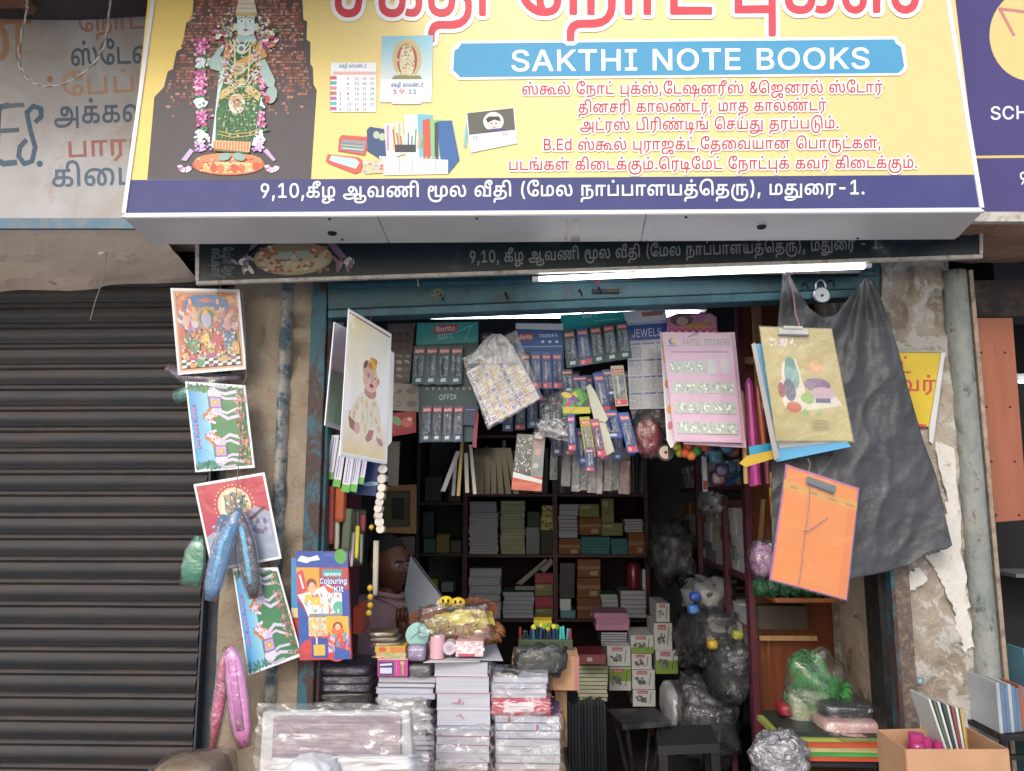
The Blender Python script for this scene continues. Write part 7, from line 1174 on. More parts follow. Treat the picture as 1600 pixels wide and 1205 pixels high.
card('exam_board', 'grey-edged clear board left of the blue one', 'clipboard', [(1174, 538), (1180, 535), (1218, 715), (1210, 720)], Pl(1195, 630, 2.228, yaw=-14), .004, mat('grey acrylic', '8a8a90', .2, coat=.8))
card('folder', 'flat yellow file edge poking out to the left below the blue board', 'folder', [(1155, 724), (1168, 712), (1225, 700), (1238, 706), (1218, 714), (1165, 730)], Pl(1190, 715, 2.26), .004, mat('yellow file', 'c8a428', .4, coat=.3))
card('folder', 'turquoise file strip between the yellow file and the pink rolls', 'folder', [(1170, 698), (1215, 690), (1218, 712), (1172, 716)], Pl(1195, 705, 2.28), .004, mat('turquoise file', '1f8ab0', .35, coat=.4))
string('string', 'pink string from which the gold exam board hangs', 'string', [(1233, 428), (1239, 455), (1243, 490), (1250, 511)], [2.26, 2.23, 2.21, 2.19], .0018, STR)
string('string', 'wire loop tied round the hook above the gold exam board', 'string', [(1222, 416), (1233, 430), (1245, 427), (1235, 418), (1228, 440)], 2.26, .0016, GREYSTR)
string('string', 'thin string linking the gold board down to the orange folder', 'string', [(1262, 716), (1266, 725), (1262, 742), (1265, 752)], 2.2, .0016, GREYSTR)
OPn = Pl(1272, 830, 2.17, yaw=6, tilt=2)
opoly2 = [(1229, 726), (1342, 763), (1323, 938), (1203, 906)]
def orange(a):
    d = UV(a, opoly2); d.rect(.02, .01, .98, .99, 'e8861c'); d.poly([(.0, .13), (1, .13), (1, .2), (0, .2)], 'd89a38'); d.rect(.88, .2, .99, .99, 'e07a1c')
    for u in (.08, .34, .6, .85): d.text('DREAM', u, .18, u + .12, .18, .02, '7a4a20')
    d.rect(.0, 0, 1, .018, 'c05a8a')
    for _ in range(7): d.ell(random.random(), random.random(), .006, .004, 'f0d8c0')
t = card('orange_folder', 'bright orange plastic folder with a pink edge tied with string', 'folder', opoly2, OPn, .005, mat('pink folder edge', 'c06a98', .3, coat=.5), orange, pm=LAMI)
mb = MB(); mb.slab([(1262, 744), (1307, 760), (1304, 771), (1260, 754)], OPn, .004, lift=.007); mb.tube([OPn.hit(1260, 754, .009), OPn.hit(1304, 771, .009)], .003, 8); mb.build('clip', STEEL, t)
MB().tube([OPn.hit(x, y, .004) for x, y in ((1266, 744), (1264, 790), (1258, 835), (1253, 880), (1248, 915))], .0014, 5).build('cord', STR, t)
MB().tube([OPn.hit(x, y, .006) for x, y in ((1254, 829), (1262, 830), (1275, 822), (1294, 808))], .0012, 5).build('knot', STR, t)
wrinkle([(1227, 724), (1344, 762), (1325, 941), (1201, 908)], OPn, 'plastic_sleeve', t, seed=8, amp=.0022)
# black plastic sheet
TP = mat('dusty black plastic sheet', '46474b', .5, .2, 2.5, dirt='78767a', dirt_amt=.1, bump=.006, bsc=22)
def curve(pts, t):
    L = [0]
    for a, b in zip(pts, pts[1:]): L.append(L[-1] + math.dist(a, b))
    s = t * L[-1]
    for i in range(len(pts) - 1):
        if s <= L[i + 1] or i == len(pts) - 2:
            k = (s - L[i]) / (L[i + 1] - L[i]); return tuple(pts[i][j] + (pts[i + 1][j] - pts[i][j]) * k for j in (0, 1))
top = [(1222, 428), (1232, 426), (1247, 455), (1265, 482), (1285, 496), (1305, 493), (1325, 468), (1343, 445), (1352, 434), (1366, 440)]
bot = [(1206, 860), (1240, 905), (1300, 912), (1340, 903), (1390, 893), (1420, 884), (1450, 864), (1480, 858), (1488, 852)]
lef = [(1222, 428), (1219, 470), (1212, 540), (1208, 640), (1205, 760), (1206, 860)]
rig = [(1366, 440), (1385, 490), (1403, 545), (1420, 610), (1443, 690), (1462, 740), (1472, 780), (1480, 820), (1488, 852)]
def tarp(u, v):
    T, B, L_, R_ = curve(top, u), curve(bot, u), curve(lef, v), curve(rig, v)
    p = [(1 - v) * T[k] + v * B[k] + (1 - u) * L_[k] + u * R_[k] - ((1 - u) * (1 - v) * top[0][k] + u * (1 - v) * top[-1][k] + (1 - u) * v * bot[0][k] + u * v * bot[-1][k]) for k in (0, 1)]
    a1 = math.atan2(p[0] - 1352, p[1] - 425); r1 = math.hypot(p[0] - 1352, p[1] - 425); a2 = math.atan2(p[0] - 1226, p[1] - 420); r2 = math.hypot(p[0] - 1226, p[1] - 420)
    f1 = math.exp(-r1 / 330); d = .011 * f1 * min(1, r1 / 70) * math.sin(a1 * 17 + 1) + .010 * math.exp(-r2 / 160) * min(1, r2 / 60) * math.sin(a2 * 14)
    d += .010 * noise.fractal(Vector((p[0] / 60, p[1] / 90, 1)), .8, 2, 5) - .008 * (1 - abs(noise.noise(Vector((p[0] / 55 + p[1] / 200, p[1] / 75, 4)))) * 2.2) ** 2 + .02 * math.sin(p[0] / 42 + p[1] / 160) * v
    bulge = .05 * math.sin(math.pi * u) * (1 - .4 * v)
    return P(p[0], p[1], 2.30 + d - bulge * .3)
o = MB().grid(lambda u, v: tarp(u, 1 - v), 90, 120).build('black_sheet', TP, smooth=True, solid=.0006); tag(o, 'large crumpled black plastic sheet hooked up over the right pier', 'plastic sheet')
# number cards, pink rolls, wooden bits to the right inside the door
for i, (x, y) in enumerate(((1203, 738), (1202, 762), (1204, 786), (1208, 808))):
    po = [(x, y), (x + 26 - i * 2, y - 1), (x + 26 - i * 2, y + 22), (x + 1, y + 23)]
    card('number_card', '%s of the yellow and red number cards beside the orange folder' % order(i, 4), 'card', po, Pl(x, y, 2.42), .003, mat('yellow number card', 'c8a820', .4), lambda a, po=po, i=i: (lambda d: (d.rect(0, .6 if i else .9, 1, 1, 'b83a28'), d.text('55' if i == 0 else '5', .35 if i == 0 else .2, .6 if i == 0 else .45, .9 if i == 0 else .4, .6 if i == 0 else .45, .45 if i == 0 else .3, '2a3a5a')))(UV(a, po)), 'number cards')
for i, (x0_, y0_, x1_, y1_, w, c, lab) in enumerate(((1170, 600, 1182, 758, 16, 'b83a90', 'magenta paper roll hanging right of the sticker sheet'), (1184, 612, 1194, 700, 10, 'b8583c', 'orange-red paper roll right of the magenta one'), (1160, 620, 1166, 756, 8, 'b89a60', 'tan stick left of the magenta roll'), (1176, 690, 1178, 760, 14, 'c848a0', 'second magenta roll lower down'), (1192, 640, 1200, 756, 8, '9a4a6a', 'dull pink roll near the blue board'))):
    Y = 2.56 + .01 * i; a, b = P(x0_, y0_, Y), P(x1_, y1_, Y); r = w * Y / 2400
    tag(MB().tube([a + Vector((0, 0, .02)), a, a.lerp(b, .5), b], [r * .3, r * .8, r, r * .95], 10).build('paper_roll', mat('roll ' + c, c, .35, .25, 10, coat=.4)), lab, 'paper roll')
# ------------------------------------------------------------------ counter, stacks and small goods
def pbox(name, label, cat, x0, y0, x1, y1, Y, dep, m, art=None, group=None, rot=0.0, parent=None, bev=.0012, pm=None):
    """an upright box whose front face is seen at these picture edges"""
    xm, ym = (x0 + x1) / 2, (y0 + y1) / 2; xa_, xb_ = P(x0, ym, Y).x, P(x1, ym, Y).x; za, zb_ = P(xm, y1, Y).z, P(xm, y0, Y).z
    mb = MB(); mb.box((xa_, Y, za), (xb_, Y + dep, zb_), rot=rot)
    if m is DCARD: art = lambda d: (d.rect(.0, .38, 1, .56, '9a6c4a'), d.rect(.55, .66, .88, .9, 'a89478'))
    if m is OLIVE and not art: art = lambda d: (d.rect(.1, .1, .55, .35, 'a8a274'), d.line([(.05, .6), (.95, .62)], 1, '6a6444'))
    if not art: return tag(mb.build(name, m, bevel=bev), label, cat, group)
    t = thing(name, label, cat, ((xa_ + xb_) / 2, Y, za), group); mb.build('box', m, t, bevel=bev)
    a = Art(Pl(xm, ym, Y)); art(UV(a, [(x0, y0), (x1, y0), (x1, y1), (x0, y1)])); a.build('print', t, pm or PRINT); return t
COVS = {}
def cov(h): return mat('cover ' + h, h, .45, .1, 6)
def book(label, x0, y0, x1, y1, Y, dep, cover, near=True, group=None, name='notebook', pages=None, dx=0.0, rot=0.0):
    xm, ym = (x0 + x1) / 2, (y0 + y1) / 2; a, b = P(x0, ym, Y).x + dx, P(x1, ym, Y).x + dx; z0_, z1_ = P(xm, y1, Y).z, P(xm, y0, Y).z; h = z1_ - z0_; t_ = min(.0016, h * .14)
    piv = ((a + b) / 2, Y + dep / 2, z0_)
    pg = MB().box((a + .0015, Y + .002, z0_ + t_), (b - .0015, Y + dep - .002, z1_ - t_), rot=rot, piv=piv)
    cv = MB().box((a, Y, z0_ + .0002), (b, Y + dep, z0_ + t_), rot=rot, piv=piv).box((a, Y, z1_ - t_), (b, Y + dep, z1_ - .0002), rot=rot, piv=piv)
    if near:
        t = thing(name, label, 'notebook', ((a + b) / 2, Y + dep / 2, z0_), group); pg.build('pages', pages or PAGES, t); cv.build('cover', cov(cover), t); return t
    pg.add(cv.v, cv.f, 1)
    return tag(pg.build(name, [pages or PAGES, cov(cover)]), label, 'notebook', group)
def stack(desc, x0, x1, ys, Y, dep, covers, near=False, group=None, jit=.004, name='notebook', pages=None, rj=.02, share=False):
    n = len(ys) - 1
    for i in range(n):
        lab = desc if share else '%s notebook of %s' % (order(i, n), desc)
        book(lab, x0, ys[i], x1, ys[i + 1], Y + random.uniform(0, jit), dep, covers[i % len(covers)], near, group or desc, name, pages, random.uniform(-jit, jit), random.uniform(-rj, rj))
def lins(a, b, n): return [a + (b - a) * i / n for i in range(n + 1)]
zt_ = P(730, 1215, 2.36).z
ct = thing('counter', 'plywood counter under the notebook stacks at the doorway', 'counter', (P(700, 1200, 2.3).x, 2.5, .15))
MB().box((P(500, 1200, 2.4).x, 2.32, zt_ - .03), (P(884, 1200, 2.4).x, 2.86, zt_)).build('top', LWOOD, ct)
MB().box((P(500, 1200, 2.4).x, 2.34, .15), (P(880, 1200, 2.4).x, 2.36, zt_ - .031)).build('front_panel', LWOOD, ct)
MB().box((P(868, 1150, 2.66).x, 2.64, zt_ + .0005), (P(886, 1150, 2.66).x, 2.78, P(875, 1078, 2.66).z)).build('side_board', LWOOD, ct)
# centre column of white notebooks
stack('the tall white centre column', 681, 765, [1035, 1057, 1084, 1109, 1133, 1141, 1150, 1165, 1176, 1191, 1206], 2.38, .17, ['c8c8d2', '9a4a50', 'd0d0d8', 'd0c8d0', '8a9ab0'], True)
pk = Pl(723, 1100, 2.3795)
a = Art(pk, base=.0012); [a.line(q, 1.3, 'b86a80') for q in ([(706, 1099), (715, 1099)], [(717, 1093), (716, 1101)], [(720, 1092), (717, 1100)], [(724, 1096), (722, 1101)], [(713, 1119), (719, 1116), (721, 1120)], [(719, 1116), (724, 1124)])]; tag(a.build('pen_marks'), 'faint red handwritten marks on the white centre column', 'marks')
stack('the white group left of the centre column', 589, 679, [1058, 1067, 1075, 1084, 1093], 2.40, .17, ['8a8aa0', '3a3a48', 'b0b0c0'], True)
stack('the thin-book pile under the milky wrap', 608, 678, lins(1132, 1206, 9), 2.40, .17, ['8a7a9a', '4a4450', 'a8a0b8'], True)
stack('the lower right purple-covered pile', 774, 876, [1118, 1130, 1142, 1155, 1167, 1180, 1193, 1207], 2.39, .17, ['6a5a90', '8a8a98', '5a4a8c', '9aa88a', 'b0b0b8', '8ab07a', '6a4a9a'], True, jit=.003)
stack('the upper right pile above the red box', 768, 855, [1058, 1067, 1076, 1084, 1092], 2.40, .17, ['b0b4c0', '8a90a0', 'c0c0c8'], True)
def redbox(d): d.rect(0, 0, 1, 1, 'b83048'); d.rect(.2, .2, .72, .85, 'd8ccd0'); d.scat(50, .02, .05, .98, .95, .03, ['d89aa8', 'a02038', 'e8c8d0']); d.rect(.22, .25, .7, .8, 'd8ccd0'); d.line([(.3, .5), (.6, .48)], 1, '8a7a90'); d.line([(.5, .7), (.62, .69)], 1, 'b04a60')
pbox('carton', 'red and white patterned flat box below the upper right notebook pile', 'box', 768, 1092.5, 860, 1117, 2.39, .17, mat('crimson carton', 'a83048', .5), redbox)
for i, (x, y) in enumerate(((794, 1120), (838, 1133))): MB().slab([(x, y), (x + 3, y), (x + 3, y + 9), (x, y + 9)], Pl(x, y, 2.384), .0006).build('tag_', mat('crimson carton', '')); o = bpy.data.objects['tag_']; o.name = 'ribbon_marker'; tag(o, 'red mark on the %s of the purple-covered notebooks' % ('topmost', 'second')[i], 'ribbon')
# wraps: clear crinkled film over stacks
def wrap(label, poly, Y, m=CLEAR, amp=.012, seed=0, thk=None, nu=30, nv=40, name='plastic_wrap', cat='plastic wrap', rag=6):
    f = uvmap(poly)
    def g_(u, v):
        x, y = f(u, v); e = min(u, 1 - u, v, 1 - v)
        x += rag * noise.noise(Vector((u * 7, v * 7, seed))) ; y += rag * noise.noise(Vector((u * 7, v * 7, seed + 9)))
        return P(x, y, Y + amp * noise.fractal(Vector((u * 3.5 + seed, v * 4, seed)), .9, 2.1, 5) + .05 * max(0, .06 - e) / .06)
    return tag(MB().grid(g_, nu, nv).build(name, m, smooth=True), label, cat)
wrap('clear crinkled wrap over the purple-covered notebook pile', [(768, 1112), (882, 1110), (890, 1210), (770, 1210)], 2.355, CLEAR, .012, 2)
wrap('clear crinkled wrap over the lower half of the white centre column', [(672, 1135), (772, 1128), (772, 1208), (670, 1208)], 2.35, FILM, .012, 5)
wrap('clear wrap over the upper right pile by the dark leaflet', [(762, 1035), (862, 1048), (866, 1118), (764, 1118)], 2.365, FILM, .012, 7)
wrap('milky wrap around the notebooks left of the centre column', [(586, 1090), (672, 1088), (682, 1150), (590, 1145)], 2.37, MILKY, .01, 9)
# dark soft packs
def soft(name, label, cat, x0, y0, x1, y1, Y, dep, m, sleeve=None, group=None, nz=.06, sq=.35, part='body'):
    """a puffy pack: super-ellipsoid with creases, seen between these picture edges"""
    c = P((x0 + x1) / 2, (y0 + y1) / 2, Y + dep / 2); hx_ = abs(P(x1, y0, Y).x - P(x0, y0, Y).x) / 2; hz = abs(P(x0, y0, Y).z - P(x0, y1, Y).z) / 2; hy = dep / 2
    def shape(k, nzz, sd):
        mb = MB(); sg, rg = 28, 16
        for i in range(rg + 1):
            th = math.pi * i / rg
            for j in range(sg):
                ph = 2 * math.pi * j / sg; pw = lambda v: math.copysign(abs(v) ** sq, v)
                d = Vector((pw(math.sin(th)) * pw(math.cos(ph)), pw(math.sin(th)) * pw(math.sin(ph)), pw(math.cos(th)) if sq < .8 else math.cos(th)))
                q = 1 + nzz * (noise.fractal(Vector((d.x * 2 + sd, d.y * 2, d.z * 2 + sd)), .9, 2.2, 4) * .6 + .7 - 2 * abs(noise.noise(Vector((d.x * 2.6 + sd, d.y * 2.6, d.z * 3.4))))); mb.v.append(c + Vector((d.x * hx_ * k * q, d.y * hy * k * q, d.z * hz * k * q)))
        mb.f = [(i * sg + j, (i + 1) * sg + j, (i + 1) * sg + (j + 1) % sg, i * sg + (j + 1) % sg) for i in range(rg) for j in range(sg)]; mb.mi = [0] * len(mb.f); mb.c = [None] * len(mb.f); return mb
    sd = random.random() * 40
    if not sleeve: return tag(shape(1, nz, sd).build(name, m, smooth=True), label, cat, group)
    t = thing(name, label, cat, c - Vector((0, 0, hz)), group); shape(.95, nz * .6, sd).build(part, m, t, smooth=True); shape(1.03, nz * 1.5, sd + 5).build('plastic_sleeve', sleeve, t, smooth=True); return t
PUR = mat('grey purple cloth', '4a4460', .6, .4, 20, dirt='86809a'); BLK = mat('black cloth', '1c1c20', .5, .5, 20, dirt='6a6a70', dirt_amt=.2)
for i, (y0, y1, m_, w_) in enumerate(((1030, 1046, PUR, 'grey'), (1045, 1058, PUR, 'purple'), (1057, 1070, PUR, 'dark purple'), (1069, 1098, BLK, 'black'))):
    soft('cloth_pack', '%s wrapped cloth pack, %s in the dark pile' % (w_, order(i, 4)), 'pack', 500, y0, 589, y1, 2.42, .2, m_, CLEAR, 'dark cloth packs', sq=.3)
# small goods on the left stack
pbox('carton', 'magenta box with a dark blue and white panel on the left notebooks', 'box', 590, 1029, 637, 1057, 2.39, .1, mat('magenta carton', 'b83088', .4), lambda d: (d.rect(0, 0, 1, 1, 'b83088'), d.rect(.0, .0, 1, .07, 'd8b0a8'), d.rect(.05, .18, .55, .95, '2f2f70'), d.line([(.1, .36), (.46, .32)], 3, 'd8d8e8'), d.rect(.08, .52, .47, .84, 'd0d0e0'), d.rect(.62, .15, .64, .95, 'd870a8'), d.line([(.82, .3), (.84, .9)], 3, '98a840'), d.ell(.82, .25, .07, .1, 'b0b860')))
pbox('crayon_box', 'yellow and orange crayon box on top of the magenta box', 'box', 586, 1010, 633, 1020, 2.39, .08, mat('yellow box', 'c8a030', .5), lambda d: (d.rect(0, 0, 1, 1, 'd0a838'), d.ell(.25, .5, .14, .4, 'c85a30'), d.rect(.5, .1, .98, .9, 'c8783c')))
pbox('crayon_box', 'pale orange and green flat box directly on the magenta box', 'box', 588, 1020.5, 634, 1028.5, 2.39, .08, mat('pale box', 'c8b090', .5), lambda d: (d.rect(0, 0, 1, 1, 'ccb090'), d.scat(20, 0, 0, 1, 1, .05, ['d86a50', '8ab060', 'e0c080'])))
for i in range(3): soft('packet', '%s of the brown film-wrapped packets above the crayon boxes' % order(i, 3), 'packet', 577 + i * 3, 984 + i * 8, 622 + i * 4, 992 + i * 8, 2.42 - .01 * i, .09, mat('kraft packet', '7a6448', .5, .3, 10), CLEAR, 'brown packets', sq=.4)
soft('packet', 'clear packet of lilac and white pieces beside the crayon boxes', 'packet', 636, 1006, 669, 1032, 2.40, .07, mat('lilac pieces', '9a88b0', .5, .5, 60, dirt='d8d0e0'), CLEAR, sq=.45)
soft('packet', 'grey film-wrapped packet on the left notebooks under the lilac packet', 'packet', 638, 1033, 679, 1058, 2.40, .1, mat('grey packet', '55545a', .5, .4, 20), CLEAR, sq=.35)
q = P(653, 992, 2.45); t = thing('mint_disc', 'round mint-coloured disc standing behind the lilac packet', 'disc', q); MB().tube([q + Vector((0, .012, 0)), q + Vector((0, .01, 0)), q - Vector((0, .01, 0)), q - Vector((0, .012, 0))], [.034, .037, .037, .034], 26).build('disc', mat('mint plastic', '8fb8b4', .5, .1, 6), t); MB().tube([q + Vector((-.02, -.0135, -.01)), q + Vector((.005, -.0135, .012)), q + Vector((.02, -.0135, .005))], .001, 5).build('scratch', GREYSTR, t)
for x, c, lab, r_, h_ in ((683, 'd8a8b4', 'pink and white thread roll standing beside the mint disc', 11, 33), ):
    a = P(x, 1028, 2.40); b = P(x + 1, 1028 - h_, 2.40); t = thing('tape_roll', lab, 'roll', a); MB().tube([a, b], r_ * 2.4 / F_PX, 18).build('roll', mat('roll ' + c, c, .35, coat=.5), t); MB().tube([b, b + Vector((0, 0, .003))], r_ * .5 * 2.4 / F_PX, 14).build('core', WHITEP, t)
q = P(702, 1013, 2.38); t = thing('tape_roll', 'small white roll lying end-on beside the pink roll', 'roll', q); MB().tube([q, q + Vector((0, .05, 0))], .02, 20).build('roll', mat('roll white', 'c0b4bc', .4), t); MB().tube([q - Vector((0, .001, 0)), q], .009, 16).build('core', mat('lilac core', 'a898a8', .5), t)
pbox('clear_box', 'clear box of pale pink pieces with a red base on the white sheets', 'box', 712, 1002, 755, 1026, 2.38, .07, mat('pale pink pieces', 'd8b8b8', .4, .3, 40, coat=.8), lambda d: (d.rect(0, 0, 1, 1, 'd8bcbc'), d.rect(.1, .82, .7, 1, 'b83a50'), d.scat(50, 0, .05, 1, .8, .05, ['e8dcdc', 'c8a0a8', 'f0e8e8'])), pm=LAMI)
WS = Pl(720, 1028, 2.4); 
def flat(name, label, cat, poly, z, m, th=.0012, kind=None):
    q = [Pz(x, y, z) for x, y in poly]; return tag(MB().prism([v + Vector((0, 0, th)) for v in q], q).build(name, m), label, cat)
zs_ = P(723, 1034, 2.38).z + .001
flat('paper_sheet', 'white sheet jutting out over the top of the centre column', 'paper', [(661, 1036), (700, 1020), (765, 1016), (750, 1034)], zs_ + .0015, WHITEP)
flat('paper_sheet', 'larger pale sheet lying to the right on the centre column', 'paper', [(700, 1030), (715, 1016), (775, 1006), (786, 1033)], zs_ + .005, mat('pale sheet', 'b8bcc4', .7))
# shaggy orange and yellow toy
def fur(name, parent, c, rx, ry, rz, n, L, m, droop=.5):
    mb = MB()
    for _ in range(n):
        d = Vector((random.gauss(0, 1), random.gauss(0, 1), random.gauss(0, 1))).normalized(); p = c + Vector((d.x * rx, d.y * ry, d.z * rz)); l = L * random.uniform(.5, 1.2)
        s_ = Vector((random.uniform(-.6, .6), random.uniform(-.6, .2), random.uniform(-1, .4))) * droop; e = (d + s_).normalized(); w = e.cross(Vector((0, 1, .1))).normalized() * .0011
        m1 = p + e * l * .5 + Vector((0, 0, .1 * l)); tip = p + e * l - Vector((0, 0, .35 * l)); mb.add([p - w, p + w, m1 + w * .8, m1 - w * .8, tip], [(0, 1, 2, 3), (3, 2, 4)])
    return tag(mb.build(name, m, parent), kind='stuff')
t = thing('shaggy_toy', 'shaggy orange-brown toy with a yellow net on the counter stack', 'toy', P(710, 1005, 2.5))
O1, O2, YN = mat('rust fur', '8a5030', .8, .3, 30), mat('tan fur', 'b0784c', .8, .3, 30), mat('yellow net', 'c8b850', .6, .2, 20)
for x, y, r_, m_ in ((690, 968, .06, O1), (735, 965, .055, O1), (715, 990, .065, O2)): 
    MB().ball(P(x, y, 2.52), r_, 16, 12, sc=(1.1, .8, .5), nz=.2).build('body', m_, t, smooth=True)
for x, y, m_, n_ in ((672, 965, O1, 500), (745, 950, O1, 500), (700, 975, O1, 700), (715, 990, O2, 900), (755, 985, O2, 500)): fur('fur', t, P(x, y, 2.5), .05, .04, .02, n_, .024, m_)
mb = MB(); mb.grid(lambda u, v: P(664 + u * 104 + v * 6, 968 - 16 * math.sin(u * 2.2) + v * 22 + 4 * noise.noise(Vector((u * 9, v * 5, 0))), 2.455 + .012 * math.sin(u * 9)), 24, 6); mb.build('net', YN, t)
fur('net_fringe', t, P(716, 975, 2.46), .08, .01, .014, 500, .016, YN)
t2 = thing('emoji_cushion', 'two yellow round smiley plush faces on top of the shaggy toy', 'toy', P(707, 945, 2.5))
for x, y in ((697, 940), (716, 942)):
    q = P(x, y, 2.47); MB().ball(q, .023, 18, 12, sc=(1, .6, .75)).build('face', mat('emoji yellow', 'd0b028', .6), t2, smooth=True)
    for dx in (-.008, .008): MB().ball(q + Vector((dx, -.0135, .004)), .004, 8, 6, sc=(1, .5, 1.5)).build('eye', DARKMETAL, t2)
    MB().tube([q + Vector((-.008, -.014, -.006)), q + Vector((0, -.0152, -.009)), q + Vector((.008, -.014, -.006))], .0012, 5).build('mouth', DARKMETAL, t2)
soft('plush', 'bright orange plush piece under the net at the right', 'toy', 708, 972, 766, 990, 2.47, .06, mat('orange plush', 'd86a38', .7, .2, 30), nz=.15, sq=.8)
soft('plush', 'white plush bit beside the yellow smileys', 'toy', 682, 936, 700, 952, 2.49, .04, mat('white plush', 'c8c4b8', .8, .1, 30), sq=.8)
wrap('clear crinkled film loosely over the shaggy orange toy', [(655, 945), (765, 940), (776, 1000), (648, 998)], 2.41, CLEAR, .014, 21)
# cardboard box, pens, leaflet
pbox('cardboard_box', 'long open brown cardboard box behind the right notebook pile', 'box', 800, 1026, 905, 1079, 2.56, .16, mat('cardboard', ''), lambda d: (d.rect(.93, 0, 1, 1, 'a86a60'), d.rect(0, 0, .93, .05, 'b08a66')), bev=.002)
flat('leaflet', 'black and white printed leaflet lying on the upper right pile', 'leaflet', [(783, 1052), (806, 1032), (830, 1034), (808, 1056)], P(805, 1055, 2.42).z, mat('black leaflet', '16181e', .3, coat=.6), .004)
soft('packet', 'dark tinted film packet on the cardboard box behind the leaflet', 'packet', 808, 1010, 880, 1055, 2.50, .06, mat('grey film', '4a4840', .4), DARKCLEAR, nz=.2, sq=.6)
pbox('pen_tray', 'red-edged tray full of pens behind the cardboard box', 'tray', 810, 1000, 895, 1025, 2.66, .08, mat('green tray', '3a4a34', .5))
for i in range(16):
    x = 813 + i * 5.2; c = ['8a2a30', '2a3a2a', '1f3040', '1a2a4a', '2a6a8a', '16202c', '1f4a7a', '10182a', '20304a', '1a2a3a', '2a3a6a', '203a4a', '3fa8a8', '48b0a8', '3a9098', '9a2a34'][i]
    a, b = P(x, 1002, 2.68), P(x + random.uniform(-2, 2), 978 + random.uniform(0, 8), 2.68); t = thing('pen', '%s pen standing in the tray behind the cardboard box' % order(i, 16, 'left', 'right'), 'pen', a, 'pens in the tray')
    MB().tube([a, a.lerp(b, .9), b], [.0045, .0045, .003], 8).build('barrel', mat('barrel ' + c, c, .3, coat=.5), t)
    if 3 < i < 12: MB().ball(b + Vector((0, 0, .004)), .009, 8, 6, nz=.3).build('topper', mat('topper %d' % (i % 2), ['c0b030', '6a9a38'][i % 2], .5), t)
pbox('carton', 'bright yellow tub behind the pen tray', 'tub', 834, 970, 862, 979, 2.8, .08, mat('yellow tub', 'b8a020', .5))
# ---- front left: wrapped mauve panel, white bundles, kraft bag
t = thing('wrapped_board', 'mauve board wrapped in milky plastic, low in front of the stacks', 'board', P(530, 1205, 2.12))
WPn = Pl(528, 1150, 2.14, tilt=-10)
MB().slab([(410, 1112), (640, 1112), (648, 1215), (404, 1215)], WPn, .05).build('pad', mat('grey pad', 'b4b4b8', .6), t, bevel=.006)
k = N('mauve woven cover'); v = k.coord((1, 1, 1)); w1 = k.noise(v, 3, 4); n2 = k.n('TexNoise', i_Scale=1.0, i_Detail=3.0); mp = k.n('Mapping'); mp.inputs['Scale'].default_value = (6, 6, 160); k.l(v, mp.inputs[0]); k.l(mp.outputs[0], n2.inputs['Vector'])
x = k.mix(k.ramp(n2.outputs[0], .35, .65), hx('75666f'), hx('968690')); k.l(x, k.b.inputs['Base Color']); k.setp(Roughness=.7); MAUVE = k.m
MB().slab([(430, 1119), (622, 1119), (626, 1123), (626, 1190), (424, 1190), (427, 1122)], WPn, .012, lift=.011).build('cover', MAUVE, t, bevel=.002)
f_ = uvmap([(402, 1098), (660, 1100), (672, 1212), (396, 1212)])
MB().grid(lambda u, v: WPn.hit(*[c_ + 5 * noise.noise(Vector((u * 6, v * 6, i_ * 5))) for i_, c_ in enumerate(f_(u, v))], lift=.018 + .008 * noise.fractal(Vector((u * 5, v * 4, 2)), .9, 2, 5) - .05 * (max(0, abs(u - .5) - .4) + max(0, .12 - v))), 50, 40).build('plastic_sleeve', clear('milky film over board', milky=.1, gloss=.04, bump=.006, bsc=12), t, smooth=True)
def cloth(label, x0, y0, x1, y1, Y, m, seed, name='cloth_bundle', cat='bundle'): return soft(name, label, cat, x0, y0, x1, y1, Y, .14, m, nz=.16, sq=.7)
WC = mat('white crumpled cloth', 'd4d4d8', .8, .06, 5, bump=.006, bsc=18)
wrap('white cloth folded over the bottom of the wrapped board', [(424, 1184), (655, 1178), (660, 1215), (420, 1215)], 2.07, mat('off-white cloth', 'cfcdd0', .8, .06, 5), .012, 12, name='cloth', cat='cloth', rag=4)
cloth('bright white rounded bundle at the bottom edge before the mauve board', 448, 1184, 528, 1240, 1.98, WC, 3)
soft('paper_bag', 'crumpled brown paper bag in clear plastic at the bottom left', 'bag', 244, 1180, 356, 1262, 2.0, .2, mat('kraft paper', '8f7a60', .8, .2, 8, bump=.006, bsc=12), CLEAR, nz=.12, sq=.6)
table_z = P(530, 1260, 2.1).z
tb_ = thing('low_table', 'low wooden table under the wrapped board, mostly out of view', 'table', (P(450, 1200, 2.1).x, 2.1, 0))
MB().box((P(200, 1200, 2.1).x, 1.9, table_z - .03), (P(664, 1200, 2.1).x, 2.3, table_z)).build('table_top', LWOOD, tb_)
for x_ in (P(220, 1200, 2.1).x, P(650, 1200, 2.1).x):
    for y_ in (1.93, 2.25): MB().box((x_ - .02, y_ - .02, 0), (x_ + .02, y_ + .02, table_z - .031)).build('leg', LWOOD, tb_)
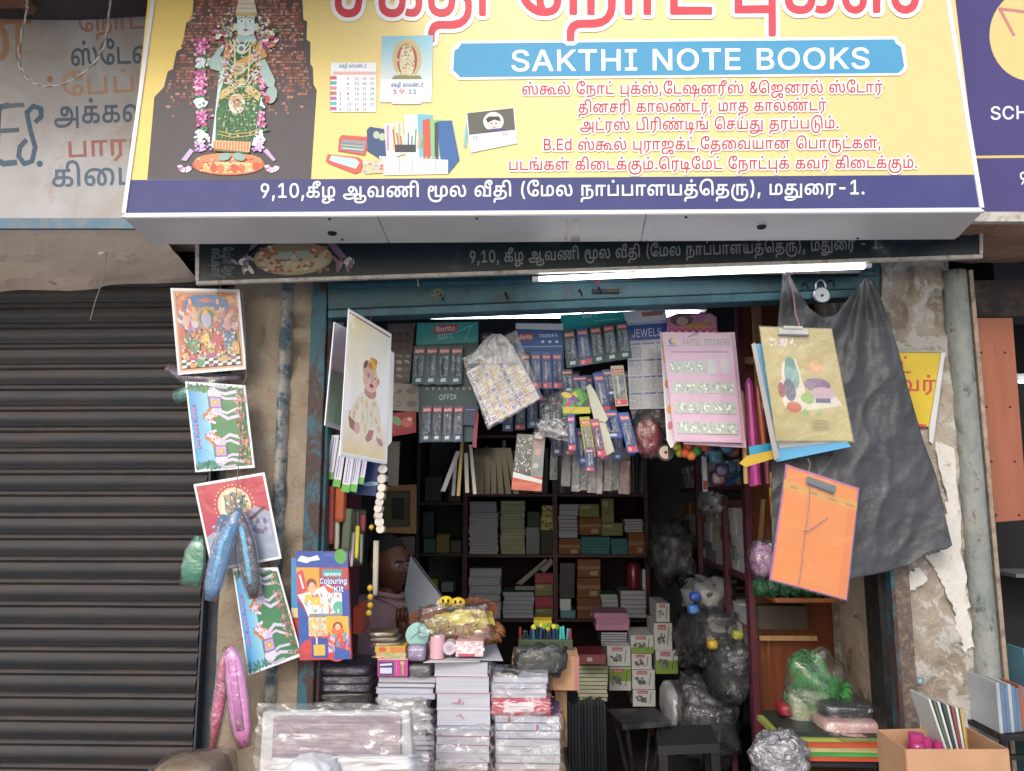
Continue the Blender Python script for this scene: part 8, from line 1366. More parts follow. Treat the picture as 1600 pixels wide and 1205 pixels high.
# ---- right front: cardboard box with bottles and books
cbz = P(1496, 1171, 1.98).z
cb = thing('cardboard_box', 'open tan cardboard box with magenta bottles at bottom right', 'box', (P(1490, 1200, 2.1).x, 2.1, cbz - .3))
A_, B_, C_, D_ = [Pz(x, y, cbz) for x, y in ((1415, 1171), (1577, 1171), (1511, 1136), (1369, 1140))]
for nm, p_, q_ in (('front_panel', A_, B_), ('right_panel', B_, C_), ('back_panel', C_, D_), ('left_panel', D_, A_)):
    n_ = (q_ - p_).normalized().cross(Vector((0, 0, 1))) * .004; dn = Vector((0, 0, -.3)); e_ = (q_ - p_).normalized() * .0022
    mb = MB(); p1_, q1_ = p_ + e_, q_ - e_; mb.prism([p1_, q1_, q1_ + dn, p1_ + dn], [p1_ - n_, q1_ - n_, q1_ + dn - n_, p1_ + dn - n_]); mb.build(nm, CARD, cb)
MB().prism([v_ + Vector((0, 0, -.3)) for v_ in (A_, B_, C_, D_)], [v_ + Vector((0, 0, -.304)) for v_ in (A_, B_, C_, D_)]).build('base', CARD, cb)
MG = mat('magenta bottle', 'a02864', .35, .1, 5, coat=.5)
for x, y, r_, lab in ((1431, 1146, 13, 'large magenta bottle in the cardboard box, left'), (1447, 1153, 9, 'smaller magenta bottle with a round cap in the cardboard box, middle'), (1467, 1158, 10, 'dark magenta bottle in the cardboard box beside the books')):
    q = P(x, y, 2.08); r2 = r_ * 2.08 / F_PX; t = thing('bottle', lab, 'bottle', q - Vector((0, 0, .14))); MB().tube([q - Vector((0, 0, .14)), q - Vector((0, 0, .03)), q - Vector((0, 0, .018))], [r2, r2, r2 * .8], 20).build('body', MG, t, smooth=True); MB().tube([q - Vector((0, 0, .0175)), q], r2 * .82, 20).build('cap', mat('magenta cap', 'b83a78', .4), t)
for i in range(8):
    a = P(1478 + i * 4.4, 1165, 2.06 + .008 * i); h_ = .13 - .003 * i; lean = Vector((-.035 + .004 * i, 0, h_)); mb = MB(); fr = [a, a + Vector((.0055, 0, 0)), a + Vector((.0055, 0, 0)) + lean, a + lean]
    mb.prism([q + Vector((0, 0, -.02)) for q in fr], [q + Vector((0, .1, -.02)) for q in fr]); tag(mb.build('booklet', cov(['c8ccc8', '5a6a5a', 'd0d0cc', '3a4a50', 'c0c8c0', '8a4a50', 'd0d4d0', 'b8a060'][i])), '%s of the thin booklets leaning in the cardboard box' % order(i, 8, 'left', 'right'), 'booklet', 'booklets in the cardboard box')
# ---- files and bags under the right reveal
tz = P(1270, 1212, 2.5).z
rt = thing('side_table', 'low table under the coloured files by the right pier', 'table', (P(1280, 1200, 2.5).x, 2.5, .15))
MB().box((P(1245, 1200, 2.46).x, 2.46, tz - .035), (P(1372, 1200, 2.4).x, 2.8, tz - .005)).build('table_top', LWOOD, rt)
for x_ in (1262, 1360): MB().box((P(x_, 1200, 2.45).x - .015, 2.48, .15), (P(x_, 1200, 2.45).x + .015, 2.51, tz - .036)).build('leg', LWOOD, rt)
for i, (x0, x1, y, c, w_) in enumerate(((1225, 1372, 1199, '22242a', 'black'), (1222, 1374, 1190, 'c0553c', 'red-orange'), (1258, 1374, 1183, '4aa050', 'green'), (1235, 1374, 1176, 'b8a878', 'tan'), (1225, 1374, 1168, 'c0553c', 'upper red'), (1218, 1374, 1160, '9aa050', 'olive'), (1226, 1372, 1152, '27322e', 'dark green'))):
    book('%s file, %s in the pile of coloured files by the pier' % (w_, order(6 - i, 7)), x0, y - 7, x1, y, 2.44 + .004 * i, .24, c, True, 'coloured files', 'file', pages=mat('file inside ' + c, c, .5), rot=.02 * (i % 3 - 1))
soft('packet', 'pale pink plastic-wrapped packet on the coloured files', 'packet', 1272, 1116, 1386, 1150, 2.46, .16, mat('pink towel', 'c89a98', .7, .2, 12, dirt='d8c8c0'), CLEAR, nz=.06, sq=.45)
soft('packet', 'black wrapped packet lying on the pale pink one', 'packet', 1274, 1091, 1366, 1117, 2.50, .16, mat('black packet', '22242c', .3, .3, 8, coat=.5), CLEAR, nz=.06, sq=.45)
soft('packet', 'beige and green printed packet behind the pink one', 'packet', 1226, 1068, 1300, 1140, 2.58, .12, mat('beige green print', '8f9878', .6, .4, 14, dirt='b8a894'), CLEAR, nz=.12, sq=.6)
soft('packet', 'small red packet tucked left of the green grass bag', 'packet', 1214, 1096, 1250, 1118, 2.60, .08, mat('red packet', '8a2a30', .5), None, nz=.1, sq=.6)
t = thing('grass_bag', 'clear bag of bright green artificial grass by the pale reveal', 'bag', P(1280, 1100, 2.6)); GRN = mat('artificial grass', '4fae58', .6, .3, 20)
for x, y, w_, n_ in ((1262, 1040, .04, 500), (1275, 1072, .055, 900), (1300, 1080, .04, 500), (1255, 1090, .035, 400)): fur('grass', t, P(x, y, 2.62), w_, .03, .03, n_, .03, GRN, .3)
for x, y, w_ in ((1262, 1040, .035), (1280, 1078, .06)): MB().ball(P(x, y, 2.63), w_, 14, 10, sc=(1.2, .7, .8), nz=.2).build('clump', mat('grass base', '2c6a34', .8, .3, 20), t, smooth=True)
MB().ball(P(1275, 1062, 2.61), .095, 26, 18, sc=(.95, .6, 1.05), nz=.35, nsc=1.6).build('plastic_bag', FILM, t, smooth=True)
k = N('crinkled silver film'); v = k.coord(); k.b.inputs['Base Color'].default_value = hx('b8b8bc'); k.setp(Roughness=.22, Metallic=.75); k.bump(k.noise(v, 26, 5, .6, 1.5), .02); SILV = k.m
soft('silver_bag', 'crinkled silver plastic bag at the foot of the file pile', 'bag', 1176, 1145, 1262, 1225, 2.36, .12, SILV, nz=.3, sq=.8)
# ------------------------------------------------------------------ shelves and stock inside the shop
YS1 = 4.55
sh = thing('shelving_unit', 'maroon shelving unit against the back wall with two bays', 'shelves', P(868, 900, YS1))
def bar(x0, y0, x1, y1, nm, Y=YS1, dep=.4, m=MAROON, par=None):
    xm, ym = (x0 + x1) / 2, (y0 + y1) / 2; MB().box((P(x0, ym, Y).x, Y, P(xm, y1, Y).z), (P(x1, ym, Y).x, Y + dep, P(xm, y0, Y).z)).build(nm, m, par or sh)
bar(723, 560, 730, 1150, 'upright', YS1 + .002, .4); bar(864, 560, 871, 1150, 'upright', YS1 + .002); bar(1008, 560, 1014, 1150, 'upright', YS1 + .002)
for a_, b_ in ((730.2, 863.8), (871.2, 1007.8)):
    for y in (680, 772, 867, 968): bar(a_, y, b_, y + 4, 'shelf')
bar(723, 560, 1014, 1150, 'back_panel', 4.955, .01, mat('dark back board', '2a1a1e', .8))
YI = YS1 + .03
stack('the tall white-edged stack, left back bay', 733, 778, lins(801, 866, 15), YI, .22, ['8a8a98', 'a0a0a8'])
stack('the spiral group atop the tall stack', 734, 776, lins(784, 801, 5), YI, .2, ['2a2a30', '6a6a70'])
stack('the green-edged stack, left back bay', 782, 820, lins(783, 866, 17), YI, .22, ['8a9a6a', 'a85a60', 'b0b89a', '5a7a58', '9aa070'], pages=mat('greenish page edges', 'b0b698', .8))
def yb(d): d.rect(0, 0, 1, 1, 'a8a840'); d.ell(.5, .3, .4, .16, 'c8c050'); d.rect(.1, .45, .9, .55, 'a04a38'); d.scat(10, .05, .05, .95, .95, .08, ['3a3a20', '5a8a40'])
CT = 'carton'
DG = mat('dark green pack', '3a5030', .6); GP_ = mat('grey ribbed pack', '8c8e98', .7)
for i, a in enumerate(((822, 824, 843, 866, GP_, 'grey-white upright pack of ruled books in the left bay', None), (824, 800, 843, 823, DG, 'dark green packs standing on the grey-white pack', None), (845, 806, 865, 829, OLIVE, 'yellow printed box over the dark olive box', yb), (847, 790, 865, 805, OLIVE, 'upper yellow printed box in the left bay', yb), (845, 830, 864, 866, mat('dim olive carton', '4a4a3c', .8), 'dark olive box in the lower corner of the left bay', None),
    (873, 842, 907, 867, DCARD, 'brown carton at lower left of the right bay', None), (905, 788, 936, 808, OLIVE, 'olive carton on top of a brown one in the right bay', None), (905, 809, 939, 836, DCARD, 'brown taped carton between olive one and teal packs', None), (940, 779, 959, 817, OLIVE, 'tall narrow olive carton in the right bay', None), (940, 818, 973, 837, OLIVE, 'wide olive carton below the tall narrow one', None), (982, 833, 1007, 867, DCARD, 'brown carton under the small white stack at far right of bay', None),
    (902, 874, 938, 902, DCARD, 'topmost brown carton in the lower right bay', None), (902, 903, 938, 934, DCARD, 'middle brown carton in the lower right bay', None), (902, 935, 938, 967, DCARD, 'lowest brown carton in the lower right bay', None), (836, 896, 864, 912, mat('crimson carton', ''), 'upper crimson box of the striped pile in the left bay', None), (836, 913, 864, 931, OLIVE, 'upper olive box of the striped pile in the left bay', None), (836, 932, 864, 950, MATS['crimson carton'], 'lower crimson box of the striped pile', None), (836, 951, 864, 966, OLIVE, 'lower olive box of the striped pile', None),
    (875, 936, 892, 954, WHITEP, 'small white carton in the lower right bay', None), (876, 954, 899, 966, mat('pale blue carton', '6a98a0', .6), 'pale blue print box under the small white carton', None), (1004, 890, 1009, 935, WHITEP, 'white upright tube at the right end of the lower bay', None))):
    pbox('carton', a[5], 'box', a[0], a[1], a[2], a[3], YI, .2, a[4], a[6])
TL = '2f8a90'
stack('the wider teal pile, right bay', 908, 953, lins(839, 866, 6), YI, .25, [TL, '3a9aa0'], name='notebook', pages=mat('teal page edges', '2a7078', .6))
stack('the narrower teal pile, right bay', 955, 981, lins(842, 866, 6), YI, .22, [TL, '3a9aa0'], pages=MATS['teal page edges'])
stack('the black-and-white pile, right bay', 873, 903, [788, 797, 806, 812, 818, 824, 829, 841], YI, .2, ['1c1c20', '50505a'])
stack('the small white stack on brown carton', 976, 1005, lins(811, 832, 5), YI, .2, ['3a3a40'])
stack('the grey pile, lower left bay', 733, 783, [888, 902, 915, 928, 940, 953, 967], YI, .22, ['7a7a84', '505058'])
stack('the white-green pile, lower left bay', 786, 834, lins(925, 966, 6), YI, .22, ['5a8a70', '7a8a88'])
stack('the black film-wrapped pile by brown cartons', 874, 898, lins(880, 934, 6), YI, .2, ['101014'], pages=mat('black edges', '202024', .4))
stack('the green-and-white pile, lower right bay', 939, 965, [929, 936, 942, 949, 955, 966], YI - .1, .2, ['4a8a38', '8a9a88'])
stack('the greyish white pile, lower right bay', 970, 1010, lins(923, 966, 6), YI - .1, .22, ['6a7a78', '3a3a40'])
for i, po in enumerate(([(806, 912), (852, 873), (857, 877), (815, 914)], [(842, 888), (860, 872), (866, 878), (850, 896)], [(805, 916), (835, 916), (835, 922), (805, 922)])): card('loose_paper', '%s of the papers stuffed in above the white-green pile' % ('long slanting sheet', 'small folded card', 'flat white sheet')[i], 'paper', po, Pl(830, 900, YI), .008, mat('grey paper', '9a9a90', .8))
q = P(990, 900, YI); tag(MB().tube([P(990, 921, YI), P(990, 915, YI), P(990, 885, YI), P(990, 879, YI)], [.035, .042, .042, .03], 16).build('jar', mat('dark red jar', '7a2434', .3, coat=.6), smooth=True), 'dark red jar in the lower right bay of the back shelf', 'jar')
# upright files standing on the upper shelf behind the hung goods
x = 735
fc = ['3a3c40', '24262a', '1a1a1e', '5a5c60', '2a2c30', '4a5048', '707478', '6a4a38', '8a5a3c', '30343a']
i = 0
while x < 1004:
    w = random.choice((4, 5, 6, 8)); c = fc[(i * 7) % 10] if not 960 < x < 980 else '9a4a28'; top_ = random.uniform(688, 712)
    if not 862 < x + w < 874: tag(MB().prism([P(x, 771, YI), P(x + w - .8, 771, YI), P(x + w - .8 + (i % 3 - 1) * 2, top_, YI), P(x + (i % 3 - 1) * 2, top_, YI)], [q_ + Vector((0, .2, 0)) for q_ in (P(x, 771, YI), P(x + w - .8, 771, YI), P(x + w - .8 + (i % 3 - 1) * 2, top_, YI), P(x + (i % 3 - 1) * 2, top_, YI))]).build('file', cov(c)), '%s among the upright files, upper back shelf' % order(i, 60, 'left', 'right'), 'file', 'upright files on the upper shelf')
    x += w; i += 1
# files and rulers hung just behind the blisters
for i, (x0, y0, x1, y1, w, c, lab) in enumerate(((716, 705, 692, 768, 7, '8f9098', 'grey transparent ruler hanging slantwise under the teal display'), (722, 690, 716, 775, 5, 'a88a48', 'thin tan stick with a pink tie between the hung rulers'), (728, 708, 730, 770, 6, 'a8a89a', 'pale green-white ruler under the crimson strip'), (735, 695, 742, 772, 5, 'c8c0b4', 'white dotted ruler under the crimson strip'), (712, 720, 708, 775, 5, '9a9ca8', 'silver ruler hanging beside the slanting one'))):
    Y = 2.75 + .02 * i; a, b = P(x0, y0, Y), P(x1, y1, Y); e = Vector((w * Y / 2400, 0, 0)); tag(MB().prism([a - e, a + e, b + e, b - e], [q_ + Vector((0, .004, 0)) for q_ in (a - e, a + e, b + e, b - e)]).build('ruler', cov(c)), lab, 'ruler')
for i in range(7):
    a, b = P(746 + i * 8, 700, 3.1), P(742 + i * 9 + i * i * .3, 772, 3.1); e = Vector((.011, 0, 0)); tag(MB().prism([a - e, a + e, b + e, b - e], [q_ + Vector((0, .2, 0)) for q_ in (a - e, a + e, b + e, b - e)]).build('file', mat('glossy black file', '16181c', .25, coat=.5)), '%s of the glossy black files hanging below the eraser packet' % order(i, 7, 'left', 'right'), 'file', 'black hanging files')
card('sketch_pack', 'black and white sketch pack with an orange foot hanging in the middle', 'pack', [(808, 678), (852, 680), (846, 768), (799, 765)], Pl(825, 720, 2.58), .006, mat('orange foot', 'b8583c', .4), lambda a: (lambda d: (d.rect(0, 0, 1, .74, '383c3e'), d.rect(.6, 0, 1, .74, '767c80'), d.poly([(0, .74), (.0, .68), (1, .8), (1, .86), (.0, .78)], 'c8ccd0'), d.rect(0, .86, 1, 1, 'b85040'), d.rect(.64, .04, .94, .1, 'b84444'), d.rect(.64, .13, .94, .2, 'a06a6a'), d.ell(.78, .3, .12, .06, 'b8888c'), d.scat(110, .03, .02, .55, .66, .022, ['c8d0d2', 'e4e8ea', '5a6064', '8a9498']), d.ell(.75, .55, .1, .05, 'a8aca8')))(UV(a, [(808, 678), (852, 680), (846, 768), (799, 765)])), pm=LAMI)
# eraser packet in a clear bag
EP = [(728, 582), (800, 538), (844, 622), (764, 666)]
def er(a):
    d = UV(a, EP); d.rect(0, 0, 1, 1, '6a6690')
    for r in range(7):
        for c in range(5):
            u, v = .015 + c * .198, .01 + r * .142; d.rect(u, v, u + .185, v + .13, ['c0b8c4', 'c8b890'][(r + c) % 2]); d.rect(u + .01, v + .02, u + .06, v + .11, ['c09a4c', '5a5690'][(r * 3 + c) % 3 == 0]); d.rect(u + .08, v + .03, u + .16, v + .1, random.choice(['b0aab0', 'a89a80', 'd0ccd0', '8a84a0']))
t = card('eraser_packet', 'clear bag holding rows of small boxed erasers, hanging askew', 'packet', EP, Pl(785, 600, 2.5), .02, mat('eraser box side', 'a8a0a8', .5), er, pm=LAMI)
f_ = uvmap([(738, 545), (790, 522), (846, 622), (762, 670)])
wrinkle([(722, 560), (806, 516), (848, 622), (762, 672)], Pl(785, 600, 2.5), 'plastic_bag', t, .008, .012, CLEAR)
mb = MB(); c0 = P(776, 528, 2.49); mb.grid(lambda u, v: P(776 + (u - .5) * (14 + 70 * v ** .7) - 4 * v, 522 + 46 * v, 2.485 + .012 * noise.noise(Vector((u * 9, v * 3, 0)))), 24, 10); mb.build('bag_top', MILKY, t, smooth=True)
wrap('glossy clear bag hanging empty right of the sketch pack', [(858, 612), (905, 608), (898, 690), (833, 676)], 2.53, CLEAR, .014, 3, name='plastic_bag', cat='bag')
wrap('milky grey bag bottom with pink label strip in the middle', [(838, 655), (880, 655), (895, 692), (832, 684)], 2.56, MILKY, .014, 4, name='plastic_bag', cat='bag')
card('bindi_sheet', 'brownish sheet of dark oval patterns hanging behind the baby poster', 'sheet', [(606, 506), (648, 505), (640, 598), (608, 600)], Pl(625, 550, 2.66), .002, mat('brown sheet', '6a5c58', .5), lambda a: [a.ell(612 + (i % 3) * 12, 522 + (i // 3) * 11, 5, 3, '4a3430', 20) for i in range(21)], pm=LAMI)
card('photo_card', 'small card of four oval pictures below the bindi sheet', 'card', [(607, 598), (662, 601), (655, 644), (608, 641)], Pl(633, 620, 2.62), .002, mat('dull beige card', '8c8478', .5), lambda a: [a.ell(619 + (i % 2) * 25, 611 + (i // 2) * 20, 9, 5, '5a4a44') for i in range(4)], pm=LAMI)
card('fruit_pack', 'red and green strawberry-patterned packet beside the baby poster', 'packet', [(608, 646), (650, 642), (650, 676), (612, 682)], Pl(630, 662, 2.62), .01, mat('red packet print', '982834', .4), lambda a: (a.ell(620, 658, 9, 6, '2f7a38', 40), a.ell(636, 660, 9, 8, 'b8503a'), a.ell(640, 655, 4, 3, 'd8a090')), pm=LAMI)
card('hanging_calendar', 'dim grey slatted sheet hanging under the fruit packet', 'sheet', [(604, 690), (625, 690), (622, 760), (606, 758)], Pl(615, 725, 2.7), .004, mat('dim grey slats', '5c5650', .7), lambda a: [a.rect(606, 694 + i * 5, 622, 695.2 + i * 5, '3c3834') for i in range(13)])
t = thing('tape_roll', 'black tape roll with a cream label hanging under the grey bag', 'roll', P(1040, 706, 2.56)); q = P(1040, 707, 2.55); MB().tube([q, q + Vector((.006, .03, 0))], .028, 24).build('roll', DARKMETAL, t); MB().tube([q - Vector((0, .0015, 0)), q], .021, 20).build('label', mat('cream label', 'c0a898', .5), t); MB().tube([q - Vector((0, .003, 0)), q - Vector((0, .0016, 0))], .005, 10).build('core', DARKMETAL, t)
soft('red_bag', 'red mesh bag hanging under the jewel sheet', 'bag', 992, 655, 1034, 712, 2.60, .05, mat('red mesh', '8a2c38', .5, .4, 30), CLEAR, nz=.18, sq=.8)
soft('plastic_bag', 'grey crumpled film bag around the red mesh bag', 'bag', 990, 640, 1052, 690, 2.64, .05, mat('grey film', ''), DARKCLEAR, nz=.25, sq=.8)
# ---- middle floor: cartons, packs, table, stool
def rb(d, g=None, bodyc='c8cac8'):
    d.rect(0, 0, 1, 1, bodyc)
    if g: d.rect(0, g, 1, 1 if g > .3 else g + .55, '7a9a2c')
    d.rect(.2, .06, .66, .24, 'a83844'); d.text('Rorito', .24, .21, .62, .21, .1, 'd8c8c8'); d.scat(14, .15, .4, .6, .72, .07, ['4a4c50', '6a6c70']); d.line([(.82, .15), (.75, .8)], 1.2, '3a3c40')
for i, (x0, y0, x1, y1, g_, lab) in enumerate(((949, 1010, 985, 1041, None, 'white carton with red tag and grey trimmers, left column'), (952, 1043, 986, 1079, .05, 'green and white carton with red tag below the left white one'), (986, 993, 1021, 1021, .65, 'white and green carton with two mice pictures, centre column'), (987, 1022, 1018, 1046, None, 'small white carton with red tag, second in centre column'), (988, 1047, 1023, 1077, None, 'white carton with a grey drawing, third in centre column'), (989, 1078, 1024, 1104, None, 'lowest grey-white carton in the centre column'), (1025, 1017, 1059, 1053, .42, 'white over green carton right of the centre column'), (1026, 943, 1046, 972, None, 'small white carton with red tag standing higher at right'), (1022, 974, 1050, 1016, .0, 'olive green carton beneath the small white one'))):
    pbox('carton', lab, 'box', x0, y0, x1, y1, 3.9 + .004 * i, .25, WHITEP, lambda d, g_=g_: rb(d, g_))
stack('the pink pack pile', 930, 983, [958, 967, 976, 985], 4.0, .2, ['b07a98'], pages=mat('pink wrap', 'b8809e', .5)); stack('the striped stack under pink packs', 939, 980, lins(988, 1010, 6), 4.0, .2, ['1c1c22'])
stack('the cream stack by the cardboard box', 903, 950, lins(1040, 1096, 9), 3.7, .2, ['7a7a60', '8a3a44', '5a4a60'], pages=MATS['greenish page edges'])
pbox('carton', 'dark red tray with a small label behind the pens', 'tray', 905, 1023, 946, 1038, 3.6, .2, mat('dark red tray', '6a1a22', .5), lambda d: (d.rect(0, 0, 1, 1, '6a1a22'), d.rect(.3, .3, .5, .7, 'a89a98')))
for i in range(12): pbox('file', '%s of the tall dark folders standing below the cream stack' % order(i, 12, 'left', 'right'), 'file', 888 + i * 5, 1097 + (i * 5) % 7, 892.5 + i * 5, 1206, 3.6, .25, cov(['14181e', '1c2430', '20262c', '2a2c34'][i % 4]), group='tall dark folders')
ft = thing('folding_table', 'small black folding table inside the shop', 'table', P(1000, 1200, 3.2)); zt3 = P(1000, 1127, 2.95).z; q = [Pz(x, y, zt3) for x, y in ((948, 1108), (1022, 1106), (1049, 1126), (973, 1132))]
MB().prism(q, [v + Vector((0, 0, -.02)) for v in q]).build('table_top', mat('scuffed black laminate', '26292c', .35, .5, 8, dirt='5a5e60', coat=.4), ft)
for a_, b_ in ((0, 2), (1, 3), (3, 1), (2, 0)): MB().tube([q[a_].lerp(q[b_], .12) + Vector((0, 0, -.021)), q[a_].lerp(q[b_], .7) + Vector((0, 0, .15 - zt3))], .009, 8).build('leg', DARKMETAL, ft)
so_ = thing('stool', 'dark wooden stool in front of the black folding table', 'stool', P(1070, 1200, 2.9)); zt4 = P(1070, 1165, 2.8).z; q = [Pz(x, y, zt4) for x, y in ((1024, 1135), (1110, 1132), (1124, 1162), (1028, 1166))]
MB().prism(q, [v + Vector((0, 0, -.03)) for v in q]).build('seat', mat('dark grey stool', '2a2c2c', .5, .3, 6), so_)
for v in q: w_ = v.lerp((q[0] + q[2]) / 2, .15); MB().box((w_.x - .015, w_.y - .015, .15), (w_.x + .015, w_.y + .015, zt4 - .031)).build('leg', DARKMETAL, so_)
# ---- plastic bag heaps on the right
for x0, y0, x1, y1, Y, lab, m_, nz_ in ((1060, 1060, 1150, 1180, 3.3, 'large clear film bundle behind the stool', DARKCLEAR, .3), (1020, 820, 1080, 905, 3.8, 'dark film bag hanging near the back right corner', DARKCLEAR, .3), (1075, 905, 1140, 960, 3.5, 'greyish film bundle on the right lower shelf', MILKY, .25), (1085, 950, 1160, 1040, 3.3, 'crumpled clear bags piled along the right shelves', DARKCLEAR, .35), (1060, 965, 1110, 1030, 3.6, 'darker crumpled film by the cartons', DARKCLEAR, .35), (1035, 1070, 1064, 1130, 3.4, 'white rolled film standing by the cartons', MILKY, .1), (1110, 1000, 1165, 1080, 3.1, 'clear bag with yellow bits near the maroon upright', DARKCLEAR, .3), (1100, 770, 1130, 800, 3.4, 'grey film lying on the right shelf top', MILKY, .3)):
    soft('plastic_bag', lab, 'bag', x0, y0, x1, y1, Y, .3, mat('dim grey stuff %d' % (x0 % 3), ['4a4c50', '3a3c3e', '5a5a56'][x0 % 3], .5, .5, 12, dirt='8a8c90'), m_, nz=nz_, sq=.7, part='contents')
for i, (x, y, c) in enumerate(((1078, 925, '24489a'), (1105, 1000, 'b09030'), (1144, 985, '9a9a40'), (1150, 1030, 'b08a30'), (1075, 945, '3a6ab0'))): soft('packet', 'small %s packet among the film bags on the right' % ['deep blue', 'ochre', 'olive', 'amber', 'light blue'][i], 'packet', x, y, x + 16, y + 14, 3.15, .05, mat('packet ' + c, c, .4, coat=.4), nz=.15, sq=.6)
# ---- right side shelves running back along the wall
xr0 = P(1165, 800, 2.95).x; rs2 = thing('shelving_unit', 'maroon side shelves running back along the right wall', 'shelves', (xr0, 3.6, .15))
MB().box((xr0, 2.95, .15), (xr0 + .022, 3.0, 2.6)).build('upright', MAROON, rs2); MB().box((xr0, 3.85, .15), (xr0 + .022, 3.9, 2.6)).build('upright', MAROON, rs2)
MB().box((xr0 + .01, 3.35, .15), (xr0 + .03, 3.39, P(1128, 775, 3.35).z)).build('upright', MAROON, rs2)
for y in (757, 905, 1060): z_ = P(1165, y, 2.95).z; MB().box((xr0 + .0225, 3.085, z_ - .02), (xr0 + .42, 4.4, z_)).build('shelf', MAROON, rs2)
ssp = [('d0d2d6', .3), ('9a6a4a', .12), ('c8c8cc', .25), ('b0b4b8', .2)]
for bi, (ysh, H) in enumerate(((757, .13), (905, .3), (1060, .26))):
    z_ = P(1165, ysh, 2.95).z
    for j in range(8):
        y_ = 3.10 + j * .165; z2 = z_ + .001; n_ = random.randint(3, 6)
        for k_ in range(n_):
            h_ = H * random.uniform(.7, 1) / n_; c = random.choice(['9a9ca4', 'a8aab0', '6a6c74', '8a5a40', '3a6a9a' if bi == 0 else 'b0b0b4', 'a8a8a0'])
            mb = MB(); mb.box((xr0 + .03 + random.uniform(0, .02), y_, z2), (xr0 + .24, y_ + .14, z2 + h_ - .0015)); tag(mb.build('pack', cov(c)), '%s pack, %s pile, %s of side shelves' % (order(k_, n_, 'bottom', 'top').replace('first', 'lowest'), order(j, 8, 'front', 'back'), ('upper board', 'middle board', 'lower board')[bi]), 'pack', 'packs on the right side shelves'); z2 += h_
tz2 = P(1165, 757, 2.95).z
for i, (x, y, c) in enumerate(((1118, 715, '4a9ab0'), (1135, 700, '3a8ab0'), (1108, 705, '2a3a7a'), (1128, 735, '6a4a9a'), (1145, 705, 'b0583c'), (1122, 748, 'b890a0'), (1140, 730, '4a90a8'))): soft('packet', '%s small toy packet above the right side shelves' % ['turquoise', 'azure', 'navy', 'violet', 'orange', 'rose', 'sea-blue'][i], 'packet', x - 10, y - 10, x + 10, y + 9, 2.9 + i * .012, .05, mat('packet ' + c, c, .4, coat=.4), CLEAR, nz=.15, sq=.6)
pbox('carton', 'narrow white strip carton with a red foot at the right shelves', 'box', 1099, 712, 1105, 768, 2.98, .03, WHITEP, lambda d: d.rect(0, .7, 1, .95, 'b0303a'))
# ---- brown cabinet niche on the right
cbn = thing('wooden_cabinet', 'brown laminated cabinet niche behind the orange folder', 'cabinet', (xr0 + .1, 3.0, .15)); xc2 = P(1375, 900, 2.9).x
MB().box((xr0 + .024, 3.06, .15), (xc2, 3.08, 2.6)).build('back_panel', WOOD, cbn)
z_ = P(1240, 936, 2.8).z; MB().box((xr0 + .05, 2.80, z_ - .012), (xc2, 3.058, z_ + .002)).build('shelf', mat('orange shelf edge', 'a8643c', .6, .3, 8, dirt='5a3a2a'), cbn)
z_ = P(1230, 995, 3.0).z; MB().box((xr0 + .05, 3.02, z_ - .018), (P(1280, 995, 3.0).x, 3.058, z_)).build('batten', LWOOD, cbn)
MB().box((P(1178, 500, 3.0).x, 3.0, P(1180, 700, 3.0).z), (P(1190, 500, 3.0).x, 3.03, P(1180, 470, 3.0).z)).build('post', LWOOD, cbn)
MB().box((P(1150, 562, 2.99).x, 2.97, P(1180, 570, 3.0).z), (P(1215, 562, 2.99).x, 2.995, P(1180, 560, 3.0).z)).build('rail', LWOOD, cbn)
MB().slab([(1190, 780), (1196, 780), (1190, 870), (1182, 870)], Pl(1190, 820, 3.05), .006).build('strip', LWOOD, cbn)
soft('plastic_bag', 'clear bag with a magenta piece on the niche shelf left of the orange folder', 'bag', 1172, 848, 1216, 905, 2.82, .1, mat('magenta piece', 'a83a98', .5, .3, 20, dirt='c8c8cc', dirt_amt=.7), CLEAR, nz=.25, sq=.8)
for i in range(7): soft('net_bag', '%s of the dark green mesh bundles along the niche shelf' % order(i, 7, 'left', 'right'), 'bundle', 1178 + i * 18, 905, 1200 + i * 18, 932, 2.80, .06, mat('dark green mesh', '2a5a3c', .6, .5, 40, dirt='101612'), nz=.3, sq=.9, group='green mesh bundles')
pbox('carton', 'grey dusty carton standing under the niche shelf', 'box', 1180, 947, 1262, 984, 2.98, .07, mat('dusty dark carton', '4a4238', .8, .3, 8))
card('leaflet', 'teal and dark printed card by the pale reveal under the black sheet', 'card', [(1352, 902), (1368, 898), (1366, 925), (1350, 930)], Pl(1360, 912, 2.74), .002, mat('teal print', '2a4a5a', .4), lambda a: a.rect(1353, 904, 1364, 915, '7a3a48'))
# ---- left interior: picture frame, dim shelf, paper, bottles
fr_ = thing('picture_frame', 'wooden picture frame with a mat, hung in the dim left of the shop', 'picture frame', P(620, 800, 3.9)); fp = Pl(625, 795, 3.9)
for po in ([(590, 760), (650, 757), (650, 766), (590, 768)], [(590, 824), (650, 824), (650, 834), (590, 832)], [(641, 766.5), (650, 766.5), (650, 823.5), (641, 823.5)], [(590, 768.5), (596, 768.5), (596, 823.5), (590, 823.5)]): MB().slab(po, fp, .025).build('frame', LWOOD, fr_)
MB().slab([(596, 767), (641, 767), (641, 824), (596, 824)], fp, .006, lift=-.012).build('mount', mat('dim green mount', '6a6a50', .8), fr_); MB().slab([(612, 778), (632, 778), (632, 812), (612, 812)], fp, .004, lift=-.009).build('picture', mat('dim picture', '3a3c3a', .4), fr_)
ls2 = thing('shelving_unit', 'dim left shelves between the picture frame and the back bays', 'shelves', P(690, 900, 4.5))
for y in (785, 865, 960): bar(655, y, 722, y + 4, 'shelf', 4.5, .4, mat('dim shelf', '3c2c2c', .6), ls2)
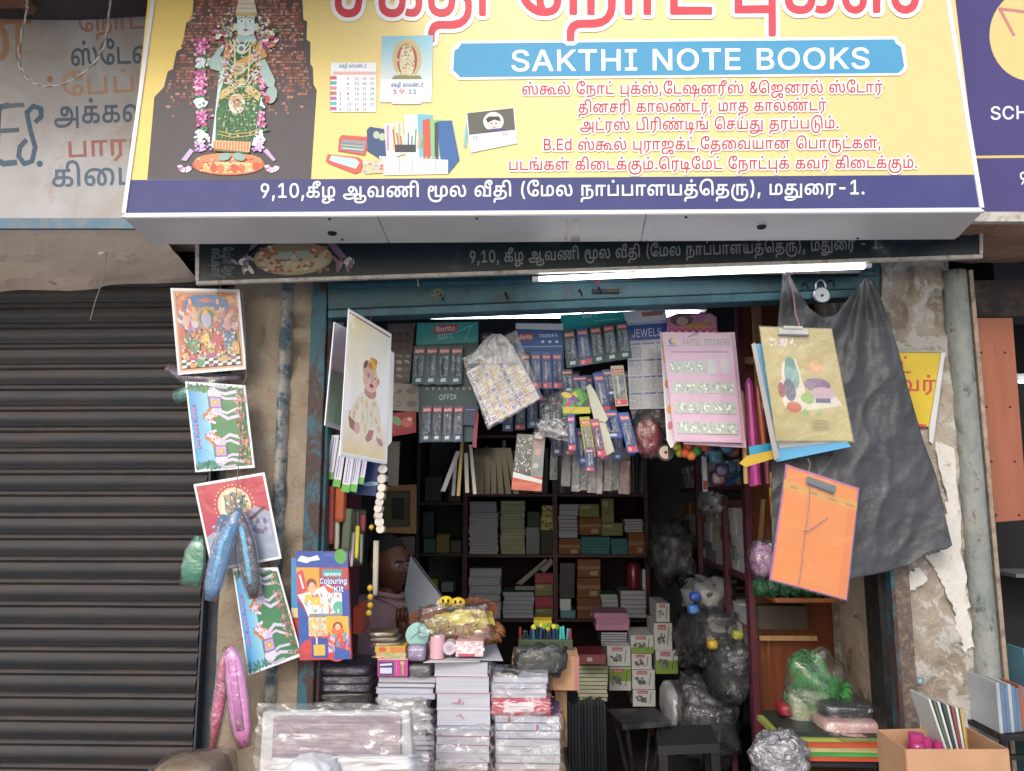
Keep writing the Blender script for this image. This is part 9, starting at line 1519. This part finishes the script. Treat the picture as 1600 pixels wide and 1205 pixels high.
bar(650, 560, 655, 1100, 'upright', 4.502, .4, MATS['dim shelf'], ls2)
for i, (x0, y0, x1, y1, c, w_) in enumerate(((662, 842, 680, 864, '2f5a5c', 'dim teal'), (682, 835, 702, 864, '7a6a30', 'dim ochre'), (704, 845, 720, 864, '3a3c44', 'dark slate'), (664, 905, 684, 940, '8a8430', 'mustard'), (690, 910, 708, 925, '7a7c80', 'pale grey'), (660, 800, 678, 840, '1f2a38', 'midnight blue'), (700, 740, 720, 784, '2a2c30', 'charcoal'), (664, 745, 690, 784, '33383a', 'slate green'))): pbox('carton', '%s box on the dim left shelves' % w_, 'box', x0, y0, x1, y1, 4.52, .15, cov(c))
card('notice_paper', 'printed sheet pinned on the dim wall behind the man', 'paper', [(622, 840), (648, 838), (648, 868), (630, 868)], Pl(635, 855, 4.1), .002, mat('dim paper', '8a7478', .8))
PAP = Pl3((636, 870, 3.02), (686, 934, 2.92), (620, 915, 3.0))
t = card('newspaper', 'open grey-white sheet held up before the seated man', 'paper', [(641, 869), (647, 871), (692, 932), (678, 990), (644, 990), (632, 925)], PAP, .002, mat('newsprint', '9aa0a8', .8, .1, 6), lambda a: [a.line([(634 - 1.5 * i, 880 + 6 * i), (640 + 6 * i, 880 + 10 * i)], .6, '7a7e88') for i in range(6)])
MB().tube([PAP.hit(x, y, .003) for x, y in ((644, 870), (666, 900), (692, 934))], .003, 6).build('binding', mat('dark binding', '3a3c44', .5), t)
# ------------------------------------------------------------------ the seated man
YM = 3.12
def mp_(x, y, dy=0): return P(x, y, YM) + Vector((0, dy, 0))
SKIN = mat('dark brown skin', '6e4634', .5, .12, 14); SHIRT = mat('dusty pink shirt', 'c8a4aa', .8, .15, 10)
neck = mp_(606, 918, .02); hip = Vector((neck.x - .06, YM + .08, .62))
man = thing('person', 'man in a dusty pink shirt seated behind the counter reading a sheet', 'person', Vector((hip.x, hip.y, .15)))
def skinned(name, vs, es, m, root=0, sub=2):
    me = bpy.data.meshes.new(name); o0 = ORG[man.name]; me.from_pydata([Vector(v[0]) - o0 for v in vs], es, []); me.materials.append(m)
    o = bpy.data.objects.new(name, me); COL.objects.link(o); o.parent = man; sk = o.modifiers.new('skin', 'SKIN'); sk.use_smooth_shade = True
    for d_, v in zip(me.skin_vertices[0].data, vs): d_.radius = (v[1], v[2] if len(v) > 2 else v[1])
    me.skin_vertices[0].data[root].use_root = True; s_ = o.modifiers.new('sub', 'SUBSURF'); s_.levels = s_.render_levels = sub; return o
ch_ = neck + Vector((-.03, .03, -.2)); shl, shr = neck + Vector((-.17, .06, -.09)), neck + Vector((.13, .02, -.1))
hd = mp_(608, 880)
el1, el2 = shl + Vector((-.02, -.08, -.26)), shr + Vector((.05, -.1, -.24)); w1, w2 = P(632, 1000, 2.98), P(676, 1000, 2.94)
kn1, kn2 = hip + Vector((-.02, -.4, .04)), hip + Vector((.2, -.38, .04))
skinned('body', [(hip, .14, .11), (hip + Vector((0, .01, .2)), .13, .1), (ch_, .15, .1), (neck + Vector((-.005, .01, -.05)), .075, .07), (neck + Vector((0, 0, .02)), .05), (shl, .065), (el1, .045), (w1, .027), (shr, .065), (el2, .045), (w2, .027), (kn1, .075), (Vector((kn1.x, kn1.y, .24)), .045), (kn2, .075), (Vector((kn2.x, kn2.y, .24)), .045), (Vector((kn1.x, kn1.y - .16, .19)), .035), (Vector((kn2.x, kn2.y - .16, .19)), .035)],
    [(0, 1), (1, 2), (2, 3), (3, 4), (2, 5), (5, 6), (6, 7), (2, 8), (8, 9), (9, 10), (0, 11), (11, 12), (0, 13), (13, 14), (12, 15), (14, 16)], SHIRT)
# head: sculpted from a sphere, three-quarter view to the right
fd = Vector((.80, -.60, -.08)).normalized(); rt_ = Vector((-fd.y, fd.x, 0)).normalized(); rt_ = Vector((fd.y, -fd.x, 0)).normalized(); upv = rt_.cross(fd) if rt_.cross(fd).z > 0 else fd.cross(rt_)
mb = MB(); SG, RG = 48, 36
def headpt(d):
    f, s_, u = d.dot(fd), d.dot(rt_), d.z; q = Vector((0, 0, 0)); rx, ry, rz = .072, .092, .108
    jaw = max(0, -u - .15); w_ = rx * (1 - .38 * jaw); l_ = ry * (1 - .12 * jaw)
    p = fd * f * l_ + rt_ * s_ * w_ + Vector((0, 0, u * rz)); g_ = lambda cu, cs, a, b: math.exp(-((u - cu) / a) ** 2 - ((s_ - cs) / b) ** 2) if f > 0 else 0
    off = .036 * g_(-.16, 0, .13, .12) + .016 * g_(.02, 0, .2, .08) - .012 * (g_(.08, .34, .1, .2) + g_(.08, -.34, .1, .2)) + .007 * g_(.25, 0, .09, .6) + .008 * g_(-.44, 0, .07, .22) - .006 * g_(-.5, 0, .03, .25) + .007 * g_(-.56, 0, .06, .2) + .014 * g_(-.85, 0, .16, .3) + .005 * (g_(-.12, .5, .15, .2) + g_(-.12, -.5, .15, .2))
    return hd + p + fd * off
for i in range(RG + 1):
    for j in range(SG): th, ph = math.pi * i / RG, 2 * math.pi * j / SG; mb.v.append(headpt((fd * math.cos(ph) + rt_ * math.sin(ph)) * math.sin(th) + Vector((0, 0, math.cos(th)))))
mb.f = [(i * SG + j, (i + 1) * SG + j, (i + 1) * SG + (j + 1) % SG, i * SG + (j + 1) % SG) for i in range(RG) for j in range(SG)]; mb.mi = [0] * len(mb.f); mb.c = [None] * len(mb.f)
for s_ in (-1, 1): mb.ball(hd + rt_ * s_ * .077 - fd * .008 - Vector((0, 0, .012)), .03, 14, 10, sc=(.55, .55, 1.05))
mb.tube([hd - fd * .01 - Vector((0, 0, .08)), neck + Vector((0, 0, -.02))], [.052, .056], 16); mb.build('head', SKIN, man, smooth=True)
for s_ in (-1, 1):
    e_ = headpt((fd * .93 + rt_ * s_ * .34 + Vector((0, 0, .08))).normalized()); MB().ball(e_ - fd * .0085, .0115, 12, 8).build('eye', mat('eye white', 'a8a098', .3), man, smooth=True); MB().ball(e_ + fd * .0005, .0045, 8, 6).build('pupil', DARKMETAL, man, smooth=True)
    MB().tube([headpt((fd * .95 + rt_ * s_ * k_ + Vector((0, 0, .24))).normalized()) + fd * .002 for k_ in (.12, .3, .5)], [.003, .004, .002], 6).build('eyebrow', DARKMETAL, man)
mb = MB()
def hairpt(u, v):
    a_ = (u - .5) * 6.284; th = .02 + v * (1.22 + .5 * math.cos(a_)); return hd + (headpt((-fd * math.cos(a_) + rt_ * math.sin(a_)) * math.sin(th) + Vector((0, 0, math.cos(th)))) - hd) * (1.06 + .01 * noise.noise(Vector((u * 30, v * 30, 0))))
mb.grid(hairpt, 48, 20); mb.build('hair', mat('short greying hair', '2a282a', .7, .3, 60, bump=.004, bsc=200), man, smooth=True)
MB().tube([headpt((fd * .95 + rt_ * k_ + Vector((0, 0, -.5))).normalized()) + fd * .001 for k_ in (-.18, 0, .18)], [.001, .003, .001], 6).build('mouth', mat('dark lip', '4a2420', .5), man)
# collar, and hands closed on the sheet
MB().tube([neck + Vector((.062 * math.cos(a_), .055 * math.sin(a_), -.025 - .012 * math.cos(a_))) for a_ in [2 * math.pi * i / 16 for i in range(17)]], .011, 8).build('collar', SHIRT, man, smooth=True)
for w_, sx in ((w1, -1), (w2, 1)):
    vs = [(w_, .024, .02), (w_ + Vector((.01 * sx, -.01, .045)), .03, .016), (w_ + Vector((.014 * sx, -.012, .075)), .032, .014)]; es = [(0, 1), (1, 2)]
    skinned('hand', vs, es, SKIN)
    for k_ in range(4):
        b_ = w_ + Vector(((-.024 + .016 * k_), -.012, .08)); L_ = (.03, .036, .034, .026)[k_]; MB().tube([b_ - Vector((0, 0, .015)), b_ + Vector((0, -.006, L_ * .6)), b_ + Vector((0, .004, L_)), b_ + Vector((0, .016, L_ * .8))], [.009, .0085, .0075, .006], 8).build('finger', SKIN, man, smooth=True)
    b_ = w_ + Vector((.03 * -sx, -.005, .035)); MB().tube([b_, b_ + Vector((-.012 * sx, -.006, .025)), b_ + Vector((-.008 * sx, .004, .045))], [.011, .009, .007], 8).build('thumb', SKIN, man, smooth=True)
MB().box((hip.x - .2, hip.y - .15, .45), (hip.x + .2, hip.y + .2, .49)).build('seat_', DARKMETAL); o = bpy.data.objects['seat_']; o.name = 'bench'; tag(o, 'low dark bench under the seated man, hidden by the counter', 'bench')

# ------------------------------------------------------------------ second, deeper layer of hung packs that fills the gaps
WH = ['1c5a64', '24386e', '23569c', '1c6a74', '5a6a78', '2a5fa8']
for i, (x, y) in enumerate([(752 + 19 * k_, 520 + 4 * (k_ % 2)) for k_ in range(4)] + [(770 + 18 * k_, 612 + 5 * (k_ % 3)) for k_ in range(6)] + [(850 + 20 * k_, 580 + 6 * (k_ % 2)) for k_ in range(7)] + [(862 + 19 * k_, 655 + 7 * (k_ % 3)) for k_ in range(7)]):
    sl_ = (i % 5 - 2) * 1.5; h = 50 + (i * 7) % 14; po = [(x, y), (x + 16, y), (x + 16 + sl_, y + h), (x + sl_, y + h)]
    blister('pen blister in the deeper layer, %s' % order(i, 24, 'left', 'right'), po, Pl(x, y, 2.70 + .008 * (i % 4)), WH[(i * 5) % 6], '9ab0c0', PENS[i % 4], 'pen blisters hung in the deeper layer', foot='b04448' if i % 3 == 0 else None)
for i, (x, y, h, w, c) in enumerate(((880, 690, 70, 12, '6a6e74'), (896, 684, 84, 10, '8a9096'), (909, 700, 66, 9, '54585c'), (921, 694, 76, 10, '7c7468'), (934, 700, 72, 8, 'a8989c'), (946, 705, 62, 9, '8a5a64'), (957, 690, 76, 10, '3a3c40'), (970, 700, 72, 14, '8a4426'), (862, 690, 60, 9, '3c4044'))):
    t = thing('rod_pack', '%s of the plastic-wrapped rod packs hung above the right bay' % order(i, 9, 'left', 'right'), 'pack', P(x, y, 2.85), 'hanging rod packs'); po = [(x, y), (x + w, y), (x + w - 2, y + h), (x - 2, y + h)]
    MB().slab(po, Pl(x, y, 2.85 + .01 * i), .012).build('rods', mat('rods ' + c, c, .4, .4, 60, stretch=(8, 8, .3)), t)
    MB().slab([(a_ + (1.5 if k_ in (1, 2) else -1.5), b_) for k_, (a_, b_) in enumerate(po)], Pl(x, y, 2.836 + .01 * i), .001).build('plastic_sleeve', CLEAR, t)
a = Art(Pl(1438, 1063, 2.38)); a.ell(1438, 1064, 6, 6, '5a7a80'); a.ell(1438, 1064, 3, 3, 'a8b4b0'); a.rect(1428, 1073, 1452, 1075, '8a6a50'); tag(a.build('sticker'), 'small round blue-grey sticker low on the right plaster pier', 'sticker')

# ragged limewash remains and a pasted notice strip on the right pier, proud of the plaster
def ragged(label, pts, c, name='limewash_patch', cat='plaster patch', lift=0.0):
    po = []
    for (x0, y0), (x1, y1) in zip(pts, pts[1:] + pts[:1]):
        for i in range(12): f = i / 12; n_ = noise.fractal(Vector((x0 + (x1 - x0) * f, y0 + (y1 - y0) * f, 3)) * .09, .6, 2.1, 5) * 7; po.append((x0 + (x1 - x0) * f + n_, y0 + (y1 - y0) * f + n_ * .7))
    P0 = Pl(1460, 900, 2.389 - lift); vs = [P0.hit(*q) for q in po]; tr = tessellate_polygon([[Vector((x, y, 0)) for x, y in po]])
    tag(MB().add(vs, [tuple(t) for t in tr]).build(name, c), label, cat)
LW = plaster_mat('old limewash', 'cdc8c0', 'dcd8d2', 'b8aa98', 5, .006, .6)
ragged('long ragged whitish limewash area down the right side of the torn plaster pier', [(1462, 690), (1490, 700), (1508, 900), (1520, 1010), (1508, 1030), (1492, 960), (1466, 900), (1448, 872), (1470, 860), (1478, 780)], LW)
ragged('smaller whitish limewash area under the corner of the black sheet', [(1392, 905), (1440, 888), (1450, 905), (1432, 922), (1400, 925)], LW)
